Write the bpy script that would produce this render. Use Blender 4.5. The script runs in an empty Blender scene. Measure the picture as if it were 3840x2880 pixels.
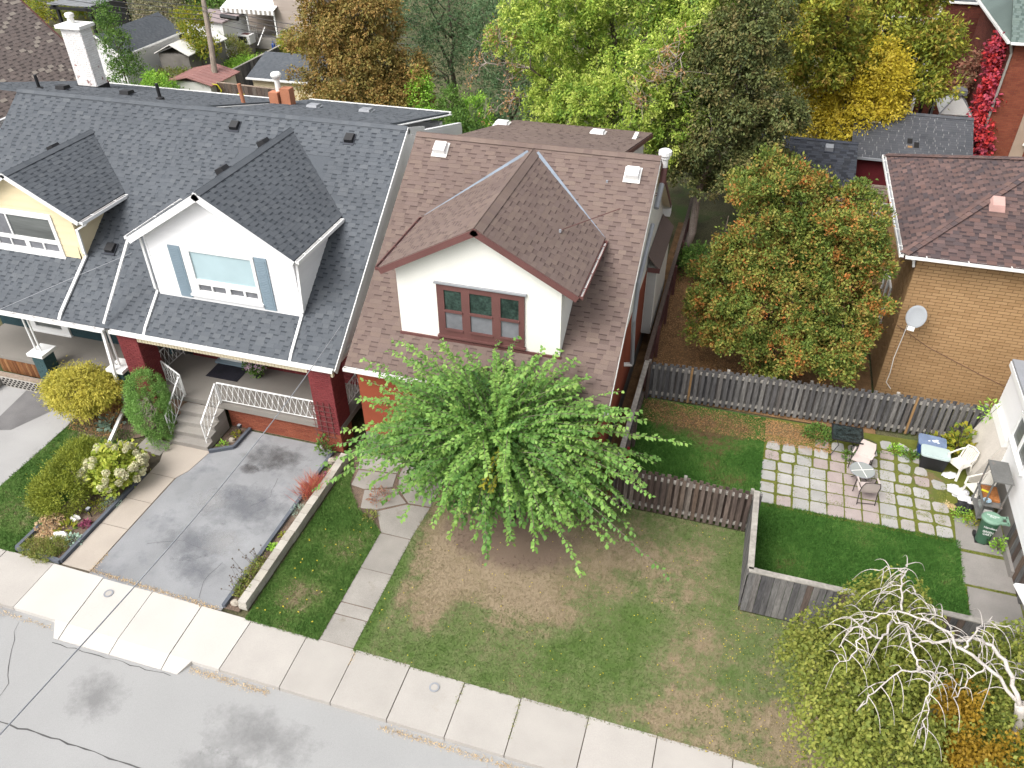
import bpy, math, random
import numpy as np
from mathutils import Vector, Matrix

# ---------------------------------------------------------------- camera, sky, sun, exposure
scene = bpy.context.scene
COL = scene.collection
CAM = Vector((0.0, 0.0, 17.0))
PITCH, YAW, ROLL = (math.radians(a) for a in (37.034, -17.123, 0.603))
fwd = Vector((math.sin(YAW) * math.cos(PITCH), math.cos(YAW) * math.cos(PITCH), -math.sin(PITCH)))
rgt = Vector((math.cos(YAW), -math.sin(YAW), 0.0))
dwn = fwd.cross(rgt)
r2 = rgt * math.cos(ROLL) + dwn * math.sin(ROLL)
d2 = dwn * math.cos(ROLL) - rgt * math.sin(ROLL)
cam_data = bpy.data.cameras.new('camera')
cam_data.sensor_width = 36.0
cam_data.lens = 36.0 * 3015.17 / 3840.0
cam_data.clip_end = 2000.0
cam = bpy.data.objects.new('camera', cam_data)
COL.objects.link(cam)
mw = Matrix(((r2.x, -d2.x, -fwd.x, CAM.x), (r2.y, -d2.y, -fwd.y, CAM.y), (r2.z, -d2.z, -fwd.z, CAM.z), (0, 0, 0, 1)))
cam.matrix_world = mw
scene.camera = cam

SUN_EL, SUN_AZ = math.radians(52), math.radians(215)     # high, veiled by cloud, from behind the left shoulder
world = bpy.data.worlds.new('World')
scene.world = world
world.use_nodes = True
wn = world.node_tree
wn.nodes.clear()
wo = wn.nodes.new('ShaderNodeOutputWorld')
wb = wn.nodes.new('ShaderNodeBackground')
ws = wn.nodes.new('ShaderNodeTexSky')
ws.sky_type = 'NISHITA'
ws.sun_disc = False
ws.sun_elevation = SUN_EL
ws.sun_rotation = SUN_AZ
ws.air_density = 1.0
ws.dust_density = 6.0
ws.ozone_density = 0.6
hs = wn.nodes.new('ShaderNodeHueSaturation')
hs.inputs['Saturation'].default_value = 0.22
wb.inputs['Strength'].default_value = 0.15
wn.links.new(ws.outputs[0], hs.inputs['Color'])
wn.links.new(hs.outputs[0], wb.inputs['Color'])
wn.links.new(wb.outputs[0], wo.inputs['Surface'])
sun_data = bpy.data.lights.new('sun', 'SUN')
sun_data.energy = 0.8
sun_data.angle = math.radians(40)
sun_data.color = (1.0, 0.97, 0.92)
sun = bpy.data.objects.new('sun', sun_data)
COL.objects.link(sun)
sdir = Vector((math.sin(SUN_AZ) * math.cos(SUN_EL), math.cos(SUN_AZ) * math.cos(SUN_EL), math.sin(SUN_EL)))
sun.rotation_euler = sdir.to_track_quat('Z', 'Y').to_euler()
sun.location = (0, 0, 60)
vs = scene.view_settings
vs.view_transform = 'Standard'
vs.look = 'None'
vs.gamma = 1.0
vs.use_curve_mapping = False
vs.exposure = 0.9

# ---------------------------------------------------------------- colours and materials
def hx(s):
    s = s.lstrip('#')
    v = [int(s[i:i + 2], 16) / 255.0 for i in (0, 2, 4)]
    return tuple((x / 12.92 if x <= 0.04045 else ((x + 0.055) / 1.055) ** 2.4) for x in v)

def mul(c, k):
    return tuple(x * k for x in c)

class NT:
    def __init__(self, m):
        self.t = m.node_tree
    def n(self, typ, **kw):
        nd = self.t.nodes.new('ShaderNode' + typ)
        for k, v in kw.items():
            setattr(nd, k, v)
        return nd
    def l(self, a, b):
        self.t.links.new(a, b)

def ramp(nt, stops, interp='LINEAR'):
    r = nt.n('ValToRGB')
    cr = r.color_ramp
    cr.interpolation = interp
    while len(cr.elements) < len(stops):
        cr.elements.new(0.5)
    for e, (p, c) in zip(cr.elements, stops):
        e.position = p
        e.color = (c[0], c[1], c[2], 1)
    return r

MATS = {}
def mat(name, cols, rough=0.85, ns=3.0, na=0.25, fs=60.0, fa=0.12, bump=0.15, stretch=(1, 1, 1), spec=0.3, attr=None,
        arnd=0.3, trans=0.0, metal=0.0, interp='LINEAR', stain=None, rnd=True):
    """cols: colours chosen at random per piece (per island and per object); broad noise ns/na and fine noise fs/fa vary them."""
    m = bpy.data.materials.new(name)
    m.use_nodes = True
    nt = NT(m)
    b = m.node_tree.nodes['Principled BSDF']
    if len(cols) == 1:
        cols = [cols[0], cols[0]]
    if attr or (rnd and len(cols) > 1 and cols[0] != cols[1]):
        geo = nt.n('NewGeometry')
        if attr:
            at = nt.n('Attribute', attribute_name=attr)
            k = nt.n('Math', operation='MULTIPLY_ADD')
            nt.l(geo.outputs['Random Per Island'], k.inputs[0])
            k.inputs[1].default_value = arnd
            k2 = nt.n('Math', operation='ADD')
            nt.l(at.outputs['Fac'], k2.inputs[0])
            k2.inputs[1].default_value = -arnd / 2
            nt.l(k2.outputs[0], k.inputs[2])
            val = k.outputs[0]
        else:
            oi = nt.n('ObjectInfo')
            k = nt.n('Math', operation='ADD')
            nt.l(geo.outputs['Random Per Island'], k.inputs[0])
            nt.l(oi.outputs['Random'], k.inputs[1])
            f = nt.n('Math', operation='FRACT')
            nt.l(k.outputs[0], f.inputs[0])
            val = f.outputs[0]
        r = ramp(nt, [(i / (len(cols) - 1) if interp == 'LINEAR' else i / len(cols), c) for i, c in enumerate(cols)], interp)
        nt.l(val, r.inputs[0])
        col = r.outputs[0]
    else:
        rg = nt.n('RGB')
        rg.outputs[0].default_value = (*cols[0], 1)
        col = rg.outputs[0]
    g2 = nt.n('NewGeometry')
    mp = nt.n('Mapping')
    mp.inputs['Scale'].default_value = stretch
    nt.l(g2.outputs['Position'], mp.inputs['Vector'])
    if na > 0:
        n1 = nt.n('TexNoise')
        n1.inputs['Scale'].default_value = ns
        n1.inputs['Detail'].default_value = 5
        nt.l(mp.outputs[0], n1.inputs['Vector'])
        mr = nt.n('MapRange')
        mr.inputs['From Min'].default_value = 0.3
        mr.inputs['From Max'].default_value = 0.7
        mr.inputs['To Min'].default_value = 1 - na
        mr.inputs['To Max'].default_value = 1 + na
        nt.l(n1.outputs[0], mr.inputs['Value'])
        mx = nt.n('VectorMath', operation='SCALE')
        nt.l(col, mx.inputs[0])
        nt.l(mr.outputs[0], mx.inputs['Scale'])
        col = mx.outputs[0]
    if fa > 0 or bump > 0:
        n2 = nt.n('TexNoise')
        n2.inputs['Scale'].default_value = fs
        n2.inputs['Detail'].default_value = 3
        nt.l(mp.outputs[0], n2.inputs['Vector'])
        if fa > 0:
            mr = nt.n('MapRange')
            mr.inputs['From Min'].default_value = 0.3
            mr.inputs['From Max'].default_value = 0.7
            mr.inputs['To Min'].default_value = 1 - fa
            mr.inputs['To Max'].default_value = 1 + fa
            nt.l(n2.outputs[0], mr.inputs['Value'])
            mx = nt.n('VectorMath', operation='SCALE')
            nt.l(col, mx.inputs[0])
            nt.l(mr.outputs[0], mx.inputs['Scale'])
            col = mx.outputs[0]
        if bump > 0:
            bp = nt.n('Bump')
            bp.inputs['Strength'].default_value = bump
            bp.inputs['Distance'].default_value = 0.02
            nt.l(n2.outputs[0], bp.inputs['Height'])
            nt.l(bp.outputs[0], b.inputs['Normal'])
    if stain:            # (colour, scale, threshold, softness): irregular dirt or flaking with its own shape
        sc, ss, th, so = stain
        n3 = nt.n('TexNoise')
        n3.inputs['Scale'].default_value = ss
        n3.inputs['Detail'].default_value = 6
        n3.inputs['Roughness'].default_value = 0.65
        nt.l(mp.outputs[0], n3.inputs['Vector'])
        mr = nt.n('MapRange')
        mr.inputs['From Min'].default_value = th
        mr.inputs['From Max'].default_value = th + so
        nt.l(n3.outputs[0], mr.inputs['Value'])
        mi = nt.n('Mix', data_type='RGBA')
        nt.l(mr.outputs[0], mi.inputs['Factor'])
        nt.l(col, mi.inputs['A'])
        mi.inputs['B'].default_value = (*sc, 1)
        col = mi.outputs['Result']
    nt.l(col, b.inputs['Base Color'])
    b.inputs['Roughness'].default_value = rough
    b.inputs['Specular IOR Level'].default_value = spec
    b.inputs['Metallic'].default_value = metal
    if trans > 0:
        out = [x for x in m.node_tree.nodes if x.type == 'OUTPUT_MATERIAL'][0]
        tl = nt.n('BsdfTranslucent')
        nt.l(col, tl.inputs['Color'])
        ms = nt.n('MixShader')
        ms.inputs[0].default_value = trans
        nt.l(b.outputs[0], ms.inputs[1])
        nt.l(tl.outputs[0], ms.inputs[2])
        nt.l(ms.outputs[0], out.inputs['Surface'])
    MATS[name] = m
    return m

# ---------------------------------------------------------------- objects
def tag(o, label=None, cat=None, group=None, kind=None):
    if label: o['label'] = label
    if cat: o['category'] = cat
    if group: o['group'] = group
    if kind: o['kind'] = kind
    return o

def thing(name, label, cat, loc, group=None):
    o = bpy.data.objects.new(name, None)
    COL.objects.link(o)
    o.location = loc
    o.empty_display_size = 0.2
    return tag(o, label, cat, group)

def setparent(o, parent):
    o.parent = parent
    if parent.type == 'EMPTY':
        o.matrix_parent_inverse = Matrix.Translation(-Vector(parent.location))
    return o

def mesh_obj(name, verts, faces, mats, parent=None, midx=None, smooth=False, tint=None):
    me = bpy.data.meshes.new(name)
    if isinstance(faces, np.ndarray):
        v = np.asarray(verts, dtype=np.float32)
        nf, k = faces.shape
        me.vertices.add(len(v))
        me.vertices.foreach_set('co', v.ravel())
        me.loops.add(nf * k)
        me.loops.foreach_set('vertex_index', faces.astype(np.int32).ravel())
        me.polygons.add(nf)
        me.polygons.foreach_set('loop_start', np.arange(0, nf * k, k, dtype=np.int32))
        me.polygons.foreach_set('loop_total', np.full(nf, k, dtype=np.int32))
        me.update(calc_edges=True)
    else:
        me.from_pydata([tuple(v) for v in verts], [], faces)
        me.update()
    if not isinstance(mats, (list, tuple)):
        mats = [mats]
    for m in mats:
        me.materials.append(m)
    if midx is not None:
        me.polygons.foreach_set('material_index', np.asarray(midx, dtype=np.int32))
    if smooth:
        me.polygons.foreach_set('use_smooth', np.ones(len(me.polygons), dtype=bool))
    if tint is not None:
        a = me.attributes.new('tint', 'FLOAT', 'POINT')
        a.data.foreach_set('value', np.asarray(tint, dtype=np.float32))
    o = bpy.data.objects.new(name, me)
    COL.objects.link(o)
    if parent is not None:
        setparent(o, parent)
    return o

class MB:
    """collects simple solids; build() links them as one mesh object"""
    def __init__(self):
        self.v, self.f, self.m = [], [], []
    def add(self, vs, fs, mi=0):
        b = len(self.v)
        self.v += [tuple(x) for x in vs]
        for f in fs:
            self.f.append([i + b for i in f])
            self.m.append(mi)
        return self
    def box(self, x0, x1, y0, y1, z0, z1, mi=0):
        return self.add([(x0, y0, z0), (x1, y0, z0), (x1, y1, z0), (x0, y1, z0), (x0, y0, z1), (x1, y0, z1), (x1, y1, z1), (x0, y1, z1)],
                        [(0, 3, 2, 1), (4, 5, 6, 7), (0, 1, 5, 4), (1, 2, 6, 5), (2, 3, 7, 6), (3, 0, 4, 7)], mi)
    def hexa(self, p, mi=0):     # eight corners: bottom ring then top ring
        return self.add(p, [(0, 3, 2, 1), (4, 5, 6, 7), (0, 1, 5, 4), (1, 2, 6, 5), (2, 3, 7, 6), (3, 0, 4, 7)], mi)
    def beam(self, p, q, w, h, up=(0, 0, 1), mi=0, ext=0.0):
        p, q = Vector(p), Vector(q)
        d = (q - p).normalized()
        p, q = p - d * ext, q + d * ext
        s = d.cross(Vector(up))
        if s.length < 1e-4:
            s = d.cross(Vector((1, 0, 0)))
        s.normalize()
        n = s.cross(d).normalized()
        s, n = s * w / 2, n * h / 2
        return self.hexa([p - s - n, p + s - n, q + s - n, q - s - n, p - s + n, p + s + n, q + s + n, q - s + n], mi)
    def tube(self, pts, r, k=8, mi=0, caps=True):
        pts = [Vector(p) for p in pts]
        n = len(pts)
        rr = r if isinstance(r, (list, tuple)) else [r] * n
        b = len(self.v)
        ref = None
        for i, p in enumerate(pts):
            d = (pts[min(i + 1, n - 1)] - pts[max(i - 1, 0)])
            if d.length < 1e-6: d = Vector((0, 0, 1))
            d.normalize()
            if ref is None or abs(ref.dot(d)) > 0.95:
                ref = Vector((0, 0, 1)) if abs(d.z) < 0.9 else Vector((1, 0, 0))
            s = d.cross(ref).normalized()
            ref = s.cross(d).normalized()
            for j in range(k):
                a = 2 * math.pi * j / k
                self.v.append(tuple(p + (s * math.cos(a) + ref * math.sin(a)) * rr[i]))
        for i in range(n - 1):
            for j in range(k):
                j2 = (j + 1) % k
                self.f.append([b + i * k + j, b + (i + 1) * k + j, b + (i + 1) * k + j2, b + i * k + j2])
                self.m.append(mi)
        if caps:
            self.f.append([b + j for j in range(k)]); self.m.append(mi)
            self.f.append([b + (n - 1) * k + j for j in range(k - 1, -1, -1)]); self.m.append(mi)
        return self
    def lathe(self, c, prof, k=16, mi=0, sx=1.0, sy=1.0):
        b = len(self.v)
        for r, z in prof:
            for j in range(k):
                a = 2 * math.pi * j / k
                self.v.append((c[0] + r * sx * math.cos(a), c[1] + r * sy * math.sin(a), c[2] + z))
        n = len(prof)
        for i in range(n - 1):
            for j in range(k):
                j2 = (j + 1) % k
                self.f.append([b + i * k + j, b + i * k + j2, b + (i + 1) * k + j2, b + (i + 1) * k + j]); self.m.append(mi)
        self.f.append([b + j for j in range(k - 1, -1, -1)]); self.m.append(mi)
        self.f.append([b + (n - 1) * k + j for j in range(k)]); self.m.append(mi)
        return self
    def prism(self, poly, d, mi=0):      # planar polygon swept by vector d
        n = len(poly)
        d = Vector(d)
        a = [Vector(p) for p in poly]
        nn = Vector((0, 0, 0))
        for i in range(n):
            nn += a[i].cross(a[(i + 1) % n])
        if nn.dot(d) > 0:
            a = a[::-1]
        vs = a + [p + d for p in a]
        fs = [list(range(n)), list(range(2 * n - 1, n - 1, -1))]
        for i in range(n):
            j = (i + 1) % n
            fs.append([j, i, n + i, n + j])
        return self.add(vs, fs, mi)
    def blob(self, c, r, seed=0, rough=0.25, k=8, rings=5, mi=0, sq=(1, 1, 1)):
        rg = random.Random(seed)
        b = len(self.v)
        self.v.append((c[0], c[1], c[2] + r * sq[2]))
        for i in range(1, rings):
            t = math.pi * i / rings
            for j in range(k):
                a = 2 * math.pi * (j + 0.5 * (i % 2)) / k
                rr = r * (1 + rg.uniform(-rough, rough))
                self.v.append((c[0] + rr * sq[0] * math.sin(t) * math.cos(a), c[1] + rr * sq[1] * math.sin(t) * math.sin(a), c[2] + rr * sq[2] * math.cos(t)))
        self.v.append((c[0], c[1], c[2] - r * sq[2]))
        e = len(self.v) - 1
        for j in range(k):
            self.f.append([b, b + 1 + j, b + 1 + (j + 1) % k]); self.m.append(mi)
            for i in range(rings - 2):
                o = b + 1 + i * k
                self.f.append([o + j, o + k + j, o + k + (j + 1) % k, o + (j + 1) % k]); self.m.append(mi)
            o = b + 1 + (rings - 2) * k
            self.f.append([o + j, e, o + (j + 1) % k]); self.m.append(mi)
        return self
    def build(self, name, mats, parent=None, smooth=False, **kw):
        o = mesh_obj(name, self.v, self.f, mats, parent, midx=self.m, smooth=smooth)
        if kw:
            tag(o, **kw)
        return o

def struct(mb, name, mats, parent=None, smooth=False):
    o = mb.build(name, mats, parent, smooth)
    o['kind'] = 'structure'
    return o

def clone(o, loc=None, label=None, rotz=None, group=None):
    """a thing with its parts and their sub-parts"""
    def rec(s, parent):
        c = s.copy()
        COL.objects.link(c)
        if parent is not None:
            c.parent = parent
        for ch in list(s.children):
            rec(ch, c)
        return c
    r = rec(o, None)
    if loc is not None: r.location = loc
    if rotz is not None: r.rotation_euler[2] = rotz
    if label: r['label'] = label
    if group: r['group'] = group
    return r

UNIT = {}
def unit_box(kind, mats, midx=None, wedge=False):
    """shared mesh 0..1 cube without a bottom face; wedge lowers the far (v=1) edge"""
    if kind in UNIT:
        return UNIT[kind]
    me = bpy.data.meshes.new(kind)
    z1 = 0.35 if wedge else 1.0
    v = [(0, 0, 0), (1, 0, 0), (1, 1, 0), (0, 1, 0), (0, 0, 1), (1, 0, 1), (1, 1, z1), (0, 1, z1)]
    f = [(4, 5, 6, 7), (0, 1, 5, 4), (1, 2, 6, 5), (2, 3, 7, 6), (3, 0, 4, 7)]
    me.from_pydata(v, [], f)
    me.update()
    for m in (mats if isinstance(mats, (list, tuple)) else [mats]):
        me.materials.append(m)
    UNIT[kind] = me
    return me

def piece(name, me, O, a, b, n, parent):
    """object of shared mesh 'me' spanning vectors a, b, n from corner O"""
    o = bpy.data.objects.new(name, me)
    COL.objects.link(o)
    o.parent = parent
    if parent.type == 'EMPTY':
        o.matrix_parent_inverse = Matrix.Translation(-Vector(parent.location))
    o.matrix_basis = Matrix(((a.x, b.x, n.x, O.x), (a.y, b.y, n.y, O.y), (a.z, b.z, n.z, O.z), (0, 0, 0, 1)))
    return o
# ---------------------------------------------------------------- laid pieces: shingles, bricks, boards
class Pieces:
    """rectangular pieces laid on planes; the largest in view become objects of shared mesh, the rest one joined mesh per parent"""
    def __init__(self, limit=300):
        self.limit = limit
        self.rect, self.odd = [], []
    def rectp(self, name, parent, O, a, b, n, m, wedge=False):
        c = O + a * 0.5 + b * 0.5
        to = CAM - c
        d = to.length
        cs = n.normalized().dot(to) / d
        self.rect.append((-(a.length * b.length * max(cs, 0.0) / (d * d)), len(self.rect), name, parent, O, a, b, n, m, wedge))
    def oddp(self, name, parent, q, n, m, wedge=False):      # q: four corners counter-clockwise seen from outside
        self.odd.append((name, parent, q, n, m, wedge))
    def finish(self):
        self.rect.sort(key=lambda t: (t[0], t[1]))
        used = {}
        bags = {}
        def bag(name, parent, m):
            k = (name, parent.name, m.name)
            if k not in bags:
                bags[k] = (MB(), name, parent, m)
            return bags[k][0]
        F = [(4, 5, 6, 7), (0, 1, 5, 4), (1, 2, 6, 5), (2, 3, 7, 6), (3, 0, 4, 7)]
        for sc, _, name, parent, O, a, b, n, m, wedge in self.rect:
            k = used.get(name, 0)
            if k < self.limit and sc < 0:
                used[name] = k + 1
                piece(name, unit_box('%s_%s' % (name, m.name), m, wedge=wedge), O, a, b, n, parent)
            else:
                t = n * (0.35 if wedge else 1.0)
                bag(name, parent, m).add([O, O + a, O + a + b, O + b, O + n, O + a + n, O + a + b + t, O + b + t], F)
        for name, parent, q, n, m, wedge in self.odd:
            t = n * (0.35 if wedge else 1.0)
            bag(name, parent, m).add(list(q) + [q[0] + n, q[1] + n, q[2] + t, q[3] + t], F)
        for mb, name, parent, m in bags.values():
            tag(mb.build(name + '_field', m, parent), kind='stuff')

def interval(poly, v):
    """u range of a convex polygon at height v"""
    lo, hi = None, None
    n = len(poly)
    for i in range(n):
        (u0, v0), (u1, v1) = poly[i], poly[(i + 1) % n]
        if abs(v1 - v0) < 1e-9:
            if abs(v - v0) < 1e-9:
                us = (u0, u1)
            else:
                continue
        elif min(v0, v1) - 1e-9 <= v <= max(v0, v1) + 1e-9:
            t = (v - v0) / (v1 - v0)
            us = (u0 + (u1 - u0) * t,)
        else:
            continue
        for u in us:
            lo = u if lo is None else min(lo, u)
            hi = u if hi is None else max(hi, u)
    return lo, hi

def shingle(pc, parent, O, u, v, n, poly, mats, rng, expo=0.145, tab=(0.16, 0.34), gap=(0.09, 0.2), holes=(), lift=0.0, t=0.011, name='shingle'):
    O, u, v, n = Vector(O), Vector(u).normalized(), Vector(v).normalized(), Vector(n).normalized()
    vmin = min(p[1] for p in poly)
    vmax = max(p[1] for p in poly)
    rows = int(math.ceil((vmax - vmin) / expo - 1e-6))
    mt, mg = mats[:2]
    band = mats[2] if len(mats) > 2 else None
    bh_ = mats[3] if len(mats) > 3 else .05
    for r in range(rows):
        v0 = vmin + r * expo
        v1 = min(v0 + expo, vmax)
        if v1 - v0 < 0.02:
            continue
        a0, b0 = interval(poly, v0 + 1e-6)
        a1, b1 = interval(poly, v1 - 1e-6)
        if a0 is None or a1 is None:
            continue
        lo, hi = min(a0, a1), max(b0, b1)
        x = lo - rng.uniform(0, 0.3)
        istab = rng.random() < 0.5
        while x < hi:
            w = rng.uniform(*(tab if istab else gap))
            s0, s1 = x, x + w
            x += w
            m = mt if istab else mg
            th = t if istab else t * 0.45
            istab = not istab or rng.random() < 0.12
            mid = (s0 + s1) / 2
            if any(h[0] < mid < h[1] and h[2] < (v0 + v1) / 2 < h[3] for h in holes):
                continue
            p0, p1 = max(s0, a0), min(s1, b0)
            q0, q1 = max(s0, a1), min(s1, b1)
            if p1 - p0 <= 0 and q1 - q0 <= 0:
                continue
            base = O + n * lift
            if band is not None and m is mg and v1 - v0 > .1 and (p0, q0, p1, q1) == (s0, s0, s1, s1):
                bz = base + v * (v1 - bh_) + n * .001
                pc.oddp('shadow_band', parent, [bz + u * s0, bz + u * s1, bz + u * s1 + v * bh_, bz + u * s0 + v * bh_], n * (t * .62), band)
            if p0 == s0 and q0 == s0 and p1 == s1 and q1 == s1:
                pc.rectp(name, parent, base + u * s0 + v * v0, u * (w - 0.004), v * (v1 - v0), n * th, m, True)
            else:
                p1, q1 = max(p0, p1), max(q0, q1)
                pc.oddp(name, parent, [base + u * p0 + v * v0, base + u * p1 + v * v0, base + u * q1 + v * v1, base + u * q0 + v * v1], n * th, m, True)

def caps(pc, parent, p, q, sides, mat_, rng, w=0.16, step=0.2, name='ridge_shingle', t=0.012):
    """overlapping cap shingles along a ridge or hip from p to q; sides: (down-slope vector, normal) of each side"""
    p, q = Vector(p), Vector(q)
    d = q - p
    n = max(1, int(d.length / step))
    d = d / n
    for i in range(n):
        for dv, nn in sides:
            dv, nn = Vector(dv).normalized(), Vector(nn).normalized()
            a, b = d * 1.02, dv * w
            O = p + d * i + nn * 0.014
            if a.cross(b).dot(nn) < 0:
                O, a = O + a, -a
            pc.rectp(name, parent, O, a, b, nn * (t + rng.uniform(0, 0.004)), mat_)

def bricks(pc, parent, O, u, v, n, W, H, m, rng, bw=0.21, bh=0.066, j=0.011, t=0.012, holes=(), name='brick'):
    O, u, v, n = Vector(O), Vector(u).normalized(), Vector(v).normalized(), Vector(n).normalized()
    rows = int(H / (bh + j))
    if rows < 1: return
    ph = H / rows
    for r in range(rows):
        x = -(bw + j) * (0.5 if r % 2 else 0.0) - 0.001
        while x < W:
            s0, s1 = max(x, 0), min(x + bw, W)
            x += bw + j
            if s1 - s0 < 0.03:
                continue
            vm, um = (r + 0.5) * ph, (s0 + s1) / 2
            if any(h[0] < um < h[1] and h[2] < vm < h[3] for h in holes):
                continue
            pc.rectp(name, parent, O + u * s0 + v * (r * ph + j / 2), u * (s1 - s0), v * (ph - j), n * (t + rng.uniform(-0.002, 0.002)), m)

def siding(parent, O, u, v, n, poly, expo, m, holes=(), name='clapboard', t=0.018):
    """lapped boards, each an object, clipped to a convex polygon in (u, v)"""
    O, u, v, n = Vector(O), Vector(u).normalized(), Vector(v).normalized(), Vector(n).normalized()
    vmin, vmax = min(p[1] for p in poly), max(p[1] for p in poly)
    rows = int(math.ceil((vmax - vmin) / expo - 1e-6))
    for r in range(rows):
        v0, v1 = vmin + r * expo, min(vmin + (r + 1) * expo, vmax)
        a0, b0 = interval(poly, v0 + 1e-6)
        a1, b1 = interval(poly, v1 - 1e-6)
        if a0 is None or a1 is None or v1 - v0 < 0.02:
            continue
        segs = [(a0, b0, a1, b1)]
        for h in holes:
            if h[2] < (v0 + v1) / 2 < h[3]:
                new = []
                for s in segs:
                    if s[0] < h[0] < s[1] or s[0] < h[1] < s[1]:
                        if h[0] - s[0] > 0.02: new.append((s[0], h[0], s[2], h[0]))
                        if s[1] - h[1] > 0.02: new.append((h[1], s[1], h[1], s[3]))
                    else:
                        new.append(s)
                segs = new
        for s in segs:
            mb = MB()
            q = [O + u * s[0] + v * v0, O + u * s[1] + v * v0, O + u * s[3] + v * v1, O + u * s[2] + v * v1]
            mb.hexa([q[0], q[1], q[2], q[3], q[0] + n * t, q[1] + n * t, q[2] + n * t * 0.3, q[3] + n * t * 0.3])
            mb.build(name, m, parent)

def frame_quad(mb, O, u, v, n, u0, u1, v0, v1, d0, d1, mi=0):
    """box on a wall plane: spans u0..u1, v0..v1 and depth d0..d1 along the outward normal"""
    P = lambda a, b, c: O + u * a + v * b + n * c
    mb.hexa([P(u0, v0, d0), P(u1, v0, d0), P(u1, v0, d1), P(u0, v0, d1), P(u0, v1, d0), P(u1, v1, d0), P(u1, v1, d1), P(u0, v1, d1)], mi)

def window(parent, O, u, v, n, rect, lights, fmat, gmat, depth=0.05, casing=0.09, sill=True, smat=None, rec=0.02, name='window', label=None):
    """lights: list of (u0,u1,v0,v1) glass openings inside rect; the frame fills the rest. Panes, sill are sub-parts."""
    O, u, v, n = Vector(O), Vector(u).normalized(), Vector(v).normalized(), Vector(n).normalized()
    u0, u1, v0, v1 = rect
    us = sorted(set([u0, u1] + [x for l in lights for x in l[:2]]))
    vss = sorted(set([v0, v1] + [x for l in lights for x in l[2:4]]))
    mb = MB()
    for i in range(len(us) - 1):
        j = 0
        while j < len(vss) - 1:
            cu = (us[i] + us[i + 1]) / 2
            def filled(j):
                cv = (vss[j] + vss[j + 1]) / 2
                return not any(l[0] < cu < l[1] and l[2] < cv < l[3] for l in lights)
            if filled(j):
                k = j
                while k + 1 < len(vss) - 1 and filled(k + 1):
                    k += 1
                frame_quad(mb, O, u, v, n, us[i], us[i + 1], vss[j], vss[k + 1], -0.06, depth)
                j = k + 1
            else:
                j += 1
    w = mb.build(name, fmat, parent)
    if label: w['label'] = label
    for l in lights:
        g = MB()
        frame_quad(g, O, u, v, n, l[0], l[1], l[2], l[3], 0.002, .016)
        g.build('pane', (l[4] if len(l) > 4 else gmat), w)
    if sill:
        s = MB()
        frame_quad(s, O, u, v, n, u0 - 0.04, u1 + 0.04, v0 - 0.06, v0, -0.02, depth + 0.05)
        s.build('sill', smat or fmat, w)
    return w

def gutter(parent, p, q, out, m, inner, w=0.11, h=0.1, brackets=0.75, name='gutter'):
    """open trough from p to q; 'out' points away from the roof; brackets across the top are sub-parts"""
    p, q, out = Vector(p), Vector(q), Vector(out).normalized()
    zz = Vector((0, 0, 1))
    mb = MB()
    t = 0.012
    def slab(o0, o1, z0, z1, mi):
        mb.hexa([p + out * o0 + zz * z0, q + out * o0 + zz * z0, q + out * o1 + zz * z0, p + out * o1 + zz * z0,
                 p + out * o0 + zz * z1, q + out * o0 + zz * z1, q + out * o1 + zz * z1, p + out * o1 + zz * z1], mi)
    slab(0, t, -h, 0, 0)
    slab(w - t, w + 0.012, -h, 0, 0)
    slab(t, w - t, -h, -h + t, 0)
    slab(t, w - t, -h + t, -h + t + 0.008, 1)
    d = (q - p).normalized()
    for e in (p, q - d * t):
        mb.hexa([e + out * t + zz * (-h + .001), e + d * t + out * t + zz * (-h + .001), e + d * t + out * (w - t) + zz * (-h + .001), e + out * (w - t) + zz * (-h + .001),
                 e + out * t, e + d * t + out * t, e + d * t + out * (w - t), e + out * (w - t)], 0)
    g = mb.build(name, [m, inner], parent)
    L = (q - p).length
    if brackets:
        k = max(1, int(L / brackets))
        for i in range(k):
            c = p + d * (L * (i + 0.5) / k)
            b = MB().beam(c + zz * 0.004, c + out * w + zz * 0.012, 0.03, 0.012)
            b.build('gutter_bracket', m, g)
    return g

# ---------------------------------------------------------------- foliage
def nrm(a):
    return a / np.maximum(np.linalg.norm(a, axis=1, keepdims=True), 1e-9)

def leaf_mesh(name, P, D, N, L, W, m, parent, tint=None, fold=0.18, kite=0.45):
    """one bent quad per leaf: base, side, tip, side"""
    n = len(P)
    D = nrm(D)
    S = nrm(np.cross(D, N))
    N2 = np.cross(S, D)
    L = np.broadcast_to(np.asarray(L, float), (n,))[:, None]
    W = np.broadcast_to(np.asarray(W, float), (n,))[:, None]
    mid = P + D * L * kite + N2 * W * fold
    V = np.empty((n, 4, 3))
    V[:, 0] = P
    V[:, 1] = mid + S * W * 0.5
    V[:, 2] = P + D * L
    V[:, 3] = mid - S * W * 0.5
    F = np.arange(n * 4).reshape(n, 4)
    t = None if tint is None else np.repeat(tint, 4)
    return mesh_obj(name, V.reshape(-1, 3), F, m, parent, tint=t)

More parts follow.
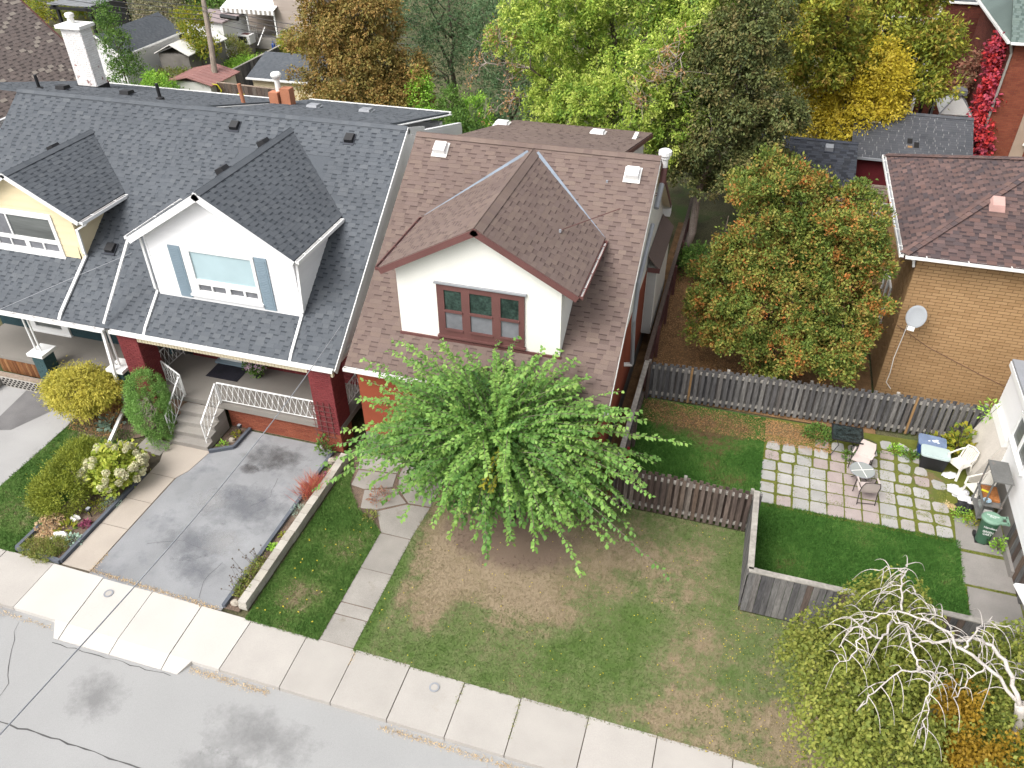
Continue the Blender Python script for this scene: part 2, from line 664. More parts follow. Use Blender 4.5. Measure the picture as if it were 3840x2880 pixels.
def clump_points(rng, lobes, n, lo=0.78, hi=1.03, zmin=None, bottom=-0.5):
    """clump centres on and just under the surface of a union of ellipsoids, with outward directions"""
    L = np.array(lobes, float)
    area = (L[:, 3] * L[:, 4] + L[:, 3] * L[:, 5] + L[:, 4] * L[:, 5])
    pr = area / area.sum()
    C, Dn = [], []
    tot = 0
    while tot < n:
        k = n * 2
        idx = rng.choice(len(L), k, p=pr)
        d = nrm(rng.normal(size=(k, 3)))
        d = d[(d[:, 2] > bottom)]
        idx = idx[:len(d)]
        rr = rng.uniform(lo, hi, len(d))[:, None]
        p = L[idx, :3] + d * L[idx, 3:6] * rr
        keep = np.ones(len(p), bool)
        for j in range(len(L)):
            q = (p - L[j, :3]) / L[j, 3:6]
            inside = (np.einsum('ij,ij->i', q, q) < 0.62 ** 2) & (idx != j)
            keep &= ~inside
        if zmin is not None:
            keep &= p[:, 2] > zmin
        C.append(p[keep]); Dn.append(nrm(d[keep] / L[idx[keep], 3:6]))
        tot += keep.sum()
    return np.concatenate(C)[:n], np.concatenate(Dn)[:n]

def sublobes(rng, lobes, n, r0, r1, keep=.55):
    """breaks a crown of big ellipsoids into many leafy lumps, leaving gaps between them"""
    C, Dn = clump_points(rng, lobes, n, .70, .98, None, -.8)
    r = rng.uniform(r0, r1, n)
    out = [(c[0], c[1], c[2], a, a, a * rng.uniform(.65, 1.0)) for c, a in zip(C, r)]
    return out + [(l[0], l[1], l[2], l[3] * keep, l[4] * keep, l[5] * keep) for l in lobes]

def foliage(name, rng, lobes, m, parent, clumps=400, per=30, cr=0.25, L=0.12, W=0.06, up=0.3, out=0.7, rnd=0.7, droop=0.0,
            zmin=None, bottom=-0.5, lo=0.78, hi=1.03, tints=None, flat=1.0, lumps=None):
    if lumps:
        lobes = sublobes(rng, lobes, *lumps)
    C, Dn = clump_points(rng, lobes, clumps, lo, hi, zmin, bottom)
    crs = cr * rng.uniform(0.55, 1.35, clumps)
    g = rng.normal(size=(clumps, per, 3)) * np.array([1, 1, flat])
    P = (C[:, None, :] + g * crs[:, None, None] * 0.6)
    D = Dn[:, None, :] * out + rng.normal(size=(clumps, per, 3)) * rnd + np.array([0, 0, up - droop])
    N = Dn[:, None, :] * 0.8 + np.array([0, 0, 0.6]) + rng.normal(size=(clumps, per, 3)) * 0.45
    ct = rng.uniform(0, 1, clumps) if tints is None else tints(C, rng)
    T = np.repeat(ct, per) + rng.normal(size=clumps * per) * 0.06
    P, D, N = P.reshape(-1, 3), D.reshape(-1, 3), nrm(N.reshape(-1, 3))
    s = rng.uniform(0.65, 1.25, len(P))
    return leaf_mesh(name, P, D, N, L * s, W * s, m, parent, np.clip(T, 0, 1))

def limb_path(rng, a, b, n=5, wob=0.12, sag=0.0):
    a, b = np.array(a, float), np.array(b, float)
    out = []
    for i in range(n + 1):
        t = i / n
        p = a + (b - a) * t
        if 0 < i < n:
            p = p + rng.normal(size=3) * wob * np.linalg.norm(b - a) / n
        p[2] += sag * math.sin(math.pi * t)
        out.append(tuple(p))
    return out

def tree(name, label, cat, base, lobes, leafm, barkm, seed, trunk_r=0.2, trunk_top=None, group=None, limbs=6, **kw):
    rng = np.random.default_rng(seed)
    t = thing(name, label, cat, base, group)
    top = trunk_top if trunk_top else (lobes[0][0], lobes[0][1], lobes[0][2])
    mb = MB()
    path = limb_path(rng, base, top, 6, 0.08)
    mb.tube(path, [trunk_r * (1 - 0.75 * i / 6) for i in range(7)], 8)
    mb.build('trunk', barkm, t, True)
    if limbs:
        lb = MB()
        for i in range(limbs):
            l = lobes[i % len(lobes)]
            d = rng.normal(size=3); d /= np.linalg.norm(d)
            e = (l[0] + d[0] * l[3] * 0.8, l[1] + d[1] * l[4] * 0.8, l[2] + abs(d[2]) * l[5] * 0.7)
            s = path[2 + i % 4]
            lb.tube(limb_path(rng, s, e, 5, 0.35), [trunk_r * 0.42 * (1 - 0.85 * k / 5) for k in range(6)], 6)
        lb.build('limbs', barkm, t, True)
    foliage('crown', rng, lobes, leafm, t, **kw)
    return t

def scatter_poly(rng, poly, n):
    poly = np.array(poly, float)
    lo, hi = poly.min(0), poly.max(0)
    out = []
    tot = 0
    while tot < n:
        p = rng.uniform(lo, hi, (n * 2, 2))
        ins = np.zeros(len(p), bool)
        j = len(poly) - 1
        for i in range(len(poly)):
            xi, yi = poly[i]; xj, yj = poly[j]
            c = ((yi > p[:, 1]) != (yj > p[:, 1])) & (p[:, 0] < (xj - xi) * (p[:, 1] - yi) / (yj - yi + 1e-12) + xi)
            ins ^= c
            j = i
        out.append(p[ins]); tot += ins.sum()
    return np.concatenate(out)[:n]

def grass(name, rng, poly, n, m, h=0.055, w=0.012, z=0.0, keep=None):
    p = scatter_poly(rng, poly, n)
    if keep is not None:
        p = p[keep(p, rng)]
    n = len(p)
    P = np.column_stack([p, np.full(n, z)])
    D = np.column_stack([rng.normal(size=(n, 2)) * 0.75, np.ones(n)])
    N = np.column_stack([rng.normal(size=(n, 2)), np.full(n, 0.3)])
    s = rng.uniform(0.6, 1.4, n)
    # slow patches of tone, so that tufts gather into lighter and darker areas
    t = 0.5 + 0.22 * np.sin(p[:, 0] * 1.9 + 1.3 * np.sin(p[:, 1] * 1.3)) + 0.18 * np.sin(p[:, 1] * 2.7 + p[:, 0] * 0.9) + rng.normal(size=n) * 0.22
    o = leaf_mesh(name, P, D, nrm(N), h * s, w * s, m, None, np.clip(t, 0, 1), fold=0.0, kite=0.35)
    o['kind'] = 'stuff'
    return o

def plant(name, label, cat, c, r, h, m, seed, n=160, L=0.09, W=0.05, group=None, up=0.6, spread=1.0, droop=0.0, stems=None, stemm=None):
    """small plant: leaves fanning out of a root at c"""
    rng = np.random.default_rng(seed)
    t = thing(name, label, cat, c, group)
    d = nrm(np.column_stack([rng.normal(size=(n, 2)) * spread, np.abs(rng.normal(size=n)) * up + 0.25]))
    rad = rng.uniform(0.15, 1.0, n) ** 0.6
    P = np.array(c) + d * np.array([r, r, h]) * rad[:, None]
    D = d + rng.normal(size=(n, 3)) * 0.45 - np.array([0, 0, droop])
    N = nrm(d * 0.5 + np.array([0, 0, 0.8]) + rng.normal(size=(n, 3)) * 0.35)
    s = rng.uniform(0.7, 1.25, n)
    leaf_mesh('leaves', P, D, N, L * s, W * s, m, t, rng.uniform(0, 1, n))
    if stems:
        mb = MB()
        for i in range(stems):
            a = rng.uniform(0, 6.28)
            q = (c[0] + math.cos(a) * r * .7, c[1] + math.sin(a) * r * .7, c[2] + h * rng.uniform(.6, 1))
            mb.tube([c, ((c[0] + q[0]) / 2, (c[1] + q[1]) / 2, c[2] + h * .55), q], [.012, .009, .004], 4, caps=False)
        mb.build('stems', stemm or M['bark'], t)
    return t
# ---------------------------------------------------------------- materials
RNG = random.Random(7)
M = {}
def L2(c): return mul(c, 1.0)
M['road'] = mat('road_concrete', [(.29, .29, .287)], .9, .35, .05, 90, .10, .25, stain=((.235, .233, .232), .5, .60, .12))
M['slab'] = mat('sidewalk_concrete', [(.35, .328, .302), (.38, .355, .328), (.362, .34, .314)], .9, 1.2, .06, 80, .08, .2, stain=((.31, .28, .245), 1.1, .62, .18))
M['apron'] = mat('pale_new_concrete', [(.44, .42, .39), (.47, .45, .42)], .9, 1.0, .04, 70, .05, .15)
M['joint'] = mat('joint_dirt', [(.085, .07, .05)], .95, 3, .4, 40, .3, .4)
M['asphalt'] = mat('worn_asphalt', [(.235, .24, .248)], .9, .9, .13, 130, .16, .3, stain=((.155, .16, .175), .8, .54, .16))
M['asphalt_dark'] = mat('patched_asphalt', [(.15, .145, .145)], .95, 1.0, .2, 120, .25, .4)
M['crack'] = mat('crack_filler', [(.07, .068, .068)], .8, 3, .2, 40, .1, .1)
M['drive_left'] = mat('brushed_concrete', [(.31, .305, .30)], .9, .7, .08, 90, .1, .2, stain=((.19, .185, .18), .9, .62, .2))
M['walk'] = mat('old_walk_concrete', [(.25, .232, .21), (.285, .267, .243), (.268, .25, .224)], .92, 1.3, .13, 70, .18, .3, stain=((.19, .165, .13), 2.2, .6, .15))
M['walk_pink'] = mat('warm_walk_concrete', [(.35, .306, .26), (.375, .33, .285)], .92, 1.3, .06, 70, .08, .2)
M['walk_grey'] = mat('weathered_walk_concrete', [(.215, .20, .185), (.24, .224, .207)], .95, 1.5, .12, 110, .2, .4)
M['soil'] = mat('bed_soil', [(.14, .10, .075)], .98, 2.5, .25, 45, .45, .9)
M['mulch'] = mat('needle_litter', [(.20, .115, .055)], .98, 3, .3, 50, .5, .9)
M['ground'] = mat('rough_ground', [(.085, .08, .04)], .98, .6, .5, 18, .5, .8, stain=((.05, .085, .02), .5, .5, .15))
M['metal_grey'] = mat('grey_metal', [(.25, .26, .28)], .5, 2, .1, 30, .05, .05, spec=.5)
M['black'] = mat('black_plastic', [(.015, .015, .017)], .5, 2, .2, 30, .1, .05, spec=.4)
M['dark'] = mat('dark_opening', [(.012, .011, .011)], .9, 2, .1, 30, 0, 0)
M['white'] = mat('white_paint', [(.74, .74, .73)], .55, 1.2, .03, 40, .02, .04, spec=.35)
M['white_dirty'] = mat('weathered_white_paint', [(.72, .71, .68)], .75, 1.2, .06, 30, .06, .1, stain=((.45, .42, .38), 1.6, .62, .2))
M['cream_soffit'] = mat('cream_aluminium', [(.66, .58, .42)], .6, 1.0, .04, 30, .03, .03)
M['siding_white'] = mat('white_siding', [(.72, .72, .725), (.75, .75, .755)], .55, .8, .03, 30, .02, .03, spec=.35)
M['siding_cream'] = mat('cream_siding', [(.66, .56, .36), (.70, .60, .40)], .6, .8, .04, 30, .02, .03)
M['siding_grey'] = mat('grey_siding', [(.36, .36, .34), (.39, .39, .37)], .6, .8, .05, 30, .03, .03)
M['stucco'] = mat('white_stucco', [(.76, .75, .70)], .92, .8, .03, 110, .05, .35)
M['stucco_side'] = mat('cream_stucco', [(.74, .72, .66)], .92, .7, .04, 90, .06, .3)
M['trim_brown'] = mat('brown_trim_paint', [(.115, .050, .046), (.13, .058, .053)], .6, 1.5, .10, 40, .06, .08)
M['orange'] = mat('orange_painted_brick', [(.255, .062, .030)], .9, .9, .12, 60, .14, .25)
M['concrete_wall'] = mat('parged_foundation', [(.20, .185, .17)], .95, 1.5, .2, 60, .15, .4)
M['sh_grey'] = mat('grey_shingle', [(.080, .089, .101), (.094, .103, .115), (.085, .094, .106), (.104, .113, .124)], .95, .6, .08, 160, .16, .3)
M['sh_grey_gap'] = mat('grey_shingle_lower', [(.072, .081, .093), (.088, .097, .109)], .95, .6, .08, 160, .16, .3)
M['sh_brown'] = mat('brown_shingle', [(.138, .100, .088), (.160, .118, .099), (.146, .107, .095), (.168, .126, .105)], .95, .45, .10, 150, .14, .3, stain=((.112, .080, .070), .7, .58, .25))
M['sh_brown_gap'] = mat('brown_shingle_lower', [(.130, .094, .083), (.148, .108, .094)], .95, .6, .08, 150, .14, .3)
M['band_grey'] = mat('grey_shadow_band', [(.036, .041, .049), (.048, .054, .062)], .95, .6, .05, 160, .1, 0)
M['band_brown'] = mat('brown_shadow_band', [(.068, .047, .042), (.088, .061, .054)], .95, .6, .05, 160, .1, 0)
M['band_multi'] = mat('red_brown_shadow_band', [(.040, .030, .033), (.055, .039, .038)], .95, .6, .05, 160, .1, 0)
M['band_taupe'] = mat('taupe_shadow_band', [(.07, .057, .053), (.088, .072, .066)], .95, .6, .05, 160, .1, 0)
M['sh_multi'] = mat('red_brown_shingle', [(.125, .076, .066), (.088, .060, .058), (.150, .095, .084), (.066, .052, .055), (.130, .082, .070)], .95, .6, .08, 150, .14, .3)
M['sh_multi_gap'] = mat('red_brown_shingle_lower', [(.058, .045, .047), (.095, .063, .058)], .95, .6, .08, 150, .14, .3)
M['sh_taupe'] = mat('taupe_shingle', [(.165, .132, .120), (.18, .145, .132), (.16, .130, .12), (.172, .14, .128), (.168, .136, .124), (.29, .25, .215)], .95, .6, .06, 120, .12, .3, interp='CONSTANT')
M['sh_taupe_gap'] = mat('taupe_shingle_lower', [(.140, .115, .105), (.158, .13, .12)], .95, .6, .08, 120, .12, .3)
M['sh_black'] = mat('black_shingle', [(.035, .039, .05), (.05, .054, .065), (.042, .046, .057)], .95, .6, .15, 120, .14, .3)
M['sh_black_gap'] = mat('black_shingle_lower', [(.02, .022, .028), (.04, .043, .05)], .95, .6, .1, 120, .14, .3)
M['sh_worn'] = mat('worn_black_shingle', [(.055, .058, .066), (.075, .078, .086), (.065, .067, .075)], .95, .6, .12, 120, .14, .3)
M['sh_worn_gap'] = mat('worn_shingle_joint', [(.05, .052, .06), (.24, .24, .24)], .95, .6, .1, 120, .1, .3)
M['sh_green'] = mat('green_grey_shingle', [(.10, .135, .12), (.13, .165, .15), (.115, .15, .14)], .95, .6, .1, 120, .14, .3)
M['sh_green_gap'] = mat('green_grey_shingle_lower', [(.06, .085, .078), (.09, .12, .11)], .95, .6, .1, 120, .14, .3)
M['brick_red'] = mat('red_painted_brick', [(.155, .027, .030), (.175, .033, .035), (.14, .024, .028)], .75, 1.2, .1, 60, .1, .2)
M['mortar_pink'] = mat('pink_mortar', [(.33, .16, .155)], .95, 2, .1, 60, .1, .2)
M['brick_low'] = mat('orange_red_brick', [(.19, .052, .028), (.22, .066, .036), (.17, .045, .026)], .85, 1.0, .12, 60, .12, .2)
M['mortar_low'] = mat('pale_mortar', [(.34, .22, .16)], .95, 2, .1, 60, .1, .2)
M['brick_tan'] = mat('tan_brick', [(.335, .208, .100), (.365, .23, .115), (.305, .185, .088), (.35, .22, .108)], .85, .7, .06, 60, .08, .15)
M['mortar_tan'] = mat('tan_mortar', [(.13, .072, .034)], .95, 2, .1, 60, .1, .2)
M['brick_dark'] = mat('dark_red_brick', [(.095, .026, .018), (.12, .034, .022), (.08, .022, .017)], .9, .7, .15, 60, .12, .2)
M['mortar_dark'] = mat('dark_mortar', [(.10, .055, .045)], .95, 2, .1, 60, .1, .2)
M['brick_white'] = mat('flaking_white_brick', [(.80, .79, .77), (.72, .70, .68), (.82, .81, .80)], .85, 2, .06, 30, .06, .2, stain=((.30, .15, .13), 3.2, .615, .05))
M['mortar_white'] = mat('weathered_white_mortar', [(.50, .46, .45)], .95, 2, .2, 40, .15, .2)
M['green_brick'] = mat('teal_painted_brick', [(.035, .072, .078), (.04, .08, .086)], .7, 1, .1, 60, .08, .2)
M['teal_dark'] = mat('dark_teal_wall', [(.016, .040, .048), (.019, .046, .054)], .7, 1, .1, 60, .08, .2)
M['shutter'] = mat('pale_blue_shutter', [(.19, .25, .295)], .6, 1, .05, 40, .03, .05)
M['fence_grey'] = mat('weathered_grey_board', [(.085, .082, .084), (.13, .125, .122), (.062, .06, .064), (.165, .157, .15), (.098, .088, .084)], .95, 2.2, .28, 9, .25, .25, stretch=(6, 6, .7))
M['fence_brown'] = mat('weathered_brown_board', [(.085, .062, .05), (.13, .10, .085), (.06, .042, .036), (.15, .125, .108), (.10, .068, .05)], .95, 2.2, .3, 9, .25, .25, stretch=(6, 6, .7))
M['fence_orange'] = mat('fresh_cedar_board', [(.26, .155, .07)], .9, 2, .2, 10, .2, .2, stretch=(5, 5, .7))
M['cap_board'] = mat('bleached_cap_board', [(.25, .235, .21), (.30, .28, .25)], .95, 2, .2, 10, .2, .2, stretch=(1, 1, 3))
M['skirt'] = mat('stained_cedar_skirt', [(.20, .085, .03), (.14, .055, .022), (.26, .13, .055)], .85, 2, .2, 10, .2, .2, stretch=(6, 6, .8))
M['deck_wood'] = mat('bare_deck_wood', [(.24, .19, .15), (.30, .25, .205), (.27, .21, .165)], .95, 2, .2, 10, .2, .2)
M['glass'] = mat('window_glass', [(.03, .035, .035)], .06, 1.5, .3, 20, 0, 0, spec=.6)
M['glass_blind'] = mat('pale_blue_curtained_glass', [(.36, .47, .50)], .15, 1.2, .05, 20, 0, 0, spec=.3)
M['glass_grey'] = mat('grey_blind_glass', [(.11, .118, .115)], .2, 1.0, .25, 6, .1, 0, spec=.2, stretch=(.3, .3, 3))
M['glass_curtain'] = mat('net_curtain_glass', [(.17, .175, .19)], .3, 1.2, .2, 8, .08, 0, spec=.15)
M['glass_dark_green'] = mat('dark_green_blind_glass', [(.03, .05, .042)], .35, 4, .4, 16, .3, 0, spec=.12)
M['patio_glass'] = mat('frosted_table_glass', [(.27, .29, .28)], .25, 2, .05, 20, 0, 0, spec=.5)
M['bark'] = mat('grey_brown_bark', [(.11, .085, .065)], .95, 4, .3, 25, .3, .5)
M['bark_dead'] = mat('bleached_dead_wood', [(.30, .25, .22)], .95, 4, .2, 25, .2, .3)
M['bark_birch'] = mat('white_birch_bark', [(.44, .405, .375)], .85, 4, .15, 30, .15, .3, stain=((.16, .13, .11), 7, .60, .06))
M['twig'] = mat('thin_twig', [(.17, .14, .11)], .95, 4, .2, 25, .2, 0)
LK = 2.0
def leafmat(name, cols, tr=.35, arnd=.35, na=.12):
    k = 1.0 if max(max(c) for c in cols) > .4 else LK
    return mat(name, [mul(c, k) for c in cols], .6, .5, na, 10, 0, 0, spec=.25, attr='tint', arnd=arnd, trans=tr)
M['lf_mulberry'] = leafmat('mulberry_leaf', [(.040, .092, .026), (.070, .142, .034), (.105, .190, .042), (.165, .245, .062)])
M['lf_cedar'] = leafmat('browning_cedar_spray', [(.045, .072, .014), (.085, .115, .022), (.135, .145, .030), (.17, .105, .028), (.24, .085, .022)], .25, .45)
M['lf_cedar_olive'] = leafmat('olive_cedar_spray', [(.040, .052, .020), (.065, .080, .026), (.085, .092, .030), (.10, .082, .032)], .25, .4)
M['lf_cedar_brown'] = leafmat('russet_cedar_spray', [(.10, .092, .026), (.15, .115, .032), (.17, .10, .032), (.125, .105, .030)], .25, .4)
M['lf_locust'] = leafmat('yellow_green_locust_leaf', [(.070, .125, .020), (.13, .19, .028), (.20, .25, .040), (.30, .33, .085)], .35, .35)
M['lf_dead'] = leafmat('dead_brown_leaf', [(.20, .105, .045), (.26, .16, .075)], .3, .4)
M['lf_maple'] = leafmat('turning_maple_leaf', [(.075, .10, .018), (.13, .15, .022), (.21, .21, .028), (.17, .115, .026)], .35, .4)
M['lf_yellow'] = leafmat('bright_yellow_leaf', [(.52, .43, .04), (.64, .52, .05), (.70, .56, .09)], .4, .4)
M['lf_yellow_green'] = leafmat('yellow_and_green_leaf', [(.13, .21, .03), (.30, .32, .04), (.44, .38, .045)], .4, .5)
M['lf_birch'] = leafmat('birch_leaf', [(.060, .080, .016), (.098, .118, .022), (.14, .155, .03), (.18, .18, .042)], .35, .4)
M['lf_birch_gold'] = leafmat('golden_birch_leaf', [(.32, .20, .022), (.42, .27, .03)], .4, .4)
M['lf_green'] = leafmat('plain_green_leaf', [(.030, .065, .014), (.055, .105, .02), (.09, .15, .03)], .3, .4)
M['lf_bright'] = leafmat('fresh_green_leaf', [(.085, .17, .022), (.15, .27, .035), (.22, .34, .05)], .35, .4)
M['lf_pine'] = leafmat('blue_green_needle', [(.030, .060, .026), (.05, .085, .036), (.065, .10, .045)], .2, .4)
M['lf_grey'] = leafmat('grey_green_leaf', [(.10, .105, .058), (.15, .145, .085), (.18, .15, .10)], .3, .5)
M['lf_jmaple'] = leafmat('yellow_olive_maple_leaf', [(.15, .145, .022), (.24, .215, .034), (.32, .28, .055)], .35, .4)
M['lf_juniper'] = leafmat('juniper_scale_leaf', [(.060, .12, .026), (.085, .16, .036), (.11, .185, .05)], .2, .3)
M['lf_yew'] = leafmat('yew_needle', [(.065, .085, .012), (.12, .14, .02), (.17, .185, .028)], .25, .4)
M['lf_hydrangea'] = leafmat('hydrangea_leaf', [(.12, .16, .025), (.20, .24, .035), (.26, .27, .05)], .35, .4)
M['petal_cream'] = leafmat('cream_petal', [(.62, .62, .38), (.70, .70, .48), (.66, .56, .38)], .3, .4)
M['petal_pink'] = leafmat('pale_pink_petal', [(.62, .42, .52), (.75, .60, .68)], .3, .4)
M['lf_red'] = leafmat('scarlet_vine_leaf', [(.20, .018, .020), (.33, .030, .028), (.26, .04, .06), (.16, .03, .05)], .3, .5)
M['lf_rust'] = leafmat('rust_vine_leaf', [(.14, .06, .04), (.2, .09, .06), (.16, .12, .07)], .3, .5)
M['lf_redgrass'] = leafmat('red_grass_blade', [(.28, .09, .055), (.24, .055, .05), (.32, .17, .085)], .3, .5)
M['lf_burgundy'] = leafmat('burgundy_leaf', [(.11, .025, .05), (.16, .04, .075)], .3, .5)
M['lf_blue'] = leafmat('blue_grey_leaf', [(.13, .19, .15), (.2, .26, .21)], .3, .5)
M['lf_orange_dry'] = leafmat('tan_dry_leaf', [(.24, .15, .085), (.30, .21, .13), (.2, .17, .1)], .3, .5)
M['lf_moss'] = leafmat('moss_leaf', [(.07, .10, .02), (.12, .14, .03), (.15, .13, .045)], .3, .5)
M['straw'] = leafmat('straw_litter', [(.30, .22, .12), (.38, .29, .17), (.2, .13, .07)], .2, .6)

def lawn_mat(name, greens, drys, spots, bias, attr=None, soil=None, amp=.34, ns=.9):
    """grass colour: green, with dry patches where the turf itself is thin (spots: x, y, rx, ry, weight)"""
    m = bpy.data.materials.new(name)
    m.use_nodes = True
    nt = NT(m)
    b = m.node_tree.nodes['Principled BSDF']
    geo = nt.n('NewGeometry')
    pos = geo.outputs['Position']
    def add(a, c):
        k = nt.n('Math', operation='ADD'); nt.l(a, k.inputs[0])
        if isinstance(c, (int, float)): k.inputs[1].default_value = c
        else: nt.l(c, k.inputs[1])
        return k.outputs[0]
    def spot(x, y, rx, ry, w):
        s = nt.n('VectorMath', operation='SUBTRACT'); nt.l(pos, s.inputs[0]); s.inputs[1].default_value = (x, y, 0)
        q = nt.n('VectorMath', operation='MULTIPLY'); nt.l(s.outputs[0], q.inputs[0]); q.inputs[1].default_value = (1 / rx, 1 / ry, 0)
        ln = nt.n('VectorMath', operation='LENGTH'); nt.l(q.outputs[0], ln.inputs[0])
        r = nt.n('MapRange', interpolation_type='SMOOTHSTEP'); nt.l(ln.outputs['Value'], r.inputs['Value'])
        r.inputs['From Min'].default_value = 0.25; r.inputs['From Max'].default_value = 1.0
        r.inputs['To Min'].default_value = w; r.inputs['To Max'].default_value = 0
        return r.outputs[0]
    def noise(sc, det=5, rough=.6):
        n = nt.n('TexNoise'); n.inputs['Scale'].default_value = sc; n.inputs['Detail'].default_value = det; n.inputs['Roughness'].default_value = rough
        nt.l(pos, n.inputs['Vector'])
        k = nt.n('Math', operation='SUBTRACT'); nt.l(n.outputs[0], k.inputs[0]); k.inputs[1].default_value = .5
        return k.outputs[0]
    def scale(a, k):
        q = nt.n('Math', operation='MULTIPLY'); nt.l(a, q.inputs[0]); q.inputs[1].default_value = k
        return q.outputs[0]
    f = add(scale(noise(ns), amp * 4.2), bias)
    f = add(f, scale(noise(4.5, 6, .7), amp * 3.4))
    for s in spots:
        f = add(f, spot(*s))
    if attr:
        a = nt.n('Attribute', attribute_name='tint')
        f = add(f, scale(add(a.outputs['Fac'], -.5), .7))
    rmp = ramp(nt, [(0, greens[0]), (.3, greens[1]), (.55, greens[2]), (.72, drys[0]), (1, drys[1])])
    nt.l(f, rmp.inputs[0])
    col = rmp.outputs[0]
    if soil:
        sf = add(spot(*soil[0]), scale(noise(3.0), .8))
        rr = nt.n('MapRange'); nt.l(sf, rr.inputs['Value']); rr.inputs['From Min'].default_value = .45; rr.inputs['From Max'].default_value = .75
        mi = nt.n('Mix', data_type='RGBA'); nt.l(rr.outputs[0], mi.inputs['Factor']); nt.l(col, mi.inputs['A']); mi.inputs['B'].default_value = (*soil[1], 1)
        col = mi.outputs['Result']
    fn = noise(70, 3)
    k = nt.n('MapRange'); nt.l(fn, k.inputs['Value']); k.inputs['From Min'].default_value = -.25; k.inputs['From Max'].default_value = .25
    k.inputs['To Min'].default_value = .72; k.inputs['To Max'].default_value = 1.3
    v = nt.n('VectorMath', operation='SCALE'); nt.l(col, v.inputs[0]); nt.l(k.outputs[0], v.inputs['Scale'])
    nt.l(v.outputs[0], b.inputs['Base Color'])
    bp = nt.n('Bump'); bp.inputs['Strength'].default_value = .5; bp.inputs['Distance'].default_value = .03
    nt.l(fn, bp.inputs['Height']); nt.l(bp.outputs[0], b.inputs['Normal'])
    b.inputs['Roughness'].default_value = .9
    b.inputs['Specular IOR Level'].default_value = .15
    return m

G1 = [(.078, .128, .032), (.115, .155, .054), (.150, .162, .075)]
D1 = [(.225, .182, .112), (.28, .222, .150)]
front_spots = [(-4.9, 14.4, 3.6, 3.4, .62), (-6.4, 12.2, 1.6, 2.0, .22), (-3.3, 12.6, 1.8, 1.6, .22), (-1.2, 15.0, 2.6, 2.2, .30), (1.6, 10.6, 2.6, 1.3, .34), (.6, 12.6, 1.0, 2.2, .25),
               (4.8, 11.5, 3.5, 2.5, .25), (-7.3, 12.0, .55, 3.2, -.55), (-6.6, 10.5, 2.2, .8, -.25), (-2.0, 11.2, 1.8, 1.3, -.28), (-1.0, 12.6, 1.3, 1.6, -.2)]
soil_spot = ((-4.6, 14.6, 3.4, 1.9, .9), (.19, .14, .105))
M['lawn_front'] = lawn_mat('front_lawn_turf', G1, D1, front_spots, .39, soil=soil_spot)
M['gr_front'] = lawn_mat('front_lawn_blade', [mul(c, 1.1) for c in G1], [mul(c, 1.15) for c in D1], front_spots, .39, attr='tint', soil=soil_spot)
G2 = [(.052, .11, .022), (.082, .145, .034), (.12, .165, .052)]
left_spots = [(-9.2, 11.2, .9, .8, .42), (-9.0, 13.2, 1.0, .9, .25), (-18.7, 11.5, 1.3, 1.0, .3), (-19.0, 15.2, 1.2, .9, .5)]
M['lawn_left'] = lawn_mat('side_lawn_turf', G2, D1, left_spots, .14)
M['gr_left'] = lawn_mat('side_lawn_blade', [mul(c, 1.15) for c in G2], [mul(c, 1.15) for c in D1], left_spots, .14, attr='tint')
G3 = [(.040, .105, .018), (.060, .140, .026), (.10, .175, .042)]
back_spots = [(.2, 20.9, 2.6, 1.6, .55), (.9, 18.6, 1.1, 2.0, .2), (-1.2, 21.6, 1.6, 1.2, .5)]
D3 = [(.145, .095, .05), (.20, .135, .075)]
M['lawn_back'] = lawn_mat('back_lawn_turf', G3, D3, back_spots, .12)
M['gr_back'] = lawn_mat('back_lawn_blade', [mul(c, 1.25) for c in G3], [mul(c, 1.1) for c in D3], back_spots, .10, attr='tint')
M['moss_bed'] = lawn_mat('mossy_joint', [(.10, .115, .02), (.13, .14, .028), (.10, .12, .03)], [(.16, .12, .06), (.20, .14, .075)], [(2.4, 21.3, 1.6, 1.0, .5), (6.8, 20.2, .8, 1.5, .35)], .2)

# ---------------------------------------------------------------- ground, road, pavements
def sheet(name, poly, z, m, kind='structure', parent=None):
    o = mesh_obj(name, [(x, y, z) for x, y in poly], [list(range(len(poly)))], m, parent)
    if o.data.polygons[0].normal.z < 0:
        o.data.flip_normals()
    if kind: o['kind'] = kind
    return o
sheet('ground', [(-160, 8.9), (120, 8.9), (120, 260), (-160, 260)], -.05, M['ground'])
sheet('road', [(-120, -60), (100, -60), (100, 9.1), (-120, 9.1)], -.13, M['road'])
def yb(x): return 10.14 - .0165 * (x + 7.2)
def yf(x): return 8.665 - .0125 * (x + 6.0)
sheet('sidewalk_bed', [(-45, yf(-45) + .03), (25, yf(25) + .03), (25, yb(25) + .02), (-45, yb(-45) + .02)], -.03, M['joint'])
walk_root = thing('sidewalk', None, None, (-8, 9.4, 0)); walk_root['kind'] = 'structure'
joints = [(-27.2, -27.2), (-25.7, -25.7), (-24.2, -24.2), (-22.6, -22.6), (-21.05, -21.05), (-19.45, -19.45), (-17.9, -17.88), (-16.3, -16.26), (-14.66, -14.52), (-13.1, -13.01), (-11.59, -11.51), (-10.11, -10.11), (-8.53, -8.48), (-7.18, -7.15),
          (-5.74, -5.73), (-4.34, -4.33), (-2.95, -2.93), (-1.35, -1.35), (.2, .2), (1.85, 1.85), (3.45, 3.45), (5.05, 5.05), (6.65, 6.65), (8.25, 8.25), (9.85, 9.85)]
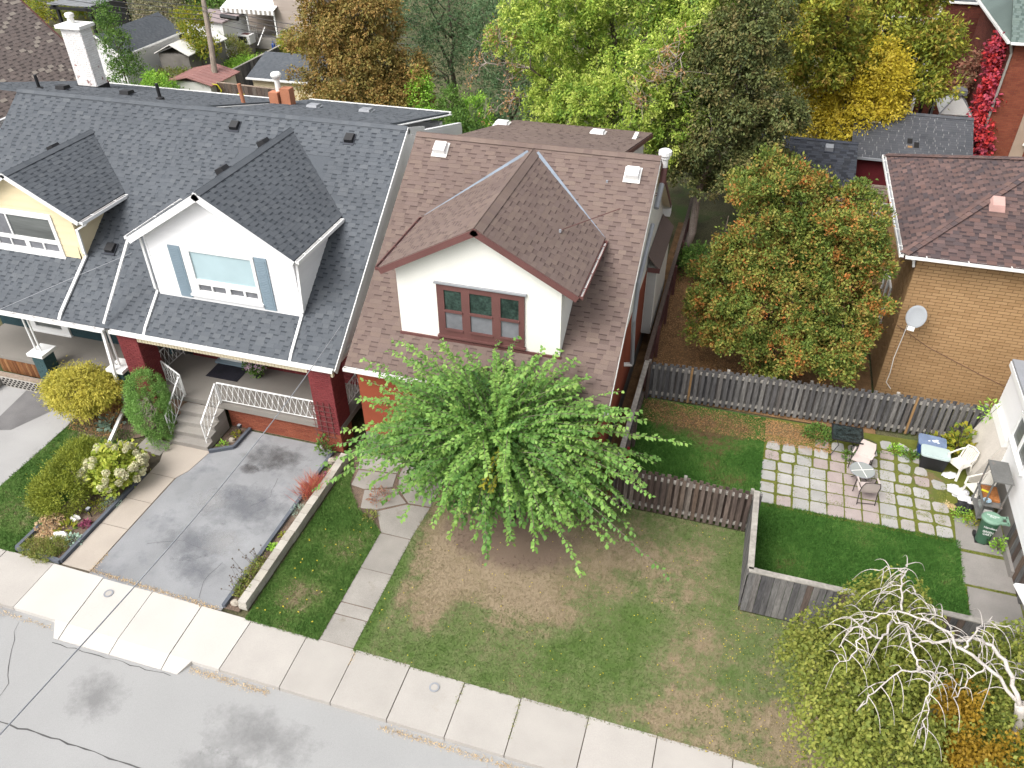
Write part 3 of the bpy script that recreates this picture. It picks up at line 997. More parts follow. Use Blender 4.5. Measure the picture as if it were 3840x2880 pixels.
for i in range(len(joints) - 1):
    (b0, f0), (b1, f1) = joints[i], joints[i + 1]
    g = .011
    ap = -16.4 < b0 < -10.5
    dz = RNG.uniform(-.006, .006)
    mb = MB()
    b0, b1, f0, f1 = b0 + g, b1 - g, f0 + g, f1 - g
    if i == 7:      # first apron slab: its front edge steps out towards the road
        mb.hexa([(f0, yf(f0), -.16), (f1, yf(f1), -.16), (b1, yb(b1), -.16), (b0, yb(b0), -.16), (f0, yf(f0), dz), (f1, yf(f1), dz), (b1, yb(b1), dz), (b0, yb(b0), dz)])
        mb.hexa([(-14.93, yf(-14.93), -.16), (-14.66, 8.37, -.16), (f1, 8.37, -.16), (f1, yf(f1), -.16), (-14.93, yf(-14.93), dz), (-14.66, 8.37, -.105), (f1, 8.37, -.105), (f1, yf(f1), dz)])
    elif ap and i < 11:
        xr = f1 if i < 10 else -11.06
        mb.hexa([(f0, yf(f0), -.16), (f1, yf(f1), -.16), (b1, yb(b1), -.16), (b0, yb(b0), -.16), (f0, yf(f0), dz), (f1, yf(f1), dz), (b1, yb(b1), dz), (b0, yb(b0), dz)])
        if i < 10:
            mb.hexa([(f0, 8.37, -.16), (f1, 8.37, -.16), (f1, yf(f1), -.16), (f0, yf(f0), -.16), (f0, 8.37, -.105), (f1, 8.37, -.105), (f1, yf(f1), dz), (f0, yf(f0), dz)])
        else:
            mb.hexa([(f0, 8.37, -.16), (xr, 8.37, -.16), (-10.88, yf(-10.9), -.16), (f0, yf(f0), -.16), (f0, 8.37, -.105), (xr, 8.37, -.105), (-10.88, yf(-10.9), dz), (f0, yf(f0), dz)])
    else:
        mb.hexa([(f0, yf(f0), -.16), (f1, yf(f1), -.16), (b1, yb(b1), -.16), (b0, yb(b0), -.16), (f0, yf(f0), dz), (f1, yf(f1), dz), (b1, yb(b1), dz), (b0, yb(b0), dz)])
    s = mb.build('slab', M['apron'] if ap else M['slab'], walk_root)
# water valve covers set in the pavement
for (x, y, lab) in ((-14.17, 9.86, 'round water valve cover in the pale slab before the asphalt driveway'), (-4.98, 9.73, 'round water valve cover in the sidewalk before the dry front lawn')):
    t = thing('valve_cover', lab, 'valve cover', (x, y, 0), 'valve covers in the sidewalk')
    MB().lathe((x, y, .002), [(.125, 0), (.125, .012), (.085, .012), (.085, .004)], 20).build('ring', M['metal_grey'], t)
    MB().lathe((x, y, .004), [(.082, 0), (.082, .007)], 20).build('lid', M['slab'], t)

# driveway of the white house
sheet('driveway', [(-15.13, 10.24), (-11.02, 10.22), (-11.12, 16.72), (-14.1, 16.72), (-14.12, 15.85), (-14.80, 15.44), (-15.12, 14.1)], -.004, M['asphalt'])
# seams and cracks: strips of filler slightly proud
def crack(name, pts, w, z, m, seed):
    rg = random.Random(seed)
    P = []
    for i in range(len(pts) - 1):
        (x0, y0), (x1, y1) = pts[i], pts[i + 1]
        k = max(2, int(math.hypot(x1 - x0, y1 - y0) / .22))
        for j in range(k):
            t = j / k
            P.append((x0 + (x1 - x0) * t + rg.uniform(-.03, .03), y0 + (y1 - y0) * t + rg.uniform(-.03, .03)))
    P.append(pts[-1])
    vs, fs = [], []
    for i, (x, y) in enumerate(P):
        a, b = P[max(0, i - 1)], P[min(len(P) - 1, i + 1)]
        d = math.hypot(b[0] - a[0], b[1] - a[1]) or 1
        nx, ny = -(b[1] - a[1]) / d, (b[0] - a[0]) / d
        ww = w * rg.uniform(.35, 1.2) / 2
        vs += [(x + nx * ww, y + ny * ww, z), (x - nx * ww, y - ny * ww, z)]
        if i: fs.append([2 * i - 2, 2 * i - 1, 2 * i + 1, 2 * i])
    o = mesh_obj(name, vs, fs, m)
    o['kind'] = 'structure'
    return o
crack('road_crack', [(-24, 6.3), (-17, 6.12), (-14.2, 6.18), (-11.9, 6.2), (-10.3, 6.14), (-8.6, 6.0), (-5, 5.7)], .035, -.126, M['crack'], 1)
crack('road_crack', [(-15.9, 8.5), (-15.3, 7.6), (-14.8, 7.0), (-14.7, 6.3)], .02, -.126, M['crack'], 2)
crack('road_crack', [(-14.6, 8.26), (-13.0, 8.28), (-11.2, 8.3)], .02, -.126, M['crack'], 3)
crack('driveway_crack', [(-12.1, 15.0), (-11.95, 14.2), (-12.3, 13.7)], .015, 0.0, M['crack'], 4)
crack('driveway_crack', [(-14.3, 11.6), (-13.4, 12.0), (-12.8, 11.9)], .014, 0.0, M['crack'], 5)
crack('driveway_crack', [(-11.9, 11.6), (-12.0, 10.9), (-11.8, 10.4)], .014, 0.0, M['crack'], 6)
def stain(name, x, y, rx, ry, z, m, seed):
    rg = random.Random(seed)
    ph = [rg.uniform(0, 6.28) for _ in range(4)]
    vs = []
    for i in range(36):
        a = 2 * math.pi * i / 36
        r = 1 + .16 * math.sin(2 * a + ph[0]) + .12 * math.sin(3 * a + ph[1]) + .08 * math.sin(7 * a + ph[2]) + .05 * math.sin(13 * a + ph[3])
        vs.append((x + rx * r * math.cos(a), y + ry * r * math.sin(a), z))
    o = mesh_obj(name, vs, [list(range(36))], m)
    o['kind'] = 'structure'
    return o
def stain_mat(name, col, k=.75):
    """oil or damp mark that fades out through irregular speckle"""
    m = bpy.data.materials.new(name); m.use_nodes = True
    nt = NT(m)
    b = m.node_tree.nodes['Principled BSDF']
    out = [x for x in m.node_tree.nodes if x.type == 'OUTPUT_MATERIAL'][0]
    b.inputs['Base Color'].default_value = (*col, 1); b.inputs['Roughness'].default_value = .9
    tc = nt.n('TexCoord')
    mp = nt.n('VectorMath', operation='MULTIPLY_ADD'); nt.l(tc.outputs['Generated'], mp.inputs[0]); mp.inputs[1].default_value = (2, 2, 0); mp.inputs[2].default_value = (-1, -1, 0)
    ln = nt.n('VectorMath', operation='LENGTH'); nt.l(mp.outputs[0], ln.inputs[0])
    geo = nt.n('NewGeometry')
    n = nt.n('TexNoise'); n.inputs['Scale'].default_value = 2.2; n.inputs['Detail'].default_value = 8; n.inputs['Roughness'].default_value = .72; nt.l(geo.outputs['Position'], n.inputs['Vector'])
    a = nt.n('Math', operation='MULTIPLY_ADD'); nt.l(n.outputs[0], a.inputs[0]); a.inputs[1].default_value = 1.9
    c = nt.n('Math', operation='SUBTRACT'); c.inputs[0].default_value = .05; nt.l(ln.outputs['Value'], c.inputs[1]); nt.l(c.outputs[0], a.inputs[2])
    r = nt.n('MapRange'); nt.l(a.outputs[0], r.inputs['Value']); r.inputs['From Min'].default_value = .2; r.inputs['From Max'].default_value = .95; r.inputs['To Max'].default_value = k
    tr = nt.n('BsdfTransparent')
    ms = nt.n('MixShader'); nt.l(r.outputs[0], ms.inputs[0]); nt.l(tr.outputs[0], ms.inputs[1]); nt.l(b.outputs[0], ms.inputs[2])
    nt.l(ms.outputs[0], out.inputs['Surface'])
    return m
M['oil'] = stain_mat('oil_stain', (.07, .065, .065), .62)
M['damp'] = stain_mat('damp_stain', (.16, .158, .16), .36)
M['dark_patch'] = stain_mat('worn_sealer', (.135, .142, .16), .5)
M['pale_patch'] = stain_mat('pale_scuff', (.37, .37, .37), .5)
stain('oil_stain', -12.6, 15.75, 1.15, .85, .001, M['oil'], 1)
stain('oil_stain', -13.2, 15.1, .45, .3, .002, M['oil'], 2)
stain('sealer_patch', -12.5, 13.6, 1.5, 1.2, .003, M['dark_patch'], 3)
stain('sealer_patch', -13.2, 12.1, 1.1, .9, .001, M['dark_patch'], 4)
stain('sealer_patch', -12.4, 11.2, .9, .7, .002, M['dark_patch'], 14)
stain('scuff_patch', -12.2, 12.3, .9, .6, .004, M['pale_patch'], 5)
stain('scuff_patch', -13.6, 13.6, .8, .6, .004, M['pale_patch'], 15)
stain('damp_stain', -12.5, 7.35, 1.0, .7, -.1255, M['damp'], 6)
stain('damp_stain', -8.4, 7.55, 1.6, .9, -.1250, M['damp'], 7)
stain('damp_stain', -8.6, 6.6, 1.3, .6, -.1245, M['damp'], 8)

# gutter-edge litter of dry grass along the kerb and the top of the driveway
rl = np.random.default_rng(5)
def litter(name, pts, n, spread, m, h=.05, z=-.12, w=.014):
    P = []
    for i in range(len(pts) - 1):
        (x0, y0), (x1, y1) = pts[i], pts[i + 1]
        k = max(3, int(n * math.hypot(x1 - x0, y1 - y0)))
        t = rl.uniform(0, 1, k)
        P.append(np.column_stack([x0 + (x1 - x0) * t + rl.normal(size=k) * spread, y0 + (y1 - y0) * t + rl.normal(size=k) * spread * .7, np.full(k, z)]))
    P = np.concatenate(P)
    k = len(P)
    D = np.column_stack([rl.normal(size=(k, 2)), rl.uniform(.1, .8, k)])
    o = leaf_mesh(name, P, D, nrm(rl.normal(size=(k, 3))), h * rl.uniform(.5, 1.3, k), w, m, None, rl.uniform(0, 1, k), fold=0)
    o['kind'] = 'stuff'
litter('dry_kerb_grass', [(-10.8, 8.58), (-8.7, 8.55)], 260, .07, M['straw'])
litter('dry_kerb_grass', [(-5.8, 8.52), (-1.2, 8.44)], 230, .06, M['straw'])
litter('dry_kerb_grass', [(-19, 8.72), (-15.0, 8.6)], 90, .05, M['straw'])
litter('dry_driveway_edge_grass', [(-15.2, 10.38), (-11.1, 10.24)], 230, .05, M['straw'], z=0)
litter('dry_driveway_edge_grass', [(-15.12, 11.0), (-15.15, 10.4)], 220, .05, M['straw'], z=0)
litter('joint_weeds', [(-4.34, 10.05), (-4.33, 9.5)], 120, .025, M['lf_moss'], .04, 0)
litter('joint_weeds', [(-2.95, 10.0), (-2.93, 9.0)], 110, .025, M['lf_moss'], .04, 0)
litter('joint_weeds', [(-7.18, 10.1), (-7.16, 9.7)], 110, .03, M['straw'], .04, 0)
litter('joint_weeds', [(-1.35, 10.0), (-1.35, 9.7)], 110, .03, M['lf_moss'], .04, 0)

# lawns
sheet('front_lawn', [(-7.26, 10.10), (12, 9.80), (12, 13.96), (1.66, 13.96), (1.66, 16.72), (-7.1, 16.8), (-7.2, 15.1), (-7.28, 13.8)], 0, M['lawn_front'])
sheet('side_lawn', [(-10.3, 10.16), (-8.2, 10.13), (-8.19, 13.83), (-8.5, 14.1), (-9.21, 14.5), (-9.87, 15.3), (-10.02, 15.9), (-10.3, 16.5)], .004, M['lawn_left'])
sheet('far_left_lawn', [(-20.02, 10.3), (-17.64, 10.3), (-17.64, 16.5), (-20.1, 16.5)], 0, M['lawn_left'])
sheet('back_lawn', [(-2.06, 16.85), (1.78, 16.85), (1.78, 14.08), (7.24, 14.08), (7.32, 17.95), (1.98, 17.95), (1.98, 22.1), (-2.06, 22.1)], .002, M['lawn_back'])
sheet('patio_bed', [(1.98, 17.95), (7.32, 17.95), (8.2, 18.9), (8.25, 22.3), (1.98, 22.1)], .001, M['moss_bed'])
sheet('rear_yard', [(-2.15, 22.2), (5.4, 22.2), (5.4, 33), (-2.15, 33)], 0, M['mulch'])
sheet('side_alley', [(-2.7, 17), (-2.12, 17), (-2.15, 36), (-2.7, 36)], .003, M['mulch'])
rg = np.random.default_rng(11)
dens = lambda thr: (lambda p, r: True)
def thin(p, r):      # thin turf round the tree
    d = np.hypot((p[:, 0] + 4.5) / 2.0, (p[:, 1] - 15.0) / 1.5)
    return r.uniform(size=len(p)) < np.clip(d - .55, .05, 1)
grass('front_lawn_grass', rg, [(-7.27, 10.06), (12, 9.78), (12, 13.94), (1.64, 13.94), (1.64, 16.7), (-7.1, 16.7), (-7.22, 15.1), (-7.3, 13.8)], 120000, M['gr_front'], .055, .013, 0, thin)
grass('side_lawn_grass', rg, [(-10.3, 10.12), (-8.19, 10.09), (-8.17, 13.83), (-8.5, 14.14), (-9.19, 14.53), (-9.84, 15.3), (-10.0, 15.9), (-10.28, 16.4)], 26000, M['gr_left'], .06, .013, .004)
grass('far_left_grass', rg, [(-20.05, 10.28), (-17.6, 10.28), (-17.6, 15.6), (-20.1, 15.6)], 24000, M['gr_left'], .06, .013)
grass('back_lawn_grass', rg, [(-2.04, 16.9), (1.76, 16.9), (1.76, 14.1), (7.26, 14.1), (7.34, 18.05), (1.98, 18.05), (1.98, 22.0), (-2.04, 22.0)], 95000, M['gr_back'], .085, .015)
# fallen leaves on the lawn
def fallen(name, poly, n, m, L=.06, z=.045):
    p = scatter_poly(rg, poly, n)
    P = np.column_stack([p, np.full(n, z)])
    D = np.column_stack([rg.normal(size=(n, 2)), rg.normal(size=n) * .15])
    N = np.column_stack([rg.normal(size=(n, 2)) * .3, np.ones(n)])
    o = leaf_mesh(name, P, D, nrm(N), L * rg.uniform(.6, 1.3, n), L * .7, m, None, rg.uniform(0, 1, n), fold=.15)
    o['kind'] = 'stuff'
fallen('fallen_leaves', [(-7.2, 10.2), (3, 9.9), (3, 13.9), (1.6, 16.6), (-7, 16.5)], 230, M['lf_yellow'], .04)
fallen('fallen_leaves', [(1, 9.9), (4.5, 9.9), (4.5, 13.9), (1.5, 13.9)], 300, M['lf_yellow'], .036)
fallen('fallen_leaves', [(-10.2, 10.3), (-8.3, 10.2), (-8.3, 13.8), (-10.1, 16)], 30, M['lf_yellow'])
fallen('fallen_needles', [(-2, 20.8), (4, 20.8), (4, 22), (-2, 22)], 5000, M['lf_dead'], .05, .03)
fallen('fallen_needles', [(-2.1, 22.3), (3, 22.3), (3, 30), (-2.1, 32)], 9000, M['lf_dead'], .06, .02)

# front walk of the brown house: cast slabs, then broken flags bending to the porch
fw = thing('front_walk', None, None, (-8, 13, 0)); fw['kind'] = 'structure'
sheet('front_walk_bed', [(-8.2, 10.13), (-7.25, 10.11), (-7.24, 13.8), (-7.1, 15.4), (-7.2, 16.8), (-10.5, 16.8), (-10.3, 16.2), (-9.87, 15.3), (-9.2, 14.47), (-8.2, 13.84)], -.004, M['soil'])
def flag(parent, poly, z0, z1, m, name='slab'):
    return MB().prism([(x, y, z0) for x, y in poly], (0, 0, z1 - z0)).build(name, m, parent)
for y0, y1 in ((10.16, 10.95), (10.98, 11.33), (11.36, 12.5), (12.52, 13.80)):
    flag(fw, [(-8.18, y0), (-7.27, y0), (-7.27, y1), (-8.18, y1)], -.05, .012 + RNG.uniform(-.003, .003), M['walk'])
for poly in ([(-8.18, 13.84), (-7.28, 13.83), (-7.2, 15.1), (-7.9, 15.05), (-8.62, 14.55)],
             [(-8.66, 14.62), (-7.95, 15.1), (-8.5, 15.55), (-9.35, 15.25), (-9.15, 14.55)],
             [(-9.38, 15.3), (-8.6, 15.6), (-8.7, 16.15), (-9.9, 16.0), (-9.83, 15.35)],
             [(-9.95, 16.06), (-8.7, 16.2), (-8.75, 16.85), (-10.2, 16.85)],
             [(-7.88, 15.12), (-7.2, 15.16), (-7.2, 16.8), (-8.65, 16.8), (-8.6, 16.15), (-8.42, 15.62)]):
    flag(fw, poly, -.05, .012 + RNG.uniform(-.004, .004), M['walk'])
# walk of the white house with its pad at the steps
wp = thing('entrance_walk', None, None, (-15.6, 12, 0)); wp['kind'] = 'structure'
sheet('entrance_walk_bed', [(-16.08, 10.3), (-15.12, 10.28), (-15.12, 14.1), (-14.75, 15.46), (-16.6, 15.5), (-16.6, 14.9), (-16.08, 14.1)], -.006, M['joint'])
for y0, y1 in ((10.34, 11.9), (11.92, 12.97), (12.99, 14.08)):
    flag(wp, [(-16.05, y0), (-15.15, y0), (-15.15, y1), (-16.05, y1)], -.05, .01, M['walk_pink'])
flag(wp, [(-16.05, 14.10), (-15.14, 14.10), (-14.93, 14.5), (-14.80, 15.45), (-16.2, 15.46), (-16.22, 15.0), (-16.05, 14.6)], -.05, .012, M['walk_pink'])
flag(wp, [(-16.24, 14.85), (-16.24, 15.5), (-17.2, 15.5), (-17.2, 15.0), (-16.6, 14.85)], -.05, .008, M['walk'])
# left driveway
sheet('left_driveway', [(-34, 10.45), (-20.03, 10.30), (-20.05, 13.4), (-20.12, 15.6), (-20.5, 16.7), (-34, 16.7)], -.002, M['drive_left'])
sheet('asphalt_strip', [(-22.55, 14.3), (-21.75, 14.55), (-21.15, 15.8), (-20.9, 16.68), (-22.9, 16.68)], .002, M['asphalt_dark'])
sheet('planting_soil', [(-20.1, 15.2), (-18.1, 15.0), (-17.3, 15.5), (-17.2, 16.7), (-20.4, 16.7)], .004, M['soil'])
# side walk along the white house at the right
sw = thing('yard_walk', None, None, (7.9, 17, 0)); sw['kind'] = 'structure'
sheet('yard_walk_bed', [(7.22, 13.9), (8.6, 13.9), (8.6, 19.2), (7.35, 19.1)], -.003, M['moss_bed'])
for y0, y1 in ((13.9, 15.1), (15.16, 16.42), (16.5, 17.66), (17.78, 19.02)):
    flag(sw, [(7.26, y0), (8.55, y0), (8.55, y1 - .02), (7.34, y1)], -.05, .014 + RNG.uniform(-.003, .004), M['walk_grey'])
litter('yard_walk_weeds', [(7.3, 17.72), (8.45, 17.70)], 260, .03, M['lf_moss'], .05, 0)
litter('yard_walk_weeds', [(7.3, 16.46), (8.5, 16.46)], 260, .025, M['lf_moss'], .05, 0)

# patio: square pavers sunk in moss
M['paver'] = mat('patio_paver', [(.34, .335, .32), (.305, .30, .285), (.37, .36, .345), (.325, .30, .28), (.35, .34, .325)], .95, 2.5, .10, 60, .12, .3, stain=((.22, .215, .165), 2.2, .60, .12))
M['paver_pink'] = mat('pink_patio_paver', [(.335, .275, .262), (.315, .265, .252), (.355, .30, .285)], .95, 2.5, .10, 60, .12, .3, stain=((.24, .21, .16), 2.2, .62, .12))
patio = thing('patio', None, None, (4.5, 20, 0)); patio['kind'] = 'structure'
for r in range(8):
    for c in range(11):
        x, y = 1.93 + .484 * c + (.02 * r if r > 3 else 0), 18.04 + .492 * r
        if x > 7.05 or y > 21.7: continue
        gone = (r >= 6 and c < 3 and RNG.random() < .55) or (c == 10 and r > 2 and RNG.random() < .5) or (r == 7 and (c < 6 or RNG.random() < .35))
        if gone: continue
        over = max(0, (r - 3) * .02) + (.05 if c > 7 else 0) + (.035 if c < 2 else 0)
        e = [RNG.uniform(.008, .03) + RNG.random() * over * .8 for _ in range(8)]
        cr = [RNG.uniform(.01, .05) + over * .5 for _ in range(4)]
        poly = [(x + e[0] + cr[0], y + e[1]), (x + .478 - e[2] - cr[1], y + e[3]), (x + .478 - e[2], y + e[3] + cr[1] * .8), (x + .478 - e[4], y + .484 - e[5] - cr[2]),
                (x + .478 - e[4] - cr[2] * .8, y + .484 - e[5]), (x + e[6] + cr[3], y + .484 - e[7]), (x + e[6], y + .484 - e[7] - cr[3]), (x + e[0], y + e[1] + cr[0] * .7)]
        pk = (4 <= c <= 6 and r <= 3) or (c == 1 and r == 0) or (c in (4, 5) and r in (4, 5)) or RNG.random() < .08
        flag(patio, poly, -.04, .012 + RNG.uniform(-.006, .008), M['paver_pink'] if pk else M['paver'], 'paver')
for (pts, n, m) in (([(2.0, 21.2), (3.6, 21.0)], 500, 'lf_moss'), ([(2.2, 19.9), (2.2, 21)], 350, 'lf_green'), ([(5.6, 19.0), (5.6, 21.4)], 260, 'lf_moss'), ([(6.1, 18.2), (6.1, 20.8)], 260, 'lf_moss'), ([(6.6, 18.3), (6.6, 20.6)], 240, 'lf_moss'),
                    ([(3.0, 20.6), (3.4, 20.4)], 700, 'lf_moss'), ([(3.5, 18.55), (4.4, 18.6)], 240, 'lf_moss'), ([(5.2, 18.4), (5.7, 18.45)], 600, 'lf_moss'), ([(6.2, 18.9), (6.6, 18.8)], 700, 'lf_moss'), ([(2.0, 17.98), (7.2, 17.98)], 120, 'lf_moss'),
                    ([(5.3, 21.3), (6.4, 21.35)], 500, 'lf_green'), ([(5.2, 20.0), (5.5, 20.6)], 400, 'lf_moss'), ([(2.4, 18.5), (7, 18.55)], 60, 'lf_moss'), ([(2.4, 19.0), (7, 19.05)], 60, 'lf_moss'), ([(2.4, 19.5), (7, 19.55)], 60, 'lf_moss'), ([(2.4, 20.0), (7, 20.05)], 70, 'lf_moss'), ([(2.4, 20.5), (7, 20.55)], 80, 'lf_moss'), ([(6.9, 18.2), (7.2, 20.3)], 420, 'lf_moss'), ([(2.9, 18.1), (2.9, 21.2)], 130, 'lf_moss'), ([(3.38, 18.1), (3.38, 21.2)], 110, 'lf_moss'), ([(3.86, 18.1), (3.86, 21.2)], 110, 'lf_moss'), ([(4.35, 18.1), (4.35, 20.2)], 110, 'lf_moss'), ([(2.45, 18.1), (2.45, 21.2)], 200, 'lf_moss'), ([(5.1, 19.3), (5.1, 21.2)], 260, 'lf_moss')):
    litter('patio_weeds', pts, n, .06, M[m], .055, 0)
# ---------------------------------------------------------------- house builders
VX, VY, VZ = Vector((1, 0, 0)), Vector((0, 1, 0)), Vector((0, 0, 1))

def front_slope(house, pc, x0, x1, ye, ze, yr, zr, mats, rng, holes=(), name='roof', lift=0.0, slabm=None, expo=0.145, tab=(0.16, 0.34), gap=(0.09, 0.2)):
    L = math.hypot(yr - ye, zr - ze)
    c, s = (yr - ye) / L, (zr - ze) / L
    n = Vector((0, -s, c))
    O = Vector((0, ye, ze))
    poly3 = [(x0, ye, ze), (x1, ye, ze), (x1, yr, zr), (x0, yr, zr)]
    r = MB().prism([Vector(p) + n * (lift - .002) for p in poly3], n * -.07).build(name, slabm or mats[1], house)
    hs = [(h[0], h[1], (h[2] - ye) / c, (h[3] - ye) / c) for h in holes]
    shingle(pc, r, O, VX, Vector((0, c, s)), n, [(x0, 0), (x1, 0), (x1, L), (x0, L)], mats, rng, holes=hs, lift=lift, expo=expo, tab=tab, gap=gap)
    return r

def rear_slope(house, pc, x0, x1, yr, zr, yb_, zb_, mats, rng, name='rear_roof', slabm=None, lift=0.0):
    L = math.hypot(yb_ - yr, zr - zb_)
    c, s = (yb_ - yr) / L, (zr - zb_) / L
    n = Vector((0, s, c))
    O = Vector((0, yb_, zb_))
    r = MB().prism([Vector(p) + n * (lift - .002) for p in [(x0, yr, zr), (x1, yr, zr), (x1, yb_, zb_), (x0, yb_, zb_)]], n * -.07).build(name, slabm or mats[1], house)
    shingle(pc, r, O, -VX, Vector((0, -c, s)), n, [(-x1, 0), (-x0, 0), (-x0, L), (-x1, L)], mats, rng, lift=lift)
    return r

def side_slope(house, pc, xr, zr, xe, ze, y0e, y1e, y0r, y1r, mats, rng, name, slabm=None, expo=0.145, tab=(0.16, 0.34), gap=(0.09, 0.2)):
    """slope of a roof whose ridge runs along Y at xr; eave at xe (right or left of it)"""
    a, b = abs(xe - xr), zr - ze
    S = math.hypot(a, b)
    a, b = a / S, b / S
    sg = 1 if xe > xr else -1
    v = Vector((-a * sg, 0, b))
    n = Vector((b * sg, 0, a))
    u = v.cross(n)
    O = Vector((xe, 0, ze))
    r = MB().prism([Vector(p) - n * .002 for p in [(xe, y0e, ze), (xe, y1e, ze), (xr, y1r, zr), (xr, y0r, zr)]], n * -.07).build(name, slabm or mats[1], house)
    k = 1 if u.y > 0 else -1
    poly = [(k * y0e, 0), (k * y1e, 0), (k * y1r, S), (k * y0r, S)]
    shingle(pc, r, O, u, v, n, poly, mats, rng, expo=expo, tab=tab, gap=gap)
    return r, v, n

def dormer(house, pc, wx0, wx1, yf_, zb_, xr, zr, xl, xe, ze, yfr, Yof, mats, wallm, trimm, rng, side=None, front=None, expo_w=0.16, capm=None, valley=None, holes=(), fascia_h=.2, capw=.17, sidem=None, tabs=((0.16, 0.34), (0.09, 0.2))):
    yr_b = Yof(zr)
    for xe_, nm in ((xl, 'dormer_roof'), (xe, 'dormer_roof')):
        r, v, n = side_slope(house, pc, xr, zr, xe_, ze, yfr, Yof(ze), yfr, yr_b, mats, rng, nm, tab=tabs[0], gap=tabs[1])
        if xe_ == xe: rr = r
    sl = (zr - ze) / abs(xe - xr)
    slL = (zr - ze) / abs(xl - xr)
    nR, nL = Vector((sl, 0, 1)).normalized(), Vector((-slL, 0, 1)).normalized()
    dR, dL = Vector((1, 0, -sl)), Vector((-1, 0, -slL))
    caps(pc, rr, (xr, yfr, zr), (xr, yr_b, zr), [(dR, nR), (dL, nL)], capm or mats[0], rng, w=capw)
    under = lambda x: zr - (sl if x > xr else slL) * abs(x - xr) - .09
    # front wall with gable
    apex = zr - .09
    poly = [(wx0, zb_), (wx1, zb_), (wx1, under(wx1)), (xr, apex), (wx0, under(wx0))]
    wall = MB().prism([(x, yf_, z) for x, z in poly], (0, .14, 0))
    for wx, sg in ((wx0, 1), (wx1, -1)):
        zt = under(wx) + .03
        wall.prism([(wx, yf_ + .14, zb_ + .02), (wx, yf_ + .14, zt), (wx, Yof(zt) + .05, zt), (wx, Yof(zb_ + .02), zb_ + .02)], (.1 * sg, 0, 0))
    w = wall.build('dormer_wall', wallm if not sidem else sidem, house)
    if front:
        siding(house, (0, yf_, 0), VX, VZ, -VY, poly, expo_w, front, holes)
    if side:
        zt = under(wx1)
        D = Yof(zt) - yf_
        siding(house, (wx1, yf_, zb_), VY, VZ, VX, [(0, 0), (.02, 0), (D, zt - zb_), (0, zt - zb_)], expo_w, side)
        MB().box(wx1 - .05, wx1 + .022, yf_ - .022, yf_ + .05, zb_, under(wx1)).build('corner_board', front, house)
        MB().box(wx0 - .022, wx0 + .05, yf_ - .022, yf_ + .05, zb_, under(wx0)).build('corner_board', front, house)
    # rake boards, left and right, and their level returns
    for xa, xb in ((xl, xr), (xe, xr)):
        d = Vector((xb - xa, 0, zr - ze))
        up = Vector((-d.z, 0, d.x)) if d.x > 0 else Vector((d.z, 0, -d.x))
        up.normalize()
        off = up * (-fascia_h / 2 - .012)
        mb = MB().beam(Vector((xa, yfr - .02, ze)) + off, Vector((xb, yfr - .02, zr)) + off, .045, fascia_h, up, ext=.035)
        mb.build('rake_board', trimm, house)
    sb = MB()      # closed soffit behind the rake boards
    for xa, xb in ((xl, xr), (xe, xr)):
        sb.prism([(xa, yfr + .01, ze - .1), (xb, yfr + .01, zr - .1), (xb, yf_, zr - .1), (xa, yf_, ze - .1)], (0, 0, -.03))
    sb.build('soffit', trimm, house)
    return under

def vent_box(house, c, u, v, n, w, h, t, mb_, fl, name='roof_vent', lab=None, hood=True):
    """low square roof vent on a slope: flange, hood"""
    c, u, v, n = Vector(c), Vector(u).normalized(), Vector(v).normalized(), Vector(n).normalized()
    m = MB()
    frame_quad(m, c, u, v, n, -w * .62, w * .62, -h * .72, h * .6, .01, .025)
    o = m.build(name, fl, house)
    k = MB()
    P = lambda a, b, d: c + u * a + v * b + n * d
    k.hexa([P(-w / 2, -h / 2, .025), P(w / 2, -h / 2, .025), P(w / 2, h / 2, .025), P(-w / 2, h / 2, .025),
            P(-w * .46, -h * .40, t), P(w * .46, -h * .40, t), P(w * .46, h * .46, t * .8), P(-w * .46, h * .46, t * .8)])
    k.build('hood', mb_, o)
    if lab: o['label'] = lab
    return o

def pipe(house, pts, m, w=.075, t=.055, name='downspout', r=None):
    mb = MB()
    if r:
        mb.tube(pts, r, 8)
    else:
        for i in range(len(pts) - 1):
            p, q = Vector(pts[i]), Vector(pts[i + 1])
            d = (q - p).normalized()
            up = (0, -1, 0) if abs(d.z) > .75 else (0, 0, 1)
            mb.beam(p, q, w, t, up, ext=.012 + .001 * i)
    return mb.build(name, m, house)

def railing(house, p, q, h, m, drop=(0, 0), step=.17, name='porch_railing', posts=True):
    """wrought-iron rail: top and bottom bars, crossed balusters with a collar where they cross"""
    p, q = Vector(p), Vector(q)
    d = q - p
    L = math.hypot(d.x, d.y)
    k = max(1, round(L / step))
    top, bot = h, .11
    r = MB()
    r.beam(p + VZ * top, q + VZ * top, .045, .022)
    o = r.build(name, m, house)
    MB().beam(p + VZ * bot, q + VZ * bot, .026, .014).build('bottom_bar', m, o)
    if posts:
        for e in (p, q):
            MB().beam(e, e + VZ * (top - .012), .028, .028, (0, 1, 0)).build('post', m, o)
    for i in range(k):
        a, b = p + d * (i / k), p + d * ((i + 1) / k)
        mid = (a + b) / 2
        mb = MB()
        mb.beam(a + VZ * bot, b + VZ * top, .013, .008, (0, 1, 0) if abs(d.x) > abs(d.y) else (1, 0, 0))
        mb.beam(b + VZ * bot, a + VZ * top, .011, .010, (0, 1, 0) if abs(d.x) > abs(d.y) else (1, 0, 0))
        mb.box(mid.x - .018, mid.x + .018, mid.y - .018, mid.y + .018, mid.z + (bot + top) / 2 - .018, mid.z + (bot + top) / 2 + .018)
        mb.build('baluster', m, o)
    return o

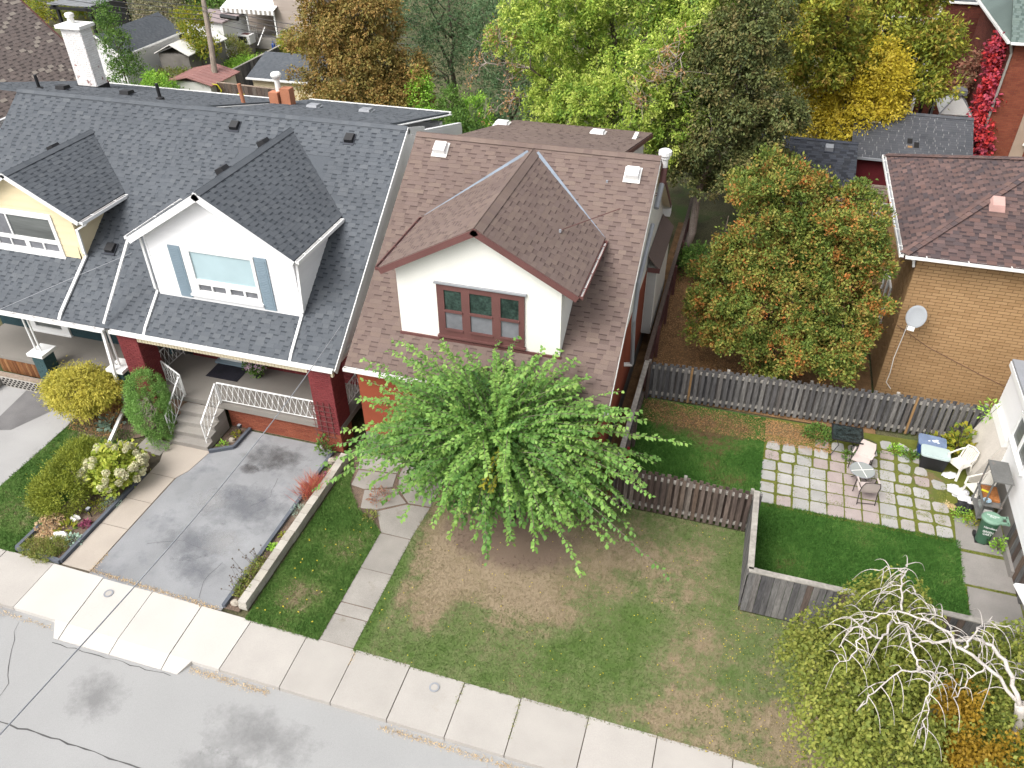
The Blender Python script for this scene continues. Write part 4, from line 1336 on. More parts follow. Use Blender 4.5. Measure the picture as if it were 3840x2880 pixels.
RS = random.Random(21)
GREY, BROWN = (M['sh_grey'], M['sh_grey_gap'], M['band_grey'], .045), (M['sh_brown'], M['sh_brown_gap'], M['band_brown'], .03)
S1 = 4.85 / 6.55
Yg = lambda z: 16.55 + (z - 3.35) / S1
zg = lambda y: 3.35 + (y - 16.55) * S1
LG = math.hypot(6.55, 4.85)
VG, NG = Vector((0, 6.55, 4.85)) / LG, Vector((0, -4.85, 6.55)) / LG

# ================================================================ white house (right half of the grey-roofed pair)
WH = thing('semi_house', 'white semi-detached house with blue shutters on its dormer and a red brick porch', 'house', (-14.4, 18, 0), 'semi-detached pair under one grey roof')
pc = Pieces()
roofW = front_slope(WH, pc, -18.30, -10.48, 16.55, 3.35, 23.1, 8.2, GREY, RS, holes=[(-16.88, -11.98, 17.75, 21.0), (-16, -12.8, 20.9, 22)], lift=.012)
rearW = rear_slope(WH, pc, -17.35, -11.35, 23.1, 8.19, 28.95, 6.72, GREY, RS)
caps(pc, roofW, (-18.3, 23.1, 8.215), (-10.48, 23.1, 8.215), [((0, -6.55, -4.85), NG), ((0, 6.55, -2.0), (0, .3, 1))], M['sh_grey'], RS, w=.15, step=.25)
winW = (-15.66, -13.22, 4.44, 6.03)
dormer(WH, pc, -16.9, -11.96, 17.68, 4.20, -14.45, 7.95, -17.25, -11.72, 6.24, 17.4, Yg, GREY, M['siding_white'], M['white'], RS,
       side=M['siding_white'], front=M['siding_white'], expo_w=.125, holes=[winW])
u = M['siding_white']
window(WH, (0, 17.68, 0), VX, VZ, -VY, winW, [(-15.39, -13.32, 4.97, 5.91), (-15.36, -14.92, 4.59, 4.80), (-14.87, -14.42, 4.59, 4.80), (-14.26, -13.81, 4.59, 4.80), (-13.74, -13.33, 4.59, 4.80)][:1] +
       [(-15.36, -14.92, 4.59, 4.80, M['glass_curtain']), (-14.87, -14.42, 4.59, 4.80, M['glass_curtain']), (-14.26, -13.81, 4.59, 4.80, M['glass_curtain']), (-13.74, -13.33, 4.59, 4.80, M['glass_curtain'])],
       M['white'], M['glass_blind'], depth=.06)
for x0, x1 in ((-16.11, -15.70), (-13.20, -12.80)):
    sh = MB()
    frame_quad(sh, Vector((0, 17.68, 0)), VX, VZ, -VY, x0, x1, 4.27, 6.02, .02, .045)
    so = sh.build('shutter', M['shutter'], WH)
    lv = MB()
    for k in range(27):
        z = 4.36 + k * .059
        frame_quad(lv, Vector((0, 17.68, 0)), VX, VZ, -VY, x0 + .05, x1 - .05, z, z + .034, .045, .056)
    lv.build('louvre', M['shutter'], so)
gutter(WH, (-11.70, 17.42, 6.22), (-11.70, 20.3, 6.22), VX, M['white'], M['white_dirty'], w=.1)
gutter(WH, (-17.27, 20.2, 6.22), (-17.27, 17.42, 6.22), -VX, M['white'], M['dark'], w=.1)
gutter(WH, (-18.2, 16.53, 3.36), (-10.5, 16.53, 3.36), -VY, M['white'], M['white_dirty'])
# eave beam cladding, ribbed
rib = MB()
rib.box(-17.85, -10.62, 16.62, 16.72, 2.96, 3.24)
for k in range(66):
    x = -17.84 + k * .109
    rib.box(x, x + .07, 16.605, 16.62, 2.97, 3.23)
rib.build('beam_cladding', M['cream_soffit'], WH)
MB().box(-18.15, -10.62, 16.725, 18.8, 3.17, 3.22).build('porch_ceiling', M['white_dirty'], WH)
# downspouts lying on the roof
def on_roof(x, y, l=.05): return Vector((x, y, zg(y))) + NG * l
pipe(WH, [(-17.02, 17.66, 6.1), (-17.02, 17.64, 4.4), on_roof(-17.03, 17.75), on_roof(-16.98, 16.72), on_roof(-16.98, 16.56, .0)], M['white'])
pipe(WH, [(-11.80, 17.66, 6.1), (-11.90, 17.64, 4.4), on_roof(-11.98, 17.78), on_roof(-11.93, 16.72), on_roof(-11.93, 16.56, .0)], M['white'])
pipe(WH, [(-17.32, 17.5, 6.12), (-18.40, 16.56, 3.52)], M['white'], w=.07)
# rake trim and side gable
for sgn, pts in ((0, [(-10.46, 16.5, 3.30), (-10.46, 23.1, 8.2)]), (1, [(-10.46, 23.1, 8.2), (-10.46, 24.4, 7.8)])):
    d = Vector(pts[1]) - Vector(pts[0])
    up = VX.cross(d).normalized()
    if up.z < 0: up = -up
    MB().beam(Vector(pts[0]) - up * .09, Vector(pts[1]) - up * .09, .03, .2, up).build('rake_board', M['white'], WH)
gw = MB().prism([(-10.72, y, z) for y, z in ((16.76, 3.0), (28.6, 3.0), (28.6, 6.5), (23.1, 7.95), (16.76, 3.24))], (-.15, 0, 0))
gw.box(-17.3, -10.9, 18.82, 28.6, 0, 3.1)
gw.box(-17.3, -11.5, 28.3, 28.6, 3.1, 6.5)
gw.build('wall', M['siding_white'], WH)
siding(WH, (-10.72, 0, 0), VY, VZ, VX, [(16.76, 3.0), (28.6, 3.0), (28.6, 6.4), (23.1, 7.9), (16.76, 3.2)], .125, M['siding_white'])
gutter(WH, (-11.3, 28.97, 6.72), (-17.35, 28.97, 6.72), VY, M['white'], M['white_dirty'], brackets=0)
MB().beam((-11.33, 24.0, 7.88), (-11.33, 28.97, 6.64), .03, .2, (1, 0, 0)).build('rake_board', M['white'], WH)
# porch
pf = MB().box(-18.1, -10.66, 16.66, 18.8, .80, 1.0)
pf.build('porch_floor', mat('porch_concrete', [(.205, .19, .17)], .85, .8, .08, 60, .1, .15), WH)
base = MB().box(-14.84, -11.44, 16.79, 17.2, 0, .8).box(-18.1, -16.25, 16.8, 17.2, 0, .8)
porchbase = base.build('porch_base', M['mortar_low'], WH)
bricks(pc, porchbase, (-14.83, 16.79, 0.02), VX, VZ, -VY, 3.38, .77, M['brick_low'], RS)
def column(x0, x1, y0, y1, split):
    c = MB().box(x0, x1, y0, y1, 0, split, 1).box(x0, x1, y0, y1, split, 3.17, 0).build('porch_column', [M['mortar_pink'], M['mortar_low']], WH)
    for z0, z1, m in ((0.01, split, M['brick_low']), (split, 3.16, M['brick_red'])):
        if z1 - z0 < .2: continue
        bricks(pc, c, (x0, y0, z0), VX, VZ, -VY, x1 - x0, z1 - z0, m, RS)
        bricks(pc, c, (x1, y0, z0), VY, VZ, VX, y1 - y0, z1 - z0, m, RS)
    return c
column(-11.44, -10.70, 16.60, 17.32, .72)
column(-18.12, -17.40, 16.60, 17.32, .0)
fwall = MB().box(-17.4, -10.75, 18.8, 18.9, 0, 3.17).build('front_wall', M['mortar_pink'], WH)
bricks(pc, fwall, (-17.4, 18.8, 1.0), VX, VZ, -VY, 6.65, 2.1, M['brick_red'], RS, holes=[(1.05, 2.3, 0, 2.1)])
d = MB().box(-16.28, -15.18, 18.74, 18.83, 1.08, 3.1).build('door', M['white_dirty'], WH)
MB().box(-16.4, -15.06, 18.58, 18.80, 1.0, 1.075).build('door_sill', M['shutter'], d)
for k in range(4):
    z1 = .2 * (k + 1)
    MB().box(-16.25, -14.86, 15.45 + .27 * k, 16.66, max(0, z1 - .2 - .02), z1 - .02).box(-16.27, -14.84, 15.42 + .27 * k, 15.76 + .27 * k, z1 - .05, z1).build('step', M['walk'], WH)
W = M['white']
railing(WH, (-14.94, 16.72, 1.0), (-11.47, 16.72, 1.0), .80, W, step=.2)
railing(WH, (-14.96, 16.66, 1.0), (-14.98, 15.62, .2), .80, W, step=.2)
railing(WH, (-16.28, 16.66, 1.0), (-16.28, 15.62, .2), .80, W, step=.2)
railing(WH, (-17.38, 17.25, 1.0), (-16.30, 16.74, 1.0), .80, W, step=.2)
railing(WH, (-17.75, 17.34, 1.0), (-17.75, 18.76, 1.0), .80, W, step=.2)
railing(WH, (-10.9, 17.34, 1.0), (-10.9, 18.76, 1.0), .80, W, step=.2)
tr = MB()      # trellis on the column
for k in range(4): tr.beam((-11.5 + .2 * k, 16.565, .55), (-11.5 + .2 * k, 16.565, 1.95), .018, .014, (0, 1, 0))
for k in range(7): tr.beam((-11.58, 16.55, .62 + .2 * k), (-10.82, 16.55, .62 + .2 * k), .014, .018, (0, 1, 0))
tr.build('trellis', M['trim_brown'], WH)
for (x, y, hood) in ((-16.46, 22.62, 0), (-12.28, 22.6, 0)):
    vent_box(WH, on_roof(x, y, .012), VX, VG, NG, .30, .32, .14, M['black'], M['sh_black'], lab='black roof vent near the ridge')
for (y) in (21.55, 19.25):
    vent_box(WH, (-14.75, y, 7.79), VY, Vector((1, 0, .63)), Vector((-.63, 0, 1)), .34, .3, .18, M['black'], M['sh_black'])
for x, y in ((-13.6, 26.5), (-15.6, 26.3)):
    vent_box(WH, (x, y, 8.19 - (y - 23.1) * .2513 + .012), VX, VY, VZ, .42, .4, .12, M['metal_grey'], M['metal_grey'], name='rear_vent')
fl = MB().lathe((-17.15, 26.6, 7.2), [(.10, 0), (.10, 1.0), (.14, 1.02), (.20, 1.12), (.20, 1.18), (.15, 1.24)], 14).build('flue', M['white_dirty'], WH)
terr = mat('terracotta', [(.36, .15, .085)], .85, 2, .15, 30, .1, .1)
MB().box(-17.42, -17.05, 26.3, 26.62, 7.3, 7.78).box(-16.99, -16.6, 26.4, 26.75, 7.3, 7.92).build('chimney_pot', terr, WH)
MB().tube([(-18.55, 26.3, 7.15), (-18.6, 26.3, 8.0)], .075, 8).build('flue_pipe', terr, WH)
pc.finish()

# ================================================================ cream house (left half)
CH = thing('semi_house', 'cream semi-detached house with a teal porch behind the round yellow-green maple', 'house', (-22, 18, 0), 'semi-detached pair under one grey roof')
pc = Pieces()
RS2 = random.Random(22)
roofC = front_slope(CH, pc, -25.6, -18.32, 16.55, 3.33, 23.1, 8.18, GREY, RS2, holes=[(-23.6, -20.1, 18.4, 21.0)])
rear_slope(CH, pc, -28.6, -18.40, 23.1, 8.17, 29.25, 6.5, GREY, RS2)
caps(pc, roofC, (-25.6, 23.1, 8.19), (-18.32, 23.1, 8.19), [((0, -6.55, -4.85), NG), ((0, 6.55, -2.0), (0, .3, 1))], M['sh_grey'], RS2, w=.15, step=.25)
winC = (-23.55, -20.85, 4.6, 6.08)
dormer(CH, pc, -23.62, -20.11, 18.29, 4.57, -21.87, 7.42, -24.15, -19.6, 6.12, 18.05, Yg, GREY, M['siding_cream'], M['white'], RS2,
       side=M['siding_cream'], front=M['siding_cream'], expo_w=.235, holes=[winC], fascia_h=.12)
window(CH, (0, 18.29, 0), VX, VZ, -VY, winC, [(-23.35, -22.72, 5.16, 5.90, M['glass_curtain']), (-22.66, -20.98, 5.16, 5.90, M['glass_grey']),
       (-23.4, -22.9, 4.76, 5.02, M['glass_curtain']), (-22.85, -22.3, 4.76, 5.02, M['glass_curtain']), (-22.13, -21.6, 4.76, 5.02, M['glass_curtain']), (-21.54, -20.98, 4.76, 5.02, M['glass_curtain'])], M['white'], M['glass_grey'], depth=.05)
gutter(CH, (-19.58, 18.06, 6.1), (-19.58, 20.25, 6.1), VX, M['white'], M['trim_brown'], w=.12)
pipe(CH, [(-19.60, 18.4, 6.0), (-19.72, 18.36, 5.84), (-20.03, 18.31, 5.66), (-20.03, 18.27, 4.86), on_roof(-20.06, 18.36), on_roof(-20.14, 16.72), on_roof(-20.15, 16.56, 0)], M['white'], w=.1)
gutter(CH, (-25.5, 16.53, 3.33), (-18.42, 16.53, 3.33), -VY, M['white'], M['trim_brown'], w=.12)
vent_box(CH, on_roof(-19.27, 18.67, .012), VX, VG, NG, .32, .33, .14, M['black'], M['sh_black'], lab='black roof vent low on the slope beside the cream dormer')
vent_box(CH, (-22.22, 20.6, 7.24), VY, Vector((1, 0, .57)), Vector((-.57, 0, 1)), .34, .3, .16, M['black'], M['sh_black'])
vent_box(CH, (-22.6, 25.0, 7.69), VX, VY, VZ, .4, .36, .16, M['black'], M['sh_black'])
vent_box(CH, (-25.1, 24.6, 7.79), VX, VY, VZ, .4, .36, .16, M['black'], M['sh_black'])
for x, y, h in ((-20.75, 24.5, .45), (-25.9, 24.3, .42)):
    MB().lathe((x, y, 7.75), [(.16, 0), (.14, .12), (.06, .16), (.06, .16 + h), (.05, .17 + h)], 10).build('vent_stack', M['black'], CH)
cw = MB().box(-25.5, -18.5, 18.72, 28.9, 0, 3.2).box(-28.3, -18.5, 28.0, 28.9, 3.2, 6.35)
cw.box(-28.3, -28.15, 23.2, 28, 3.2, 6.5).box(-18.65, -18.5, 23.5, 28, 3.2, 6.45)
cw.build('wall', M['siding_white'], CH)
MB().beam((-18.38, 24.0, 7.86), (-18.38, 29.27, 6.42), .03, .16, (1, 0, 0)).build('rake_board', M['white'], CH)
gutter(CH, (-18.4, 29.27, 6.5), (-28.6, 29.27, 6.5), VY, M['white'], M['white_dirty'], brackets=0)
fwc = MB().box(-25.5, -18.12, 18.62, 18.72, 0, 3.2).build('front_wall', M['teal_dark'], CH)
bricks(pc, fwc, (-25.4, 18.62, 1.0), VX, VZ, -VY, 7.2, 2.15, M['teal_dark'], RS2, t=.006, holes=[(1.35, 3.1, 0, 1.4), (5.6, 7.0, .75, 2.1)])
window(CH, (0, 18.62, 0), VX, VZ, -VY, (-24.1, -22.35, 1.02, 2.6), [(-23.8, -22.65, 1.22, 2.4, M['glass_grey'])], M['white'], M['glass_grey'], depth=.07)
window(CH, (0, 18.62, 0), VX, VZ, -VY, (-19.85, -18.35, 1.75, 3.0), [(-19.7, -18.5, 1.9, 2.9, M['glass_grey'])], M['white'], M['glass_grey'], depth=.07)
MB().box(-25.4, -18.14, 16.9, 18.62, .86, 1.0).build('porch_floor', MATS['porch_concrete'], CH)
MB().box(-25.4, -18.14, 16.72, 18.6, 3.16, 3.21).build('porch_ceiling', M['white_dirty'], CH)
for xa, xb in ((-24.1, -22.05), (-21.5, -18.9)):      # cedar boards hung under the porch edge
    for k in range(int((xb - xa) / .13)):
        x = xa + k * .13
        MB().box(x, x + .118, 16.86 + RS2.uniform(-.006, .006), 16.885, .32, .87).build('skirt_board', M['skirt'], CH)
for k in range(9):
    y = 16.95 + k * .13
    MB().box(-24.16, -24.135, y, y + .12, .3, .88).build('skirt_board', M['skirt'], CH)
for k in range(6):
    MB().box(-18.16, -18.135, 17.35 + k * .2, 17.53 + k * .2, .95, 1.65).build('skirt_board', M['fence_brown'], CH)
for x0, lab in ((-22.07, None), (-18.90, None)):
    p = MB().box(x0 + .06, x0 + .52, 16.52, 17.0, 0, 1.62).build('porch_pier', M['green_brick'], CH)
    bricks(pc, p, (x0 + .06, 16.52, .01), VX, VZ, -VY, .46, 1.6, M['green_brick'], RS2, t=.006)
    bricks(pc, p, (x0 + .52, 16.52, .01), VY, VZ, VX, .48, 1.6, M['green_brick'], RS2, t=.006)
    MB().box(x0 - .02, x0 + .62, 16.44, 17.1, 1.62, 1.73).build('pier_cap', M['white'], p)
    for px_ in (.14, .34):
        MB().tube([(x0 + px_, 16.72, 1.73), (x0 + px_, 16.72, 3.17)], .032, 8).build('post', M['white'], p)
pipe(CH, [(-18.62, 16.46, 3.26), (-18.64, 16.62, 3.1), (-18.62, 16.50, 1.95), (-18.58, 16.42, 1.72), (-18.55, 16.40, .42), (-18.55, 16.36, .36), (-17.55, 13.62, .14)], M['white'], w=.1, t=.08)
# basement stair well beside the porch
bw = MB().box(-25.2, -22.1, 16.56, 16.72, 0, .42).box(-25.2, -24.9, 14.4, 16.6, 0, .42)
bw.build('stair_well_wall', M['walk'], CH)
MB().box(-24.9, -22.05, 16.48, 16.62, .42, .50).build('stair_well_cap', M['deck_wood'], CH)
lat = mat('lattice_block', [(.36, .34, .31)], .95, 2, .1, 40, .1, .2)
lb = MB().box(-23.85, -22.1, 16.46, 16.5, .0, .42)
for r in range(4):
    for c in range(10):
        lb.box(-23.8 + c * .17 + (.08 if r % 2 else 0), -23.72 + c * .17 + (.08 if r % 2 else 0), 16.44, 16.46, .06 + r * .09, .11 + r * .09, 1)
lb.build('lattice_vent', [lat, M['dark']], CH)
for k in range(4):
    MB().box(-24.5 + .0 * k, -23.9, 14.7 + k * .45, 15.13 + k * .45, -.01, .05 + .1 * k).build('step', M['walk'], CH)
# chimney, painted brick flaking to red
ck = MB().box(-26.45, -25.55, 26.75, 27.35, 6.4, 9.38).build('chimney', M['mortar_white'], CH)
bricks(pc, ck, (-26.45, 26.75, 7.2), VX, VZ, -VY, .9, 2.15, M['brick_white'], RS2, name='chimney_brick')
bricks(pc, ck, (-25.55, 26.75, 7.2), VY, VZ, VX, .6, 2.15, M['brick_white'], RS2, name='chimney_brick')
MB().box(-26.58, -25.42, 26.62, 27.48, 9.38, 9.5).build('chimney_cap', M['white_dirty'], ck)
MB().lathe((-26.15, 27.1, 9.5), [(.13, 0), (.12, .22), (.17, .23), (.17, .34), (.11, .38)], 14).build('chimney_pot', M['white_dirty'], ck)
MB().box(-26.5, -25.5, 26.70, 27.4, 6.5, 7.22).build('flashing', M['black'], ck)
pc.finish()

# ================================================================ brown house
BH = thing('brown_roofed_house', 'detached house with brown shingles and a white stucco dormer behind the mulberry tree', 'house', (-6.3, 18, 0))
pc = Pieces()
RS3 = random.Random(23)
S2 = (8.07 - 3.5) / (23.07 - 16.6)
Yb = lambda z: 16.6 + (z - 3.5) / S2
zb = lambda y: 3.5 + (y - 16.6) * S2
LB = math.hypot(6.47, 4.57)
VB, NB = Vector((0, 6.47, 4.57)) / LB, Vector((0, -4.57, 6.47)) / LB
TB, GB = (0.2, 0.42), (0.12, 0.3)
roofB = front_slope(BH, pc, -10.16, -2.46, 16.6, 3.5, 23.07, 8.07, BROWN, RS3, holes=[(-8.7, -4.1, 17.75, 21.3)], tab=TB, gap=GB)
rear_slope(BH, pc, -9.0, -3.62, 23.07, 8.06, 30.0, 6.3, BROWN, RS3)
# short steep rear slope shown at the right-hand gable
MB().prism([(-4.2, 23.07, 8.06), (-2.46, 23.07, 8.06), (-2.46, 28.3, 4.35), (-4.2, 28.3, 4.35)], (0, -.04, -.07)).build('rear_roof', M['sh_brown'], BH)
caps(pc, roofB, (-10.16, 23.07, 8.085), (-2.46, 23.07, 8.085), [((0, -6.47, -4.57), NB), ((0, 6.5, -1.7), (0, .26, 1))], M['sh_brown'], RS3, w=.16, step=.25)
winB = (-7.56, -5.06, 4.42, 6.08)
dormer(BH, pc, -8.74, -4.06, 17.66, 4.28, -6.30, 7.97, -9.08, -3.56, 6.46, 17.36, Yb, BROWN, M['stucco'], M['trim_brown'], RS3, holes=[winB], fascia_h=.17, capw=.24, tabs=(TB, GB))
ops = [(-7.40, -6.82), (-6.66, -5.95), (-5.78, -5.19)]
lights = []
for i, (a, b) in enumerate(ops):
    lights.append((a + .05, b - .03, 5.27, 5.90, M['glass_dark_green']))
    lights.append((a + .05, b - .03, 4.66, 5.20, M['glass_curtain']))
window(BH, (0, 17.66, 0), VX, VZ, -VY, winB, lights, M['trim_brown'], M['glass'], depth=.05, rec=.015)
for a, b in ops:      # narrow storm-sash edges inside each opening
    s = MB()
    frame_quad(s, Vector((0, 17.66, 0)), VX, VZ, -VY, a + .02, b - .01, 5.205, 5.265, .05, .075)
    frame_quad(s, Vector((0, 17.66, 0)), VX, VZ, -VY, a + .02, b - .01, 4.60, 4.655, .05, .075)
    s.build('sash_rail', M['trim_brown'], BH)
for (x0, x1, z0, z1) in ((-7.2, -6.87, 4.66, 4.76), (-5.72, -5.35, 5.12, 5.19), (-5.45, -5.24, 4.66, 4.78)):
    s = MB(); frame_quad(s, Vector((0, 17.66, 0)), VX, VZ, -VY, x0, x1, z0, z1, -.012, -.006)
    s.build('torn_blind_gap', M['dark'], BH)
t_ = MB(); frame_quad(t_, Vector((0, 17.66, 0)), VX, VZ, -VY, -8.78, -4.02, 4.18, 4.30, .0, .05)
t_.build('base_board', M['trim_brown'], BH)
dc = MB(); frame_quad(dc, Vector((0, 17.66, 0)), VX, VZ, -VY, -7.62, -5.0, 6.08, 6.12, .0, .09)
dc.build('drip_cap', M['metal_grey'], BH)
for xe_, side in ((-9.08, -1), (-3.56, 1)):
    p, q = Vector((xe_ * .985 - .1, Yb(6.40), 6.40)), Vector((-6.30 + side * .12, Yb(7.9), 7.9))
    MB().beam(p + NB * .03, q + NB * .03, .17, .02, NB).build('valley_flashing', mat('blue_grey_flashing', [(.16, .195, .24)], .5, 2, .15, 30, .05, .05, spec=.5) if 'blue_grey_flashing' not in MATS else MATS['blue_grey_flashing'], BH)
gutter(BH, (-3.55, 17.38, 6.45), (-3.55, 20.6, 6.45), VX, M['trim_brown'], M['white_dirty'], w=.1)
gutter(BH, (-9.10, 20.6, 6.45), (-9.10, 17.38, 6.45), -VX, M['trim_brown'], M['white_dirty'], w=.1)
gutter(BH, (-10.16, 16.58, 3.5), (-2.5, 16.58, 3.5), -VY, M['white_dirty'], M['trim_brown'])
def on_b(x, y, l=.012): return Vector((x, y, zb(y))) + NB * l
vent_box(BH, on_b(-9.21, 22.66), VX, VB, NB, .40, .40, .2, M['white'], M['white_dirty'], lab='white square roof vent at the left end of the ridge')
vent_box(BH, on_b(-3.17, 22.52), VX, VB, NB, .40, .40, .2, M['white'], M['white_dirty'], lab='white square roof vent at the right end of the ridge')
for x, y in ((-8.9, 28.0), (-5.3, 27.9)):
    vent_box(BH, (x, y, 8.06 - (y - 23.07) * .254 + .012), VX, VY, VZ, .46, .42, .13, M['white'], M['white_dirty'], name='rear_vent')
# walls
bw = MB()
bw.box(-10.0, -2.7, 16.95, 30.0 - .3, .78, 3.42, 0)
bw.box(-10.0, -2.7, 16.95, 29.7, 0, .78, 1)
bw.box(-10.0, -2.69, 16.93, 17.05, 3.08, 3.42, 2)
bw.prism([(-2.72, y, z) for y, z in ((17.1, 3.42), (29.0, 3.42), (29.0, 4.0), (23.07, 7.95), (17.1, 3.62))], (-.15, 0, 0), 2)
bw.prism([(-9.9, y, z) for y, z in ((17.1, 3.42), (29.0, 3.42), (29.0, 4.0), (23.07, 7.95), (17.1, 3.62))], (.15, 0, 0), 2)
bw.box(-8.8, -3.85, 28.0, 29.6, 3.42, 6.3, 2)
bw.box(-3.98, -3.85, 23.6, 28.0, 3.42, 7.0, 2)
bw.build('wall', [M['orange'], M['concrete_wall'], M['stucco_side']], BH)
for pts in ([(-2.455, 16.55, 3.46), (-2.455, 23.07, 8.04)], [(-2.455, 23.07, 8.04), (-2.455, 28.3, 4.33)], [(-3.6, 23.4, 7.95), (-3.6, 30.0, 6.27)]):
    d_ = Vector(pts[1]) - Vector(pts[0])
    up = VX.cross(d_).normalized()
    if up.z < 0: up = -up
    MB().beam(Vector(pts[0]) - up * .08, Vector(pts[1]) - up * .08, .025, .14, up).build('rake_board', M['trim_brown'] if pts[1][1] > 24 else M['white_dirty'], BH)
MB().prism([(-2.47, 23.2, 7.84), (-2.47, 28.2, 4.28), (-2.72, 28.2, 4.28), (-2.72, 23.2, 7.84)], (0, -.01, -.03)).build('soffit', M['cream_soffit'], BH)
MB().box(-2.72, -2.44, 28.0, 28.35, 3.95, 4.25).build('eave_return', M['white'], BH)
# bay on the right-hand wall
bay = MB().box(-2.7, -2.36, 24.7, 28.0, .88, 3.5)
bay.build('bay_wall', M['stucco_side'], BH)
siding(BH, (0, 24.7, 0), VX, VZ, -VY, [(-2.68, .88), (-2.38, .88), (-2.38, 3.5), (-2.68, 3.5)], .12, M['siding_grey'])
MB().prism([(-2.7, 24.6, 4.05), (-2.7, 28.1, 4.05), (-2.26, 28.1, 3.55), (-2.26, 24.6, 3.55)], (0, 0, -.06)).build('bay_roof', M['sh_brown'], BH)
MB().box(-2.68, -2.26, 24.585, 24.6, 3.42, 3.6).build('bay_fascia', M['trim_brown'], BH)
# tall flue up the side wall
fl = MB()
fl.tube([(-2.46, 20.9, 2.15), (-2.45, 20.2, 4.2), (-2.45, 20.45, 5.3), (-2.42, 22.3, 6.3)], .065, 8)
fl.build('flue_pipe', M['metal_grey'], BH)
MB().tube([(-2.42, 22.8, 6.6), (-2.4, 23.45, 7.1)], .085, 8).build('flue_box', M['metal_grey'], BH)
MB().tube([(-2.40, 23.45, 7.05), (-2.40, 23.75, 7.6)], .095, 8).build('flue_collar', M['trim_brown'], BH)
MB().lathe((-2.42, 23.7, 7.55), [(.11, 0), (.11, .25), (.15, .27), (.15, .35), (.2, .38), (.2, .5), (.13, .54)], 14).build('flue_cap', M['white'], BH)
MB().tube([(-2.7, 20.85, 2.1), (-2.44, 20.9, 2.12)], .07, 8).build('flue_elbow', M['white_dirty'], BH)
for a, b in (((-2.45, 22.95, 7.0), (-3.87, 22.25, 7.52)), ((-2.45, 22.95, 6.95), (-4.60, 19.55, 7.12))):
    MB().tube([a, b], .012, 5).build('guy_wire', M['trim_brown'], BH)
    MB().box(b[0] - .03, b[0] + .03, b[1] - .03, b[1] + .03, b[2] - .06, b[2] + .02).build('anchor', M['metal_grey'], BH)
pc.finish()
# ================================================================ tan brick house on the right
TH = thing('tan_brick_house', 'tan brick house with a red-brown hipped roof behind the browning cedar', 'house', (9, 28, 0))
pc = Pieces()
RT = random.Random(31)
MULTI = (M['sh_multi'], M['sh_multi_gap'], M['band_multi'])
sl_ = .44
ex, ey0, ey1, ez = 4.95, 24.10, 32.35, 5.45
rx_, ry_, rz_ = ex + 4.12, 28.22, 5.45 + 4.12 * sl_
# left slope (triangle) and front slope
a_ = math.hypot(1, sl_)
rL = MB().prism([(ex, ey0, ez), (ex, ey1, ez), (rx_, ry_, rz_)], (0, 0, -.06)).build('roof', M['sh_multi_gap'], TH)
vL, nL = Vector((1, 0, sl_)) / a_, Vector((-sl_, 0, 1)) / a_
shingle(pc, rL, (ex, 0, ez), -VY, vL, nL, [(-ey1, 0), (-ey0, 0), (-ry_, 4.12 * a_)], MULTI, RT, tab=(.18, .36), gap=(.1, .26))
rF = MB().prism([(ex, ey0, ez), (20, ey0, ez), (20, ry_, rz_), (rx_, ry_, rz_)], (0, 0, -.06)).build('roof', M['sh_multi_gap'], TH)
vF, nF = Vector((0, 1, sl_)) / a_, Vector((0, -sl_, 1)) / a_
shingle(pc, rF, (0, ey0, ez), VX, vF, nF, [(ex, 0), (14, 0), (14, 4.12 * a_), (rx_, 4.12 * a_)], MULTI, RT, tab=(.18, .36), gap=(.1, .26))
MB().prism([(ex, ey1, ez), (20, ey1, ez), (20, ry_, rz_), (rx_, ry_, rz_)], (0, 0, -.06)).build('rear_roof', M['sh_multi'], TH)
caps(pc, rF, (ex, ey0, ez + .02), (rx_, ry_, rz_ + .02), [((1, -1, 0), nF), ((-1, 1, 0), nL)], M['sh_multi'], RT, w=.15, step=.2)
caps(pc, rL, (ex, ey1, ez + .02), (rx_, ry_, rz_ + .02), [((-1, -1, 0), nL), ((1, 1, .0), (0, .4, 1))], M['sh_multi'], RT, w=.15, step=.2)
gutter(TH, (ex + .05, ey0 + .02, ez + .01), (20, ey0 + .02, ez + .01), -VY, M['white_dirty'], M['metal_grey'], brackets=1.1)
gutter(TH, (ex, ey1, ez + .01), (ex, ey0 - .05, ez + .01), -VX, M['white_dirty'], M['metal_grey'], brackets=1.1)
MB().box(ex + .02, 20, ey0 + .04, 24.56, ez - .16, ez - .11).box(ex + .02, 5.48, 24.56, ey1, ez - .16, ez - .11).build('soffit', M['trim_brown'], TH)
tw = MB().box(5.48, 19.5, 24.56, 31.8, 0, ez - .16).build('wall', M['mortar_tan'], TH)
bricks(pc, tw, (5.48, 24.56, 0), VX, VZ, -VY, 5.2, 5.28, M['brick_tan'], RT, bw=.34, bh=.092, j=.017)
bricks(pc, tw, (5.48, 31.8, 0), -VY, VZ, -VX, 7.24, 5.28, M['brick_tan'], RT, bw=.34, bh=.092, j=.017, holes=[(3.2, 5.0, 1.4, 2.9), (.4, 1.5, 2.1, 3.3)])
window(TH, (5.48, 0, 0), -VY, VZ, -VX, (-28.5, -26.8, 1.45, 2.85), [(-28.4, -27.7, 1.55, 2.75), (-27.6, -26.9, 1.55, 2.75)], M['white_dirty'], M['glass'], depth=.06)
pipe(TH, [(5.1, 24.3, 5.38), (5.35, 24.45, 5.1), (5.4, 24.5, 4.9)], M['white_dirty'])
v_ = MB().hexa([(7.3, 26.0, 6.28), (7.75, 26.0, 6.28), (7.75, 26.4, 6.48), (7.3, 26.4, 6.48), (7.36, 26.02, 6.50), (7.69, 26.02, 6.50), (7.69, 26.36, 6.66), (7.36, 26.36, 6.66)])
v_.build('roof_vent', mat('pink_vent', [(.42, .26, .23)], .7, 2, .1, 30, .05, .05), TH)
pc.finish()
